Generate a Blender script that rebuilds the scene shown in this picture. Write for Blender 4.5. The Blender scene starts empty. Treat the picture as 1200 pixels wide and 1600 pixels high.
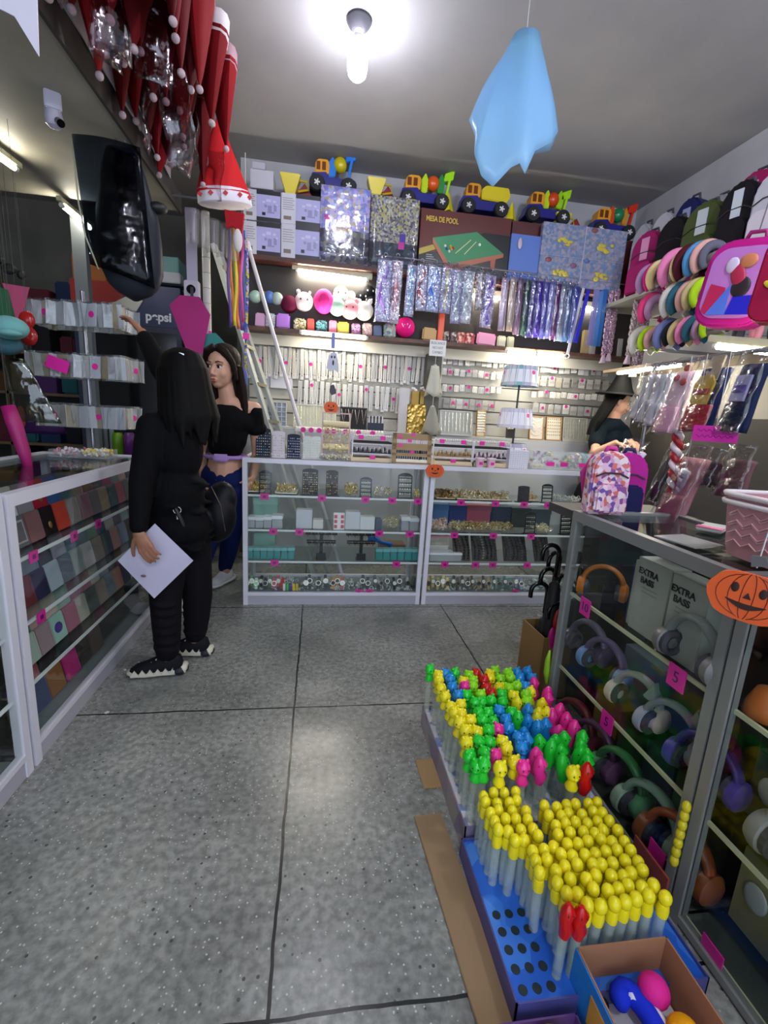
import bpy, bmesh, math, random
from mathutils import Vector, Matrix, Euler
random.seed(7)
PI = math.pi
sc = bpy.context.scene
C = sc.collection

# ---------------------------------------------------------------- camera
CAM = Vector((0, 0, 1.38)); FPX = 712.05
_y, _p, _r = math.radians(8.5556), math.radians(-11.8639), math.radians(3.3178)
FW = Vector((math.sin(_y)*math.cos(_p), math.cos(_y)*math.cos(_p), math.sin(_p)))
_R = Vector((math.cos(_y), -math.sin(_y), 0)); _U = _R.cross(FW)
RT = _R*math.cos(_r) + _U*math.sin(_r); UP = _U*math.cos(_r) - _R*math.sin(_r)
cd = bpy.data.cameras.new('camera'); cam = bpy.data.objects.new('camera', cd); C.objects.link(cam)
cd.sensor_fit = 'VERTICAL'; cd.sensor_height = 36; cd.sensor_width = 27; cd.lens = FPX/1600*36
cd.clip_start = .02; cd.clip_end = 60
m = Matrix((RT, UP, -FW)).transposed().to_4x4(); m.translation = CAM
cam.matrix_world = m
sc.camera = cam

# ---------------------------------------------------------------- light and exposure
sc.view_settings.view_transform = 'Standard'; sc.view_settings.look = 'None'
sc.view_settings.gamma = 1; sc.view_settings.use_curve_mapping = False
sc.view_settings.exposure = 1.55
wd = bpy.data.worlds.new('world'); sc.world = wd; wd.use_nodes = True
wd.node_tree.nodes['Background'].inputs[0].default_value = (.62, .72, .9, 1)   # dull daylight in the street behind the camera
wd.node_tree.nodes['Background'].inputs[1].default_value = 0.9
BULB_W = 38.0      # emission strength of the ceiling bulbs
TUBE_W = 44.0      # emission strength of the fluorescent tubes

def pray(px, py): return FW*FPX + RT*(px-600) - UP*(py-800)
def PX(x, px, py): d = pray(px, py); return CAM + d*((x-CAM.x)/d.x)
def PY(y, px, py): d = pray(px, py); return CAM + d*((y-CAM.y)/d.y)
def PZ(z, px, py): d = pray(px, py); return CAM + d*((z-CAM.z)/d.z)

# ---------------------------------------------------------------- materials
def lin(c):
    if isinstance(c, str):
        c = tuple(int(c[i:i+2], 16)/255 for i in (0, 2, 4))
    return tuple(x/12.92 if x <= .04045 else ((x+.055)/1.055)**2.4 for x in c[:3])
_mats = {}
def M(col, rough=.5, metal=0, kind='', **k):
    key = (col, rough, metal, kind, tuple(sorted(k.items())))
    if key in _mats: return _mats[key]
    m = bpy.data.materials.new('%s_%s' % (kind or 'paint', col)); m.use_nodes = True
    nt = m.node_tree; b = nt.nodes['Principled BSDF']; N = nt.nodes.new; L = nt.links.new
    c = lin(col)
    b.inputs['Base Color'].default_value = (*c, 1); b.inputs['Roughness'].default_value = rough
    b.inputs['Metallic'].default_value = metal
    tc = N('ShaderNodeTexCoord')
    def noise(scale, detail=3):
        n = N('ShaderNodeTexNoise'); n.inputs['Scale'].default_value = scale; n.inputs['Detail'].default_value = detail
        L(tc.outputs['Object'], n.inputs['Vector']); return n
    def vor(scale):
        n = N('ShaderNodeTexVoronoi'); n.inputs['Scale'].default_value = scale
        L(tc.outputs['Object'], n.inputs['Vector']); return n
    def ramp(src, stops, const=False):
        r = N('ShaderNodeValToRGB'); L(src, r.inputs[0])
        if const: r.color_ramp.interpolation = 'CONSTANT'
        e = r.color_ramp.elements
        while len(e) < len(stops): e.new(.5)
        for i, (p, cc) in enumerate(stops): e[i].position = p; e[i].color = (*lin(cc), 1)
        L(r.outputs[0], b.inputs['Base Color']); return r
    def bump(src, s, d=.01):
        n = N('ShaderNodeBump'); n.inputs['Strength'].default_value = s; n.inputs['Distance'].default_value = d
        L(src, n.inputs['Height']); L(n.outputs[0], b.inputs['Normal'])
    if kind == 'glass' or kind == 'film':         # thin pane or clear bag: clear, with a Fresnel reflection
        out = nt.nodes['Material Output']; nt.nodes.remove(b)
        t = N('ShaderNodeBsdfTransparent'); g = N('ShaderNodeBsdfGlossy'); mx = N('ShaderNodeMixShader')
        t.inputs[0].default_value = (*c, 1); g.inputs['Roughness'].default_value = rough
        f = N('ShaderNodeLayerWeight'); pw = N('ShaderNodeMath'); pw.operation = 'POWER'; pw.inputs[1].default_value = 5
        L(f.outputs['Facing'], pw.inputs[0]); ma = N('ShaderNodeMath'); ma.operation = 'MULTIPLY_ADD'
        ma.inputs[1].default_value = .7; ma.inputs[2].default_value = k.get('haze', 0)*.6+.02; ma.use_clamp = True
        L(pw.outputs[0], ma.inputs[0]); fac = ma.outputs[0]
        if kind == 'film':
            n = noise(k.get('sc', 30), 2); bp = N('ShaderNodeBump'); bp.inputs['Strength'].default_value = .8; bp.inputs['Distance'].default_value = .015
            L(n.outputs[0], bp.inputs['Height']); L(bp.outputs[0], g.inputs['Normal']); L(bp.outputs[0], f.inputs['Normal'])
        L(fac, mx.inputs[0]); L(t.outputs[0], mx.inputs[1]); L(g.outputs[0], mx.inputs[2]); L(mx.outputs[0], out.inputs[0])
    elif kind == 'emit':
        b.inputs['Emission Color'].default_value = (*c, 1); b.inputs['Emission Strength'].default_value = k['w']
    elif kind == 'veil':                          # thin translucent plastic
        out = nt.nodes['Material Output']; t = N('ShaderNodeBsdfTransparent'); tl = N('ShaderNodeBsdfTranslucent'); tl.inputs[0].default_value = (*c, 1)
        m1 = N('ShaderNodeMixShader'); m1.inputs[0].default_value = .5; L(b.outputs[0], m1.inputs[1]); L(tl.outputs[0], m1.inputs[2])
        m2 = N('ShaderNodeMixShader'); m2.inputs[0].default_value = k.get('a', .75); L(t.outputs[0], m2.inputs[1]); L(m1.outputs[0], m2.inputs[2]); L(m2.outputs[0], out.inputs[0])
        n = noise(6); bump(n.outputs[0], .3)
    elif kind == 'clearbody':
        b.inputs['Alpha'].default_value = k.get('a', .35); b.inputs['Specular IOR Level'].default_value = .8
    elif kind == 'cloth':
        n = noise(k.get('sc', 220)); bump(n.outputs[0], .35, .003)
        b.inputs['Specular IOR Level'].default_value = .15
    elif kind == 'card':
        n = noise(60); bump(n.outputs[0], .15, .002)
    elif kind == 'wood':
        n = noise(8, 5); ramp(n.outputs[0], [(.3, k['c2']), (.7, col)])
        n.inputs['Distortion'].default_value = 1.5
    elif kind == 'spots':                         # dense printed picture in a few flat colours
        v = vor(k.get('sc', 40)); cols = k['cols'].split(',')
        s = N('ShaderNodeSeparateColor'); L(v.outputs['Color'], s.inputs[0])
        ramp(s.outputs[0], [(i/len(cols), x) for i, x in enumerate(cols)], True)
    elif kind == 'sparkle':
        v = vor(k.get('sc', 120)); cols = k['cols'].split(',')
        s = N('ShaderNodeSeparateColor'); L(v.outputs['Color'], s.inputs[0])
        ramp(s.outputs[0], [(i/len(cols), x) for i, x in enumerate(cols)], True)
        bump(v.outputs['Distance'], .9, .01)
    elif kind == 'stripe':
        w = N('ShaderNodeTexWave'); w.inputs['Scale'].default_value = k.get('sc', 20); w.bands_direction = k.get('d', 'X')
        L(tc.outputs['Object'], w.inputs['Vector']); ramp(w.outputs[0], [(0, k['c2']), (.5, col)], True)
    elif kind == 'wall':
        n = noise(3, 6); n2 = noise(90, 2)
        ramp(n.outputs[0], [(.25, k['c2']), (.75, col)]); bump(n2.outputs[0], .12, .004)
    elif kind == 'floor':
        mp = N('ShaderNodeMapping'); L(tc.outputs['Object'], mp.inputs[0])
        def vn(scale, rnd=1):
            v = N('ShaderNodeTexVoronoi'); v.inputs['Scale'].default_value = scale; L(mp.outputs[0], v.inputs[0]); return v
        def nn(scale, det):
            v = N('ShaderNodeTexNoise'); v.inputs['Scale'].default_value = scale; v.inputs['Detail'].default_value = det; L(mp.outputs[0], v.inputs[0]); return v
        def cr(src, stops):
            r = N('ShaderNodeValToRGB'); L(src, r.inputs[0]); e = r.color_ramp.elements
            while len(e) < len(stops): e.new(.5)
            for i, (p, cc) in enumerate(stops): e[i].position = p; e[i].color = (*lin(cc), 1)
            return r
        def mix(a, bb, fac, mode='MIX'):
            x = N('ShaderNodeMix'); x.data_type = 'RGBA'; x.blend_type = mode
            if isinstance(fac, float): x.inputs[0].default_value = fac
            else: L(fac, x.inputs[0])
            for s, v in ((6, a), (7, bb)):
                if isinstance(v, str): x.inputs[s].default_value = (*lin(v), 1)
                else: L(v, x.inputs[s])
            return x.outputs[2]
        big = cr(nn(2.2, 6).outputs[0], [(.3, '787b75'), (.7, 'a2a49d')])
        fine = cr(nn(42, 12).outputs[0], [(.36, '808080'), (.64, 'ffffff')])
        base = mix(big.outputs[0], fine.outputs[0], .55, 'MULTIPLY')
        v = vn(95); s = N('ShaderNodeSeparateColor'); L(v.outputs['Color'], s.inputs[0])
        a1 = N('ShaderNodeMath'); a1.operation = 'LESS_THAN'; a1.inputs[1].default_value = .2; L(s.outputs[0], a1.inputs[0])
        a2 = N('ShaderNodeMath'); a2.operation = 'LESS_THAN'; a2.inputs[1].default_value = .26; L(v.outputs['Distance'], a2.inputs[0])
        a3 = N('ShaderNodeMath'); a3.operation = 'MULTIPLY'; L(a1.outputs[0], a3.inputs[0]); L(a2.outputs[0], a3.inputs[1])
        base = mix(base, 'b6b7b0', a3.outputs[0])
        v = vn(48); s = N('ShaderNodeSeparateColor'); L(v.outputs['Color'], s.inputs[0])
        b1 = N('ShaderNodeMath'); b1.operation = 'GREATER_THAN'; b1.inputs[1].default_value = .88; L(s.outputs[1], b1.inputs[0])
        b2 = N('ShaderNodeMath'); b2.operation = 'LESS_THAN'; b2.inputs[1].default_value = .22; L(v.outputs['Distance'], b2.inputs[0])
        b3 = N('ShaderNodeMath'); b3.operation = 'MULTIPLY'; L(b1.outputs[0], b3.inputs[0]); L(b2.outputs[0], b3.inputs[1])
        base = mix(base, '4b4d49', b3.outputs[0])
        # cast joints of the terrazzo, about 1.03 x 1.15 m
        sp = N('ShaderNodeSeparateXYZ')
        jit = nn(7, 2); ad = N('ShaderNodeVectorMath'); ad.operation = 'SCALE'; ad.inputs['Scale'].default_value = .012; L(jit.outputs['Color'], ad.inputs[0])
        ad2 = N('ShaderNodeVectorMath'); ad2.operation = 'ADD'; L(mp.outputs[0], ad2.inputs[0]); L(ad.outputs[0], ad2.inputs[1]); L(ad2.outputs[0], sp.inputs[0])
        fs = []
        for i, (o, per) in enumerate(((.076, 1.032), (-.812, 1.155))):
            q = N('ShaderNodeMath'); q.operation = 'ADD'; q.inputs[1].default_value = o; L(sp.outputs[i], q.inputs[0])
            w = N('ShaderNodeMath'); w.operation = 'PINGPONG'; w.inputs[1].default_value = per/2; L(q.outputs[0], w.inputs[0])
            z = N('ShaderNodeMath'); z.operation = 'LESS_THAN'; z.inputs[1].default_value = .0046; L(w.outputs[0], z.inputs[0]); fs.append(z)
        mxn = N('ShaderNodeMath'); mxn.operation = 'MAXIMUM'; L(fs[0].outputs[0], mxn.inputs[0]); L(fs[1].outputs[0], mxn.inputs[1])
        base = mix(base, '1d1e1d', mxn.outputs[0]); L(base, b.inputs['Base Color'])
        rr = N('ShaderNodeMapRange'); L(nn(3, 4).outputs[0], rr.inputs[0]); rr.inputs[3].default_value = .14; rr.inputs[4].default_value = .38
        L(rr.outputs[0], b.inputs['Roughness']); bump(nn(40, 3).outputs[0], .12, .004)
    _mats[key] = m
    return m
def GL(tint='fafcfb', r=.02): return M(tint, r, kind='glass')
FILM = lambda t='f2f4f6', h=.1, s=30: M(t, .12, kind='film', haze=h, sc=s)
WHITE = M('d9d9de', .35); ALU = M('d4d3dc', .3, .15)
PINK = M('e0219a', .5, kind='card'); BLACK = M('0c0c0e', .35); BROWN = M('7a5a3a', .8, kind='card')
CARDB = M('a08560', .85, kind='card')

# ---------------------------------------------------------------- mesh builder
def RM(rot):
    return Euler(rot).to_matrix() if rot is not None else Matrix.Identity(3)
class MB:
    def __init__(s): s.v = []; s.f = []; s.m = []; s.mi = 0; s.T = None
    def mat(s, i): s.mi = i; return s
    def add(s, vs, fs, mi=None):
        o = len(s.v)
        for p in vs:
            p = Vector(p)
            s.v.append(s.T @ p if s.T is not None else p)
        s.f += [tuple(i+o for i in f) for f in fs]; s.m += [s.mi if mi is None else mi]*len(fs); return s
    def box(s, x0, x1, y0, y1, z0, z1, mi=None):
        v = [(x, y, z) for x in (x0, x1) for y in (y0, y1) for z in (z0, z1)]
        return s.add(v, [(0, 1, 3, 2), (4, 6, 7, 5), (0, 4, 5, 1), (2, 3, 7, 6), (0, 2, 6, 4), (1, 5, 7, 3)], mi)
    def obb(s, c, d, rot=None, mi=None):
        R = RM(rot); c = Vector(c)
        v = [c + R @ Vector((x*d[0]/2, y*d[1]/2, z*d[2]/2)) for x in (-1, 1) for y in (-1, 1) for z in (-1, 1)]
        return s.add(v, [(0, 1, 3, 2), (4, 6, 7, 5), (0, 4, 5, 1), (2, 3, 7, 6), (0, 2, 6, 4), (1, 5, 7, 3)], mi)
    def bar(s, a, b, w, h=None, mi=None):      # rectangular bar between two points
        a = Vector(a); b = Vector(b); d = b-a; h = h or w
        q = d.to_track_quat('Z', 'Y').to_matrix()
        v = [(a if z == 0 else b) + q @ Vector((x*w/2, y*h/2, 0)) for x in (-1, 1) for y in (-1, 1) for z in (0, 1)]
        return s.add(v, [(0, 1, 3, 2), (4, 6, 7, 5), (0, 4, 5, 1), (2, 3, 7, 6), (0, 2, 6, 4), (1, 5, 7, 3)], mi)
    def rings(s, rs, closed=False, cap=True, mi=None):
        n = len(rs[0]); v = [p for r in rs for p in r]; f = []
        k = len(rs)
        for i in range(k if closed else k-1):
            a = i*n; b = ((i+1) % k)*n
            for j in range(n): f.append((a+j, a+(j+1) % n, b+(j+1) % n, b+j))
        if cap and not closed: f += [tuple(range(n))[::-1], tuple(range((k-1)*n, k*n))]
        return s.add(v, f, mi)
    def tube(s, pts, r, n=8, closed=False, cap=True, mi=None, flat=1.0):
        pts = [Vector(p) for p in pts]; k = len(pts); rs = []
        R = r if isinstance(r, (list, tuple)) else [r]*k
        up = None
        for i, p in enumerate(pts):
            if closed: d = pts[(i+1) % k]-pts[i-1]
            else: d = pts[min(i+1, k-1)]-pts[max(i-1, 0)]
            if d.length < 1e-9: d = Vector((0, 0, 1))
            d.normalize()
            if up is None: up = Vector((0, 0, 1)) if abs(d.z) < .9 else Vector((0, 1, 0))
            x = up.cross(d)
            if x.length < 1e-4: x = Vector((1, 0, 0)).cross(d)
            x.normalize(); up = d.cross(x)
            rs.append([p + (x*math.cos(2*PI*j/n) + up*math.sin(2*PI*j/n)*flat)*R[i] for j in range(n)])
        return s.rings(rs, closed, cap, mi)
    def cyl(s, a, b, r, r1=None, n=12, mi=None): return s.tube([a, b], [r, r if r1 is None else r1], n, mi=mi)
    def lathe(s, prof, c=(0, 0, 0), n=16, rot=None, mi=None, sy=1.0):
        R = RM(rot); c = Vector(c)
        return s.rings([[c + R @ Vector((r*math.cos(2*PI*j/n), sy*r*math.sin(2*PI*j/n), z)) for j in range(n)] for r, z in prof], mi=mi)
    def ell(s, c, r, rot=None, nu=10, nv=7, mi=None):
        if not isinstance(r, (tuple, list)): r = (r, r, r)
        R = RM(rot); c = Vector(c); rs = []
        for i in range(nv+1):
            t = PI*(i/nv); t = max(.02, min(PI-.02, t))
            rs.append([c + R @ Vector((r[0]*math.sin(t)*math.cos(2*PI*j/nu), r[1]*math.sin(t)*math.sin(2*PI*j/nu), -r[2]*math.cos(t))) for j in range(nu)])
        return s.rings(rs, mi=mi)
    def prism(s, poly, y0, y1, c=(0, 0, 0), rot=None, mi=None):   # poly in x,z extruded along y
        R = RM(rot); c = Vector(c); n = len(poly)
        v = [c + R @ Vector((x, y, z)) for y in (y0, y1) for x, z in poly]
        return s.add(v, [tuple(range(n)), tuple(range(n, 2*n))[::-1]] + [(i, i+n, (i+1) % n+n, (i+1) % n) for i in range(n)], mi)
    def torus(s, c, R, r, rot=None, n=14, k=6, mi=None, a0=0, a1=2*PI, sx=1):
        Rm = RM(rot); c = Vector(c); full = abs(a1-a0) > 6.2
        m = n if full else n+1
        pts = [c + Rm @ Vector((sx*R*math.cos(a0+(a1-a0)*i/n), R*math.sin(a0+(a1-a0)*i/n), 0)) for i in range(m)]
        return s.tube(pts, r, k, closed=full, mi=mi)
    def sheet(s, fn, nu, nv, th=.002, mi=None):   # fn(u,v)->point, given thickness along local normal
        P = [[Vector(fn(i/nu, j/nv)) for j in range(nv+1)] for i in range(nu+1)]
        Nn = []
        for i in range(nu+1):
            for j in range(nv+1):
                a = P[min(i+1, nu)][j]-P[max(i-1, 0)][j]; b = P[i][min(j+1, nv)]-P[i][max(j-1, 0)]
                n = a.cross(b); Nn.append(n.normalized() if n.length > 1e-12 else Vector((0, 0, 1)))
        top = [P[i][j] + Nn[i*(nv+1)+j]*th/2 for i in range(nu+1) for j in range(nv+1)]
        bot = [P[i][j] - Nn[i*(nv+1)+j]*th/2 for i in range(nu+1) for j in range(nv+1)]
        o = len(top); f = []; w = nv+1
        for i in range(nu):
            for j in range(nv):
                a = i*w+j; f.append((a, a+w, a+w+1, a+1)); f.append((o+a, o+a+1, o+a+w+1, o+a+w))
        for i in range(nu): f += [(i*w, o+i*w, o+(i+1)*w, (i+1)*w), (i*w+nv, (i+1)*w+nv, o+(i+1)*w+nv, o+i*w+nv)]
        for j in range(nv): f += [(j, j+1, o+j+1, o+j), (nu*w+j, o+nu*w+j, o+nu*w+j+1, nu*w+j+1)]
        return s.add(top+bot, f, mi)
    def mesh(s, name, mats, smooth=False, bevel=0):
        me = bpy.data.meshes.new(name); me.from_pydata([tuple(p) for p in s.v], [], s.f)
        for m in (mats if isinstance(mats, (list, tuple)) else [mats]): me.materials.append(m)
        for p, i in zip(me.polygons, s.m): p.material_index = i
        if bevel or smooth is not None:
            bm = bmesh.new(); bm.from_mesh(me)
            if bevel: bmesh.ops.bevel(bm, geom=bm.edges[:], offset=bevel, segments=2, affect='EDGES', clamp_overlap=True)
            bmesh.ops.recalc_face_normals(bm, faces=bm.faces)
            bm.to_mesh(me); bm.free()
        if smooth:
            for p in me.polygons: p.use_smooth = True
            if smooth == 'auto':
                me.set_sharp_from_angle(angle=math.radians(38))
        me.update(); return me
    def obj(s, name, mats, parent=None, smooth=False, bevel=0, loc=None, rot=None):
        o = bpy.data.objects.new(name, s.mesh(name, mats, smooth, bevel)); C.objects.link(o)
        if parent: o.parent = parent
        if loc is not None: o.location = loc
        if rot is not None: o.rotation_euler = rot
        return o
def tag(o, label, cat, group=None, kind=None):
    o['label'] = label; o['category'] = cat
    if group: o['group'] = group
    if kind: o['kind'] = kind
    return o
def struct(o): o['kind'] = 'structure'; return o
def thing(name, label, cat, loc=(0, 0, 0), rot=0, group=None):
    o = bpy.data.objects.new(name, None); C.objects.link(o); o.empty_display_size = .05
    o.location = loc; o.rotation_euler = rot if isinstance(rot, tuple) else (0, 0, rot)
    return tag(o, label, cat, group)
def dup(root, loc=None, rot=None, label=None, group=None, scale=None, swap=None):
    def cp(o, par):
        c = o.copy(); C.objects.link(c)
        if par: c.parent = par
        if swap and c.type == 'MESH' and o.name.split('.')[0] in swap:
            c.data = c.data.copy(); c.data.materials.clear()
            for m_ in swap[o.name.split('.')[0]]: c.data.materials.append(m_)
        for ch in o.children: cp(ch, c)
        return c
    r = cp(root, None)
    if loc is not None: r.location = loc
    if rot is not None: r.rotation_euler = rot if isinstance(rot, tuple) else (0, 0, rot)
    if label: r['label'] = label
    if group: r['group'] = group
    if scale: r.scale = scale if isinstance(scale, tuple) else (scale,)*3
    return r
def inst(me, name, loc, rot, label, cat, group=None, scale=None):
    o = bpy.data.objects.new(name, me); C.objects.link(o); o.location = loc
    o.rotation_euler = rot if isinstance(rot, tuple) else (0, 0, rot)
    if scale: o.scale = scale if isinstance(scale, tuple) else (scale,)*3
    return tag(o, label, cat, group)
def text(name, body, size, mat, parent, loc, rot, depth=.0006, align='CENTER', shear=0, sx=1, bold=0):
    cu = bpy.data.curves.new(name, 'FONT'); cu.body = body; cu.size = size; cu.extrude = depth; cu.align_x = align; cu.align_y = 'CENTER'
    cu.shear = shear; cu.offset = bold
    t = bpy.data.objects.new(name, cu); C.objects.link(t)
    dg = bpy.context.evaluated_depsgraph_get(); me = bpy.data.meshes.new_from_object(t.evaluated_get(dg))
    bpy.data.objects.remove(t); me.materials.clear(); me.materials.append(mat)
    o = bpy.data.objects.new(name, me); C.objects.link(o); o.parent = parent; o.location = loc; o.rotation_euler = rot; o.scale = (sx, 1, 1)
    return o
ORD = ['first', 'second', 'third', 'fourth', 'fifth', 'sixth', 'seventh', 'eighth', 'ninth', 'tenth', 'eleventh', 'twelfth', 'thirteenth', 'fourteenth', 'fifteenth', 'sixteenth', 'seventeenth', 'eighteenth', 'nineteenth', 'twentieth',
       'twenty-first', 'twenty-second', 'twenty-third', 'twenty-fourth', 'twenty-fifth', 'twenty-sixth', 'twenty-seventh', 'twenty-eighth', 'twenty-ninth', 'thirtieth'] + ['thirty-'+w for w in ('first', 'second', 'third', 'fourth', 'fifth', 'sixth', 'seventh', 'eighth', 'ninth')] + ['fortieth'] + ['forty-'+w for w in ('first', 'second', 'third', 'fourth', 'fifth')]
RU = lambda a, b: random.uniform(a, b)

# ---------------------------------------------------------------- room shell
HC = 3.4
floor = struct(MB().box(-3.4, 2.9, -2.6, 5.9, -.05, 0).obj('floor', M('7c7e78', .35, kind='floor')))
CEIL = M('a3a2a2', .75, kind='wall', c2='98979a')
struct(MB().box(-3.4, 2.9, -2.6, 5.9, HC, HC+.05).obj('ceiling', CEIL))
WAL = M('b4b5b8', .8, kind='wall', c2='a2a3a5')
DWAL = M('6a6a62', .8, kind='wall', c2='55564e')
struct(MB().box(-.70, 2.9, 4.42, 4.47, 0, HC).obj('wall_back', WAL))
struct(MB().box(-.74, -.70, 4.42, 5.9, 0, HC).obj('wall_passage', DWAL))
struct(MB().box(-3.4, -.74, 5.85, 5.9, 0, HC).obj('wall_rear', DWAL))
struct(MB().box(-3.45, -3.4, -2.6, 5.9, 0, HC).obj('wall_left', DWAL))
struct(MB().box(2.9, 2.95, -2.6, 4.47, 0, HC).obj('wall_right', WAL))
# loft over the left aisle
loft = MB(); loft.box(-3.4, -1.0, -2.0, 3.70, 2.69, 2.78)
struct(loft.obj('trim_loft', M('a39f92', .6, kind='wall', c2='8c897e')))
struct(MB().box(-1.0, -.985, -2.0, 3.70, 2.675, 2.80).obj('trim_loft_edge', M('3b3632', .5)))

# ceiling bulbs: one in view, one off to the right, an unseen fill added near the entrance
def bulb(x, y, label, w):
    t = thing('ceiling_bulb', label, 'light bulb', (x, y, HC), 0, 'screw-in bulbs on the ceiling')
    MB().lathe([(.0, -.0), (.062, -.0), (.066, -.012), (.055, -.03), (.034, -.05), (.0, -.05)], n=24).obj('ceiling_rose', M('4a4a50', .4), t, 'auto')
    MB().lathe([(.0, -.048), (.026, -.048), (.026, -.075), (.030, -.08), (.034, -.11), (.0, -.11)], n=20).obj('socket', M('c9c4cc', .4), t, 'auto')
    MB().lathe([(.0, -.108), (.040, -.109), (.050, -.12), (.052, -.14), (.052, -.22), (.046, -.25), (.03, -.266), (.0, -.27)], n=24).obj('globe', M('f2f2ff', .4, kind='emit', w=w), t, 'auto')
bulb(.15, 2.87, 'glowing white capsule bulb in a grey ceiling socket', BULB_W)
bulb(.2, -.9, 'added fill bulb on the ceiling near the entrance, out of the picture', BULB_W*5.2)  # unseen bulb added behind the camera to brighten the shop
bulb(1.9, .9, 'glowing bulb on the ceiling above the right display case', BULB_W*4)

# ================================================================ glass display counters
# local frame: x across the front, y 0 at the front going back, z up
def display_case(label, loc, rotz, W, D, H, shelves, tags, mets, base=.07, ends=(1, 1), dbl=(), glassend=(1, 1), rail=.032, top=.03):
    t = thing('display_case', label, 'display case', loc, rotz)
    r = rail; f = MB()
    xs = [0] + list(dbl) + [W]
    for x in (0, W-r): 
        for y in (0, D-r): f.box(x, x+r, y, y+r, 0, H-top)
    for y in (0, D-r): f.box(0, W, y, y+r, H-top, H)
    for x in (0, W-r): f.box(x, x+r, r, D-r, H-top, H)
    for y in (0, D-r): f.box(r, W-r, y, y+r*.8, base-.0, base+.022)
    f.obj('frame', mets[0], t)
    MB().box(r, W-r, .006, D-.01, .0, base).obj('base_panel', mets[1], t)
    MB().box(r, W-r, .008, .012, base+.022, H-top).obj('front_pane', GL(), t)
    MB().box(r, W-r, r, D-r, H-.012, H-.006).obj('top_pane', GL('f4f8f6'), t)
    for k, x in enumerate((.010, W-.014)):
        if glassend[k]: MB().box(x, x+.004, r, D-r, base, H-top).obj('side_pane', GL(), t)
    for z, d in shelves:
        s = MB().box(r*.6, W-r*.6, .03, d, z-.008, z, 0); s.box(r*.6, W-r*.6, .022, .030, z-.010, z+.002, 1)
        s.obj('shelf', [GL('f2f7f5'), mets[2]], t)
    for x, z, w in tags:
        o = MB().box(x-w/2, x+w/2, .014, .0185, z-.03, z+.012, 0).box(x-w*.2, x+w*.2, .0135, .014, z-.018, z+.0, 1)
        o.obj('price_tag', [PINK, M('7a1060')], t)
    return t
WALUM = [M('d6d5dd', .35), M('a9a8b0', .45), M('dfe6e6', .3)]
YB = 3.16
SH = [(.80, .40), (.553, .40), (.322, .42), (.078, .42)]
XL0, XL1 = -.505, .785
def bx(px, py, y=YB+.06): return PY(y, px, py)
lt = [(PY(3.17, px, py).x-XL0, z, .055) for px, py, z in ((413, 779, .80), (503, 779, .80), (571, 783, .80), (613, 784, .80), (653, 786, .80),
      (427, 825, .553), (468, 826, .553), (593, 829, .553), (641, 829, .553), (429, 874, .322), (620, 877, .322), (561, 917, .10), (577, 917, .10))]
display_case('white framed glass counter full of earring stands, mint boxes and watches, left of the pumpkin', (XL0, YB, 0), 0, XL1-XL0, .42, 1.055, SH, lt, WALUM)
XR0, XR1 = .80, 2.30
rt = [(PY(3.17, px, py).x-XR0, z, .055) for px, py, z in ((721, 783, .80), (775, 785, .80), (820, 786, .80), (857, 788, .80), (711, 830, .553), (772, 832, .553), (831, 834, .553),
      (696, 876, .322), (744, 877, .322), (771, 877, .322), (825, 878, .322), (806, 921, .10))]
display_case('white framed glass counter with gold trays and black bracelet panels, right of the pumpkin', (XR0, YB, 0), 0, XR1-XR0, .42, 1.055, SH, rt, WALUM)

# ---- small makers used inside the counters
def heap(name, label, cat, x0, x1, y0, y1, z, h, n, cols, loc=None, parent=None, metal=.5, tray=None):
    """a tray of tangled jewellery nobody could count"""
    mb = MB(); mats = [M(c, .25, metal) for c in cols]
    if tray:
        mats.append(M(tray, .5)); q = len(mats)-1
        mb.box(x0, x1, y0, y1, z, z+.006, q); mb.box(x0, x1, y0, y0+.004, z, z+.014, q); mb.box(x0, x0+.004, y0, y1, z, z+.014, q); mb.box(x1-.004, x1, y0, y1, z, z+.014, q)
    for i in range(n):
        u, v = random.random(), random.random()
        hh = h*(1-(2*v-1)**2*.6)*RU(.1, 1)
        c = (x0+.012+(x1-x0-.024)*u, y0+.012+(y1-y0-.024)*v, z+.012+hh); mi = i % len(cols)
        k = random.random()
        if k < .45: mb.torus(c, RU(.006, .014), RU(.0015, .003), (RU(0, 3), RU(0, 3), 0), 8, 4, mi=mi)
        elif k < .8: mb.ell(c, RU(.003, .007), nu=5, nv=3, mi=mi)
        else: mb.obb(c, (RU(.01, .025), .004, RU(.006, .014)), (RU(0, 3), RU(0, 1), RU(0, 3)), mi)
    o = mb.obj(name, mats)
    return tag(o, label, cat, kind='stuff')
def rack_frame(label, x, y, z, w, h, group='black earring frames in the glass counters', tilt=.12):   # black ladder-like earring frame with an arched top
    t = thing('earring_rack', label, 'earring stand', (x, y, z), (-tilt, 0, 0), group)
    f = MB(); f.box(-w/2, -w/2+.008, 0, .006, 0, h*.9); f.box(w/2-.008, w/2, 0, .006, 0, h*.9)
    n = 10; arch = [(w/2*math.cos(PI*i/n), h*.86+h*.14*math.sin(PI*i/n)) for i in range(n+1)]
    f.prism(arch, 0, .006)
    f.box(-w/2-.004, w/2+.004, -.012, .02, 0, .006)
    f.obj('frame', BLACK, t)
    for k in range(4):
        zz = h*(.2+.19*k); MB().box(-w/2+.006, w/2-.006, -.001, .005, zz, zz+.009).obj('bar', BLACK, t)
        e = MB()
        for q in range(5): e.ell((-w/2+w*(q+1)/6, -.004, zz-.004), (.004, .003, .006), nu=5, nv=3)
        e.obj('earrings', M('cfc6a8', .25, .8), t)
    return t
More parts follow.
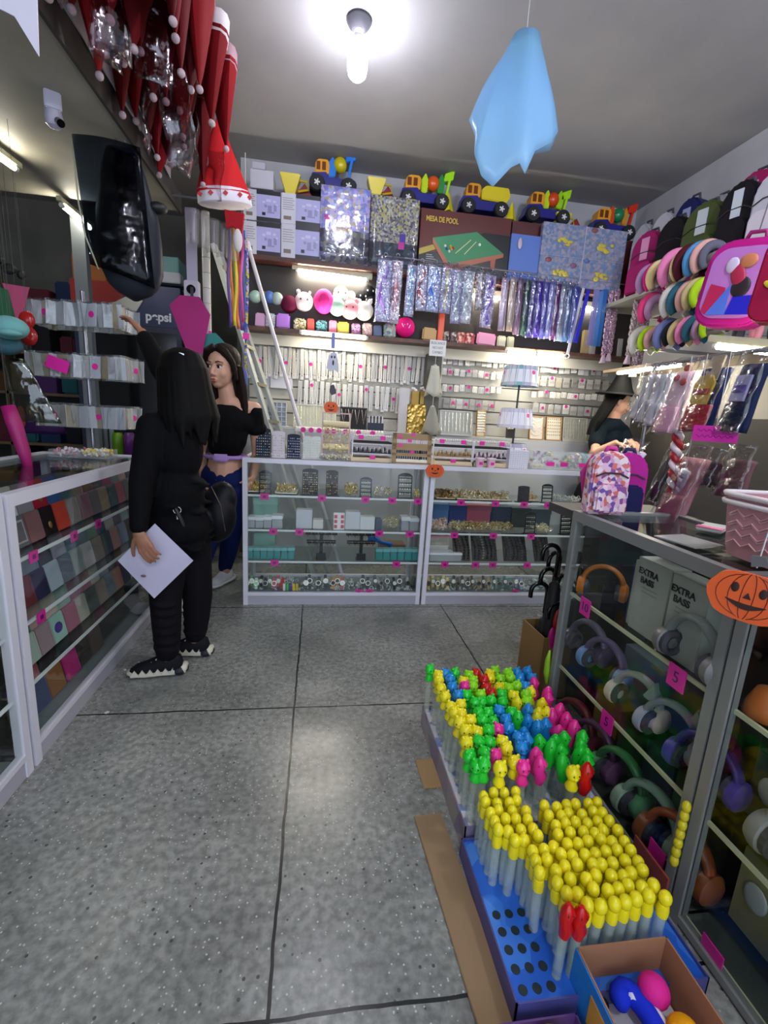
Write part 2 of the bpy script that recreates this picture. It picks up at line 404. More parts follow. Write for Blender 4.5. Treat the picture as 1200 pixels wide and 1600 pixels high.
def rack_panel(label, x, y, z, w, h, col='171512', group=None, nx=7, nz=10, dots=('c9b27a', 'e6dcc0', '9a7a3a'), base='171512', rz=0, dens=.85):
    t = thing('earring_stand', label, 'earring stand', (x, y, z), (-.1, 0, rz), group)
    n = 10; poly = [(-w/2, 0), (w/2, 0)] + [(w/2*math.cos(PI*i/n), h*.93+h*.07*math.sin(PI*i/n)) for i in range(n+1)]
    MB().prism(poly, 0, .006).obj('panel', M(col, .7), t)
    MB().box(-w/2-.01, w/2+.01, -.02, .035, -.001, .006).obj('foot', M(base, .4), t)
    e = MB(); mats = [M(c, .25, .3) for c in dots]
    for i in range(nx):
        for k in range(nz):
            if random.random() < dens: e.ell((-w/2+w*(i+.7)/(nx+.4), -.002, h*(.08+.84*k/nz)), (.0045, .003, .0045), nu=5, nv=3, mi=random.randrange(len(mats)))
    e.obj('earrings', mats, t)
    return t
def ibox(name, label, cat, px0, px1, pytop, z, y0, dep, mat, group=None, bevel=.003, lid=None, kind=None):
    """a closed box standing on a shelf: its width and height read off the photograph at its own distance"""
    zt = PY(y0, (px0+px1)/2, pytop).z; xa = PY(y0, px0, pytop).x; xb = PY(y0, px1, pytop).x
    if lid:
        t = thing(name, label, cat, ((xa+xb)/2, y0, z), 0, group); w = xb-xa; h = zt-z
        MB().box(-w/2, w/2, 0, dep, 0, h*.72).obj('body', mat, t, bevel=bevel)
        MB().box(-w/2-.003, w/2+.003, -.003, dep+.003, h*.72, h).obj('lid', lid, t, bevel=bevel)
        return t
    o = MB().box(xa, xb, y0, y0+dep, z, zt).obj(name, mat, bevel=bevel)
    o_loc = Vector(((xa+xb)/2, y0, z))
    for v in o.data.vertices: v.co -= o_loc
    o.location = o_loc
    return tag(o, label, cat, group)
YI = YB+.07
S1, S2, S3, S4 = .80, .553, .322, .078
CLR = M('dfe5e8', .15, kind='clearbody', a=.45); MINT = M('8fc0ae', .4); TEAL = M('3f8f8c', .35)
# left counter, top shelf
def pxx(px, py=780, y=YI): return PY(y, px, py).x
heap('jewellery_tray', 'gold chains in a tray behind the leftmost black earring frame of the glass counter', 'jewellery', pxx(385), pxx(412), YI+.03, YI+.22, S1, .05, 170, ['d8c27a', 'e8dca8', 'b99a4a'], tray='e0dccf')
heap('jewellery_tray', 'gold chains in a tray between the leftmost earring frame and the gold-dotted panel', 'jewellery', pxx(429), pxx(464), YI+.0, YI+.2, S1, .05, 220, ['d8c27a', 'e8dca8', 'cdb98a'], tray='e0dccf')
heap('jewellery_pile', 'shiny gold hoops piled left of the short earring frame', 'jewellery', pxx(537), pxx(560), YI, YI+.14, S1, .075, 150, ['e0c468', 'f0e6b8', 'a98a3a'])
heap('jewellery_pile', 'silver and gold hoops heaped right of the short earring frame', 'jewellery', pxx(583), pxx(614), YI, YI+.14, S1, .06, 150, ['d9d2b8', 'eeeeea', 'c2ad6a'])
heap('jewellery_pile', 'loose golden rings at the right end of the top shelf beside the tall earring frame', 'jewellery', pxx(647), pxx(658), YI, YI+.1, S1, .05, 50, ['d8c27a', 'e8dca8'])
rack_frame('small black arched earring frame at the left end of the glass counter', pxx(414), YI, S1, .085, .165)
rack_panel('tall black panel dotted with gold studs on the top shelf of the left glass counter', pxx(484), YI, S1, .11, .19, nx=8, nz=10)
rack_panel('narrow dark bronze panel of small studs beside the gold-dotted panel', pxx(518), YI, S1, .085, .185, '2b2418', nx=7, nz=12, dots=('6a5a38', 'c9b27a', '4a3c20'))
rack_frame('shortest black arched earring frame, in the middle of the top shelf', pxx(571), YI, S1, .085, .145)
rack_frame('tall black arched earring frame below the cardboard bracelet stand', pxx(632), YI, S1, .107, .185)
# second shelf
ibox('mint_box', 'large mint green lidded box on the second shelf, left glass counter', 'box', 396, 434, 777, S2, YI+.16, .14, MINT, lid=M('9fd0c0', .4))
for i, (a, b, tp) in enumerate(((387, 398, 808), (399, 411, 809), (412, 424, 808), (425, 441, 806))):
    ibox('clear_box', 'clear plastic jewellery box, %s from the left in the row under the mint box' % ORD[i], 'box', a, b, tp, S2, YI, .09, CLR, 'clear plastic boxes on the second shelf', lid=M('e6eaec', .3))
for i, (a, b, tp, c, l) in enumerate(((463, 488, 797, 'c8ccd0', 'pale grey box stacked left of the low white box'), (489, 505, 813, 'd8d4cf', 'low white box between the grey box and the pink striped cards'),
    (540, 563, 800, 'd0d2d6', 'white dotted card box right of the pink striped cards'), (563, 586, 808, 'dadcdc', 'small white box with a grid of studs on the second shelf'), (587, 597, 812, '5a5f7a', 'little navy box with a pink tag before the yellow-topped bag'))):
    ibox('carton', l, 'box', a, b, tp, S2, YI+.01, .08, M(c, .5, kind='card'))
t = thing('hair_clip_card', 'white card with two rows of red-pink clips on the second shelf', 'hair clip card', (pxx(530, 810), YI, S2), (-.12, 0, 0))
MB().box(-.04, .04, 0, .003, 0, .125).obj('card', M('e8e4e0', .6), t)
for i in range(3):
    for s in (-1, 1): MB().box(s*.024-.011, s*.024+.011, -.006, 0, .012+.036*i, .036+.036*i).obj('clip', M('c8404e', .35), t, bevel=.002)
heap('jewellery_bag', 'heap of bagged bracelets with a yellow top behind the clear packets on the second shelf', 'jewellery', pxx(600, 810), pxx(628, 810), YI+.02, YI+.2, S2, .07, 120, ['d8c890', 'e8e0c8', 'c8c8c0'], metal=.3)
for i, (a, b, tp) in enumerate(((628, 640, 808), (641, 655, 810))):
    ibox('clear_box', ['cloudy clear packet box beside the bagged bracelets', 'cloudy clear packet box at the right end of the second shelf'][i], 'box', a, b, tp, S2, YI, .09, M('c4c8cc', .2, kind='clearbody', a=.5), lid=M('d2d6d8', .3))
# third shelf
ibox('mint_box', 'mint green box standing behind the teal boxes on the third shelf', 'box', 397, 429, 833, S3, YI+.16, .12, MINT)
for i in range(7):
    a = 385+i*10.8
    ibox('ring_box', 'small teal ring box, %s from the left on the third shelf' % ORD[i], 'ring box', a, a+10, 856, S3, YI, .055, TEAL, 'teal ring boxes at the left of the third shelf', lid=M('7fb8b4', .3), bevel=.004)
for i in range(6):
    a = 588+i*11.3
    ibox('ring_box', 'teal ring box, %s from the right black bracelet stand, right end of third shelf' % ORD[i], 'ring box', a, a+10.5, 858, S3, YI, .055, TEAL, 'teal ring boxes at the right of the third shelf', lid=M('78b4b2', .3), bevel=.004)
def tstand(label, px, sc_=1):
    t = thing('bracelet_stand', label, 'bracelet stand', (pxx(px, 850), YI+.03, S3), 0, 'black T-bar bracelet stands')
    MB().box(-.037, .037, -.03, .03, 0, .006).box(-.034, .034, -.033, -.02, 0, .05).obj('base', BLACK, t)
    MB().box(-.012, .012, -.006, .006, .0, .20).obj('post', BLACK, t)
    for k, (zz, w) in enumerate(((.13, .105), (.195, .115))):
        MB().cyl((-w, 0, zz), (w, 0, zz), .014, n=12).obj('bar', BLACK, t, 'auto')
        for q in range(9): MB().torus((-w*.85+w*1.7*q/8, 0, zz-.008), .0185, .0018, (0, PI/2, 0), 10, 4).obj('bracelet', M('c9b27a', .3, .8) if q % 2 else M('3a2a1a', .4), t)
    return t
tstand('black T-bar bracelet stand on the third shelf, nearer the teal boxes at left', 502)
tstand('black T-bar bracelet stand on the third shelf, beside the blue packet', 565)
t = MB().sheet(lambda u, v: (-.09+.18*u, .03*math.sin(4*u+v), .05*v+.01*math.sin(9*u)), 12, 4, .012).obj('blue_packet', M('2f78c8', .25), smooth=True, loc=(pxx(597, 845), YI+.14, S3+.085))
t.rotation_euler = (.5, .1, 0); tag(t, 'glossy blue packet lying behind the right black bracelet stand', 'packet')
MB_ = MB().obb((0, 0, .04), (.2, .14, .08)); tag(MB_.obj('brown_carton', M('8a6a58', .7), loc=(pxx(620, 845), YI+.22, S3), bevel=.003), 'brown carton under the blue packet at the back of the third shelf', 'box')
# watches and trinkets on the floor of the left counter
def watch(label, px, y, col, face, group, roll=0, h=.085):
    t = thing('wrist_watch', label, 'watch', (pxx(px, 915, y), y, S4+.006), (-.35, 0, roll), group)
    MB().box(-.011, .011, 0, .008, 0, h).obj('strap', M(col, .4), t, bevel=.003)
    w = MB().cyl((0, .0, h*.5), (0, -.009, h*.5), .019, n=16); w.obj('case', M('b8b0a0', .25, .9), t, 'auto')
    MB().cyl((0, -.0085, h*.5), (0, -.0105, h*.5), .015, n=16).obj('dial', M(face, .3), t)
    return t
wc = [(386, 'd8c83a', 'yellow-green'), (393, '3a8a4a', 'green'), (400, 'a8d0a8', 'pale green'), (407, '1a1a1e', 'black'), (414, '151518', 'glossy black'), (421, '5a8a3a', 'olive green'), (428, 'b03040', 'crimson'), (434, 'c8486a', 'rose'), (440, 'd03a2a', 'red')]
for i, (px, c, nm) in enumerate(wc): watch('%s strapped toy watch at the left end of the counter floor' % nm, px, YI+.02+.05*(i % 2), c, 'e8e8e0' if i % 2 else c, 'coloured watches at the left of the counter floor', RU(-.3, .3))
for i, (px, c, nm) in enumerate(((444, 'f0f0f0', 'white'), (449, '38c048', 'bright green'), (454, '5a30a0', 'violet'), (459, 'e8d020', 'yellow'), (464, 'e0b820', 'amber'))):
    tag(MB().obb((0, 0, .028), (.018, .012, .056)).obj('lighter', M(c, .3), loc=(pxx(px, 915), YI+.005, S4), bevel=.003), '%s lighter-sized block standing beside the coloured watches' % nm, 'lighter', 'small coloured blocks beside the watches')
for i, (px, c, nm) in enumerate(((478, '18181a', 'black watch, left of the pair near the pink tags'), (484, '2a2220', 'dark brown watch, behind the black pair'), (497, '1c1c22', 'black watch with a pale dial beside the empty gap'), (509, '141418', 'large black watch before the amber one'),
        (520, 'c8902a', 'amber watch left of the red one'), (527, 'b87a28', 'dark gold watch touching the red one'), (535, 'b8382a', 'red watch in the middle of the counter floor'), (566, '1a1a1e', 'black watch above the pair of pink tags'), (575, '26262c', 'charcoal watch right of the pink tags'),
        (587, '70747a', 'grey watch in the right half of the counter floor'), (596, '5c6468', 'slate grey watch in the right half of the counter floor'), (605, '7a8080', 'pale grey watch in the right half of the counter floor'), (617, '1e2830', 'navy watch near the right end of the counter floor'), (624, '15181c', 'black watch near the right end of the counter floor'), (638, 'c8c8c8', 'silver watch at the right end of the counter floor'))):
    watch(nm, px, YI+.02+.045*(i % 2), c, 'e8e8e0' if i % 3 == 0 else '202020', 'watches along the counter floor', RU(-.25, .25), .095)
heap('white_gravel', 'white crumpled tissue and trinkets lining the floor of the left glass counter', 'lining', XL0+.04, XL1-.04, YI-.01, YI+.3, S4-.006, .006, 330, ['e4e8e8', 'cfd8d8'], metal=0)
heap('white_gravel', 'white crumpled tissue lining the floor of the right glass counter', 'lining', XR0+.04, XR1-.04, YI-.01, YI+.3, S4-.006, .006, 330, ['e4e8e8', 'cfd8d8'], metal=0)
# right counter
heap('jewellery_tray', 'long tray of bronze rings at the left of the top shelf, right glass counter', 'jewellery', pxx(681), pxx(712), YI, YI+.2, S1, .05, 220, ['8a6a3a', 'b08a58', '6a4a28'], tray='c8b898')
heap('jewellery_tray', 'long tray of pale gold rings in the middle of the top shelf, right glass counter', 'jewellery', pxx(713), pxx(800), YI, YI+.2, S1, .05, 520, ['c8b080', 'e0d4b0', '9a7a48', 'eeeadc'], tray='d8ccb0')
heap('jewellery_tray', 'golden bracelets lying between the black panel and the black frame, right glass counter', 'jewellery', pxx(828), pxx(846), YI+.03, YI+.2, S1, .04, 90, ['c8a868', 'e0d4b0'], tray='d8ccb0')
heap('jewellery_pile', 'silver bangles at the right end of the top shelf, right glass counter', 'jewellery', pxx(868), pxx(915), YI, YI+.2, S1, .03, 120, ['d0d4d4', 'e8e8e4'])
rack_panel('plain black arched earring panel on the top shelf of the right glass counter', pxx(817), YI-.01, S1, .09, .125, '1e1c20', nx=6, nz=8, dots=('3a3a40', '50505a'))
rack_frame('black arched earring frame on the top shelf of the right glass counter', pxx(855), YI, S1, .088, .145)
for a, b, tp, c, l in ((678, 702, 788, '5a86b8', 'sky blue gift box at the left of the second shelf'), (703, 730, 790, '3a4c8a', 'deep blue gift box second from the left'), (731, 768, 790, 'b85a72', 'rose pink gift box in the middle of the second shelf'), (769, 800, 792, '26364e', 'navy gift box right of the rose pink one'),
        (801, 830, 794, '2e3a34', 'dark green gift box behind the leaning frame'), (831, 862, 796, '4a5660', 'slate grey gift box near the umbrellas')):
    ibox('gift_box', l, 'box', a, b, tp, S2, YI+.2, .1, M(c, .5), lid=M(c, .35), group='gift boxes behind the jewellery')
heap('jewellery_pile', 'pink and cream hair beads at the left of the second shelf, right glass counter', 'jewellery', pxx(676, 820), pxx(704, 820), YI, YI+.16, S2, .075, 150, ['e0b8a8', 'f0e4d8', 'c8a080'], metal=.1)
heap('jewellery_pile', 'gold chains heaped in the middle of the second shelf, right glass counter', 'jewellery', pxx(705, 820), pxx(808, 820), YI, YI+.16, S2, .06, 520, ['c8a860', 'e8d8a0', 'a88848', 'f0ead0'])
heap('jewellery_pile', 'pale gold chains at the right of the second shelf, right glass counter', 'jewellery', pxx(840, 820), pxx(868, 820), YI, YI+.16, S2, .05, 160, ['d8cc98', 'eee8d0'])
rack_frame('leaning black earring frame on the second shelf of the right glass counter', pxx(829, 820), YI, S2, .09, .17)
rack_frame('black earring frame on the second shelf, half behind the glass corner', pxx(885, 820), YI, S2, .09, .17)
# third shelf right: white basket, black slanted bracelet boards
t = thing('wire_basket', 'white wire basket with a pink rim on the third shelf, right glass counter', 'basket', (pxx(690, 860), YI+.16, S3))
b_ = MB()
for i in range(17): b_.bar((-.085+.17*i/16, -.05, .09), (-.08+.16*i/16, -.045, .16), .003)
b_.box(-.09, .09, -.052, .05, .085, .092); b_.obj('basket_wall', M('d8d8c8', .4), t)
MB().box(-.092, .092, -.056, .052, .158, .17).obj('rim', M('d890a0', .4), t)
MB().box(-.085, .085, -.045, .045, 0, .085).obj('stand', M('c8c8c4', .5), t)
ibox('clear_box', 'wide clear box of white beads below the wire basket', 'box', 672, 722, 864, S3, YI, .1, CLR, lid=M('e0e2e4', .3))
def bboard(label, px, w, cols, n):
    t = thing('bracelet_board', label, 'bracelet board', (pxx(px, 875), YI+.0, S3+.006), (-.5, 0, 0), 'slanted bracelet boards on the third shelf')
    MB().box(-w/2, w/2, 0, .008, 0, .225).obj('board', M('101014', .5), t)
    for i in range(n):
        x = -w/2+w*(i+.5)/n
        o = MB()
        for k in range(9): o.ell((x+.01*math.sin(k*.5), -.004, .02+.021*k), (w/n*.3, .005, .009), nu=6, nv=4)
        o.obj('bracelet', M(cols[i % len(cols)], .35, .3), t)
bboard('black bracelet board at the left of the third shelf, right glass counter', 722, .13, ['1a1412', '6a4a3a', '241a18'], 4)
bboard('black bracelet board with bright studs in the middle of the third shelf', 758, .2, ['15151a', '3a3438', '8a8478', '101013'], 6)
bboard('black bracelet board behind the umbrella handles', 806, .19, ['2a282c', '55505a', '1a1a1e'], 6)
bboard('narrow black bracelet board beside the glass corner', 848, .13, ['15130f', '5a4630', '101010'], 4)
gw = [(670, 'b8a050'), (677, 'd8c070'), (684, 'a88838'), (692, 'd0b868'), (700, 'e0c878'), (709, '4a4038'), (716, '5a5048'), (723, '6a6054'), (731, '3a342e'), (739, '7a6a54'), (748, 'a08050'), (756, '6a4a3a'), (764, 'c0a468'), (773, '58786e'), (781, '48706a'), (790, '5a9890'), (798, '4a8a86'), (807, '8a90b0'), (815, '9aa0b8')]
for i, (px, c) in enumerate(gw):
    nm = ('gold' if i < 5 else 'bronze brown' if i < 12 else 'gold' if i == 12 else 'sea green' if i < 17 else 'lilac grey')
    watch('%s watch on the floor of the right glass counter, %s from its left end' % (nm, ORD[i]), px, YI+.02+.045*(i % 2), c, 'f0f0e8' if i % 2 else '403a30', 'watches in the right glass counter', RU(-.25, .25), .095)

# ---- on top of the counters
TZ = 1.055; YT = YB+.09
def tx(px, py=705, y=YT): return PY(y, px, py).x
rack_panel('black arched stand of multicoloured studs on the counter end beside the cropped-top woman', tx(411), YT, TZ, .10, .20, '0e0e12', nx=7, nz=9, dots=('d8d8e8', '5aa0d0', 'c8c8d0'))
rack_panel('clear plastic stand of pearl studs between the black and the navy stands', tx(435), YT, TZ, .085, .185, 'cfc8cc', nx=6, nz=9, dots=('e8e0e0', 'd0b8a8'), base='c8c4c8')
rack_panel('navy stand of silver studs with a pink tag on the counter', tx(459), YT-.02, TZ, .088, .17, '141830', nx=7, nz=8, dots=('d8d8e8', 'a8b0d0'))
rack_panel('clear stand of gold studs right of the navy stand', tx(480), YT, TZ, .062, .16, 'c8ccc4', nx=4, nz=8, dots=('e0d8b8', 'e8e8e0'), base='c8c4c8')
rack_panel('second clear stand of gold studs, next to the necklace rack', tx(494), YT, TZ, .062, .16, 'ccd0c8', nx=4, nz=8, dots=('e0d8b8', 'e8e8e0'), base='c8c4c8')
# necklace rack with pale posts
t = thing('necklace_rack', 'pale two-level necklace rack with gold chains hanging under the pumpkin garland', 'necklace rack', (tx(524, 712), YT+.03, TZ))
f = MB()
for x in (-.095, .095): f.box(x-.005, x+.005, -.006, .006, 0, .33)
for zz in (.005, .13, .20, .325): f.box(-.095, .095, -.005, .005, zz-.004, zz+.004)
f.obj('frame', M('c8a8a0', .4), t)
for zz in (.09, .25):
    MB().cyl((-.09, -.0, zz), (.09, 0, zz), .022, n=14).obj('velvet_bar', M('d8caa0', .8), t, 'auto')
h = MB()
for i in range(80):
    x = RU(-.085, .085); h.torus((x, -.02, RU(.03, .24)), RU(.006, .016), .0013, (PI/2, RU(-1, 1), RU(-1, 1)), 8, 4)
h.obj('chains', M('dccb88', .25, .9), t)
tag(heap('silver_bags', 'loose bags of silver chains lying at the foot of the necklace rack', 'jewellery', tx(498, 715), tx(548, 715), YB+.03, YB+.1, TZ, .03, 200, ['e0e0dc', 'd8ccA0'.lower()], metal=.5), 'loose bags of silver chains lying at the foot of the necklace rack', 'jewellery', kind='stuff')
# white tray racks
def tray_rack(label, px0, px1, y, h, cols, drawer=True):
    xa, xb = tx(px0, 715, y), tx(px1, 715, y); w = xb-xa
    t = thing('tray_rack', label, 'tray rack', ((xa+xb)/2, y, TZ), 0, 'white wire tray racks on the counter')
    f = MB(); d = .17
    for zz in (.055, .125):
        f.bar((-w/2, 0, zz), (w/2, 0, zz), .006); f.bar((-w/2, d, zz), (w/2, d, zz), .006)
        for s in (-1, 1): f.bar((s*w/2, 0, zz), (s*w/2, d, zz), .006)
    for s in (-1, 1):
        for yy in (0, d): f.bar((s*w/2, yy, 0), (s*w/2, yy, .175), .007)
    f.obj('frame', WHITE, t)
    MB().box(-w/2-.01, w/2+.01, -.03, d, 0, .028).obj('wooden_tray', M('d8c4a0', .6), t)
    MB().box(-w/2+.004, w/2-.004, .004, d-.004, .128, .14).obj('dark_tray', M('241a1c', .6), t)
    MB().box(-w/2+.004, w/2-.004, .004, d-.004, .166, .176).obj('top_tray', M('d8d8d2', .5), t)
    k = MB()
    for i in range(34): k.ell((-w/2+.01+(w-.02)*i/33, .0, .181+RU(-.004, .004)), (.006, .008, .010), nu=6, nv=4, mi=i % 2)
    k.obj('pearl_clips', [M('e8e4d8', .3), M('d0c8b8', .3)], t)
    g = MB(); mats = [M(c, .3, .4) for c in cols]
    for i in range(26): g.ell((-w/2+.012+(w-.024)*i/25, -.002, .085+RU(-.01, .01)), (.006, .006, .016), nu=6, nv=4, mi=i % len(cols))
    g.box(-w/2+.006, w/2-.006, .006, d, .058, .07, 0); g.obj('rings', mats, t)
    for s in (-.6, .5): MB().box(s*w/2-.018, s*w/2+.018, -.012, -.008, .155, .185).obj('price_tag', PINK, t)
    MB().box(-.02, .02, -.034, -.031, .02, .045).obj('price_tag', PINK, t)
    return t
tray_rack('white wire tray rack left of the cardboard bracelet stand', 550, 612, YT+.02, .17, ['2a2228', '8a8488', 'b8b4b8'])
tray_rack('white wire tray rack with a gold row, right of the cardboard bracelet stand', 676, 737, YT+.02, .17, ['b89050', 'd8b878', '7a7a88'])
tray_rack('white wire tray rack with pink tubs, third along the counter', 739, 796, YT+.02, .17, ['3a343c', 'd8b8c8', 'e0d8e0'])
for i, (px, nm) in enumerate(((750, 'left'), (768, 'right'))):
    t = thing('lidded_tub', '%s of two small pink tubs set before the third white tray rack' % nm, 'tub', (tx(px, 715, YB+.045), YB+.045, TZ), 0, 'small pink tubs on the counter')
    MB().lathe([(0, 0), (.026, 0), (.032, .06), (0, .06)], n=20).obj('tub', M('dcb8c4', .35), t, 'auto')
    MB().lathe([(0, .06), (.036, .06), (.036, .07), (0, .071)], n=20).obj('lid', M('e8d4dc', .35), t, 'auto')
    MB().box(-.012, .012, -.034, -.031, .02, .04).obj('price_tag', PINK, t)
# cardboard bracelet stand
t = thing('cardboard_stand', 'brown cardboard bracelet stand with three cut-out rows on the counter', 'bracelet stand', (tx(643, 720, YB+.05), YB+.05, TZ), (-.08, 0, 0))
xa, xb = tx(612, 720, YB+.05), tx(673, 720, YB+.05); w = xb-xa
f = MB()
rows = [(.0, .012), (.055, .075), (.098, .145), (.172, .215)]
for a, b in rows: f.box(-w/2, w/2, 0, .006, a, b)
for s in (-1, 1): f.box(*( (-w/2, -w/2+.028) if s < 0 else (w/2-.03, w/2) ), 0, .006, 0, .215)
f.obj('cardboard', CARDB, t)
def teeth(z0, z1, mat, n, nm):
    k = MB()
    for i in range(n): k.cyl((-w/2+.035+(w-.07)*i/(n-1), .004, z0), (-w/2+.035+(w-.07)*i/(n-1), .004, z1), .0055, n=6)
    k.obj(nm, mat, t)
teeth(.076, .097, M('16120f', .4), 17, 'black_bracelets'); teeth(.146, .17, M('d8ccd0', .4), 17, 'white_bracelets'); teeth(.035, .054, M('2a2420', .4), 14, 'dark_bracelets')
MB().box(-w/2+.03, w/2-.03, -.004, .0, .012, .03).obj('tray_lip', M('e0d8c0', .5), t)
for x, z in ((-.09, .19), (-.085, .13), (.0, .085), (.005, .208), (-.02, .165)): MB().box(x-.014, x+.014, -.003, 0, z-.01, z+.01).obj('price_tag', PINK, t)
# card stand, bow box, bangles
t = thing('stud_card_box', 'white box printed with rows of tiny dark studs on the counter', 'box', (tx(810, 725, YB+.04), YB+.04, TZ))
wx = (tx(825, 725, YB+.04)-tx(795, 725, YB+.04))/2
MB().box(-wx, wx, 0, .06, 0, .135).obj('card', M('d4d4dc', .5), t, bevel=.002)
k = MB()
for i in range(8):
    for j in range(8): k.ell((-wx+.012+i*(2*wx-.024)/7, -.001, .012+.0155*j), .0022, nu=5, nv=3)
k.obj('studs', M('2a2a34', .3), t)
t = thing('bow_box', 'clear box of green, purple and yellow hair bows at the right end of the counter', 'hair bow box', (tx(880, 735, YB+.05), YB+.05, TZ))
wx = (tx(926, 740, YB+.05)-tx(828, 735, YB+.05))/2
MB().box(-wx, wx, 0, .2, 0, .004).box(-wx, wx, 0, .003, 0, .13).box(-wx, -wx+.003, 0, .2, 0, .13).box(wx-.003, wx, 0, .2, 0, .13).box(-wx, wx, .197, .2, 0, .13).obj('clear_box', M('d8e0e0', .1, kind='clearbody', a=.28), t)
random.seed(3)
for i in range(34):
    x, y, z = RU(-wx+.03, wx-.03), RU(.02, .17), RU(.02, .11)
    c = random.choice(['3a8a4a', '7a2a6a', 'b04a8a', 'd8b83a', 'c8a8c0', '5a2048', '2a6a3a', 'd8d0d8'])
    b_ = MB(); a = RU(0, 3)
    for s in (-1, 1): b_.ell((s*.015, 0, 0), (.017, .007, .013), (0, 0, 0), 8, 5)
    b_.ell((0, 0, 0), .006, nu=6, nv=4)
    b_.obj('hair_bow', M(c, .6), t, True, loc=(x, y, z), rot=(RU(-1, 1), RU(-1, 1), a))
for x in (-.11, .0, .15): MB().box(x-.03, x+.03, -.004, -.001, .03, .06).obj('price_tag', PINK, t)
for i, (px, py, c, nm) in enumerate(((903, 706, 'd8d8c8', 'cream'), (911, 703, '6aa0b0', 'blue'), (918, 702, '3a6a90', 'deep blue'), (925, 700, 'd0705a', 'coral'), (932, 699, 'c8a0a8', 'pink'))):
    p = PY(YB+.2, px, py); o = MB().torus((0, 0, 0), .05, .012, (0, PI/2, 0), 22, 8).obj('hair_band', M(c, .8, kind='cloth'), smooth=True, loc=(p.x, p.y, TZ+.062))
    tag(o, '%s knitted band standing in the row on the counter by the floral backpack' % nm, 'headband', 'knitted bands at the right end of the counter')

# ================================================================ back wall fittings
YW = 4.42; XB0, XB1 = -.62, 2.88
WOOD = M('5a2f22', .5, kind='wood', c2='3c1c14'); CREAM = M('cfcabb', .6)
YS = 4.06                                   # front edge of the wall shelves
def shelf(label, z, y0, th, m, x0=XB0, x1=XB1):
    return tag(MB().box(x0, x1, y0, YW, z-th, z).obj('wall_shelf', m), label, 'shelf')
ZT = 2.575; ZM = 2.04
shelf('dark red-brown wooden shelf carrying the boxed toys high on the back wall', ZT, YS, .035, WOOD)
shelf('brown wooden shelf over the jewellery cards, full of small toys and bags', ZM, YS, .03, M('6a4634', .5, kind='wood', c2='4a2e22'))
tag(MB().box(XB0, XB1, YS+.16, YS+.17, ZM-.12, ZM-.031).obj('fascia_board', CREAM), 'cream board under the lower wall shelf, holding the light tubes', 'board')
tag(MB().box(XB0, XB1, YW-.25, YW-.235, ZM+.0, ZT-.04).obj('backing_board', M('2a2624', .7)), 'dark backing board between the two wall shelves', 'board')
def slat(label, x0, x1, z0, z1, col):
    m = MB(); n = int((z1-z0)/.1)
    for i in range(n): 
        a = z0+(z1-z0)*i/n; b = z0+(z1-z0)*(i+1)/n
        m.box(x0, x1, YW-.12, YW-.1, a, b-.012, 0)
    m.box(x0, x1, YW-.1, YW-.09, z0, z1, 1)
    return tag(m.obj('slatwall_panel', [M(col, .55), M('77756c', .6)]), label, 'slatwall')
XC0, XC1 = .93, 1.06
slat('cream grooved panel with long necklace cards, left of the grey pillar', XB0, XC0, 1.25, 1.94, 'b9b6a8')
slat('grey-cream grooved panel with small earring cards, right of the grey pillar', XC1, XB1, 1.25, 1.94, 'a6a59c')
tag(MB().box(XC0, XC1, YW-.30, YW-.14, 0, ZM-.1).obj('wall_pillar', M('55544e', .6)), 'dark grey pillar between the two jewellery panels', 'pillar')
tag(MB().box(XB0, XC0-.02, YW-.34, YW-.002, 0, 1.225).obj('base_cabinet', M('b5b6b4', .5), bevel=.004), 'low white cupboard under the left jewellery panel', 'cabinet')
tag(MB().box(XC0, XB1, YW-.34, YW-.002, 0, 1.225).obj('base_cabinet', M('c2c4c4', .5), bevel=.004), 'low white cupboard under the right jewellery panel', 'cabinet')
# light fittings
def tube_light(label, a, b, housing=True, w=None, group='fluorescent tubes', r=.014):
    t = thing('tube_light', label, 'tube light', a, 0, group)
    d = Vector(b)-Vector(a)
    MB().cyl((0, 0, 0), d, r, n=12).obj('tube', M('fff8e4', .4, kind='emit', w=w or TUBE_W), t, 'auto')
    u = d.normalized()
    c = MB(); c.cyl(-u*.02, u*.0, r*1.1, n=12).cyl(d, d+u*.02, r*1.1, n=12); c.obj('end_cap', M('d0d0c8', .4), t)
    if housing: MB().bar(Vector((0, 0, .03))-u*.05, d+Vector((0, 0, .03))+u*.05, .03, .05 if abs(u.y) < .7 else .03).obj('housing', M('c8c6a8', .5), t, bevel=.003)
    return t
tube_light('lit tube in a cream housing under the top wall shelf, above the round pink toys', PY(YS+.07, 466, 422)+Vector((0, 0, -.0)), PY(YS+.07, 572, 437), r=.016)
tube_light('lit slim tube under the lower shelf over the long necklace cards', PY(YS-.012, 472, 519), PY(YS-.012, 571, 528), housing=False)
tube_light('lit slim tube under the lower shelf over the small earring cards, nearer the grey pillar', PY(YS-.012, 793, 548), PY(YS-.012, 836, 552), housing=False)
tube_light('lit slim tube under the lower shelf, right of the hanging blue hair extensions', PY(YS-.012, 840, 552), PY(YS-.012, 880, 556), housing=False)
tube_light('lit tube behind the hanging glitter packs', PY(YS+.10, 716, 459), PY(YS+.10, 780, 466), r=.016)
tube_light('short lit tube glowing behind the white hanging strip', PY(YS+.10, 912, 481), PY(YS+.10, 938, 484), r=.018)
tube_light('lit tube under the right wall shelf above the white and pink packets', PX(1.72, 1122, 541), PX(1.72, 1215, 551), housing=True, r=.013)

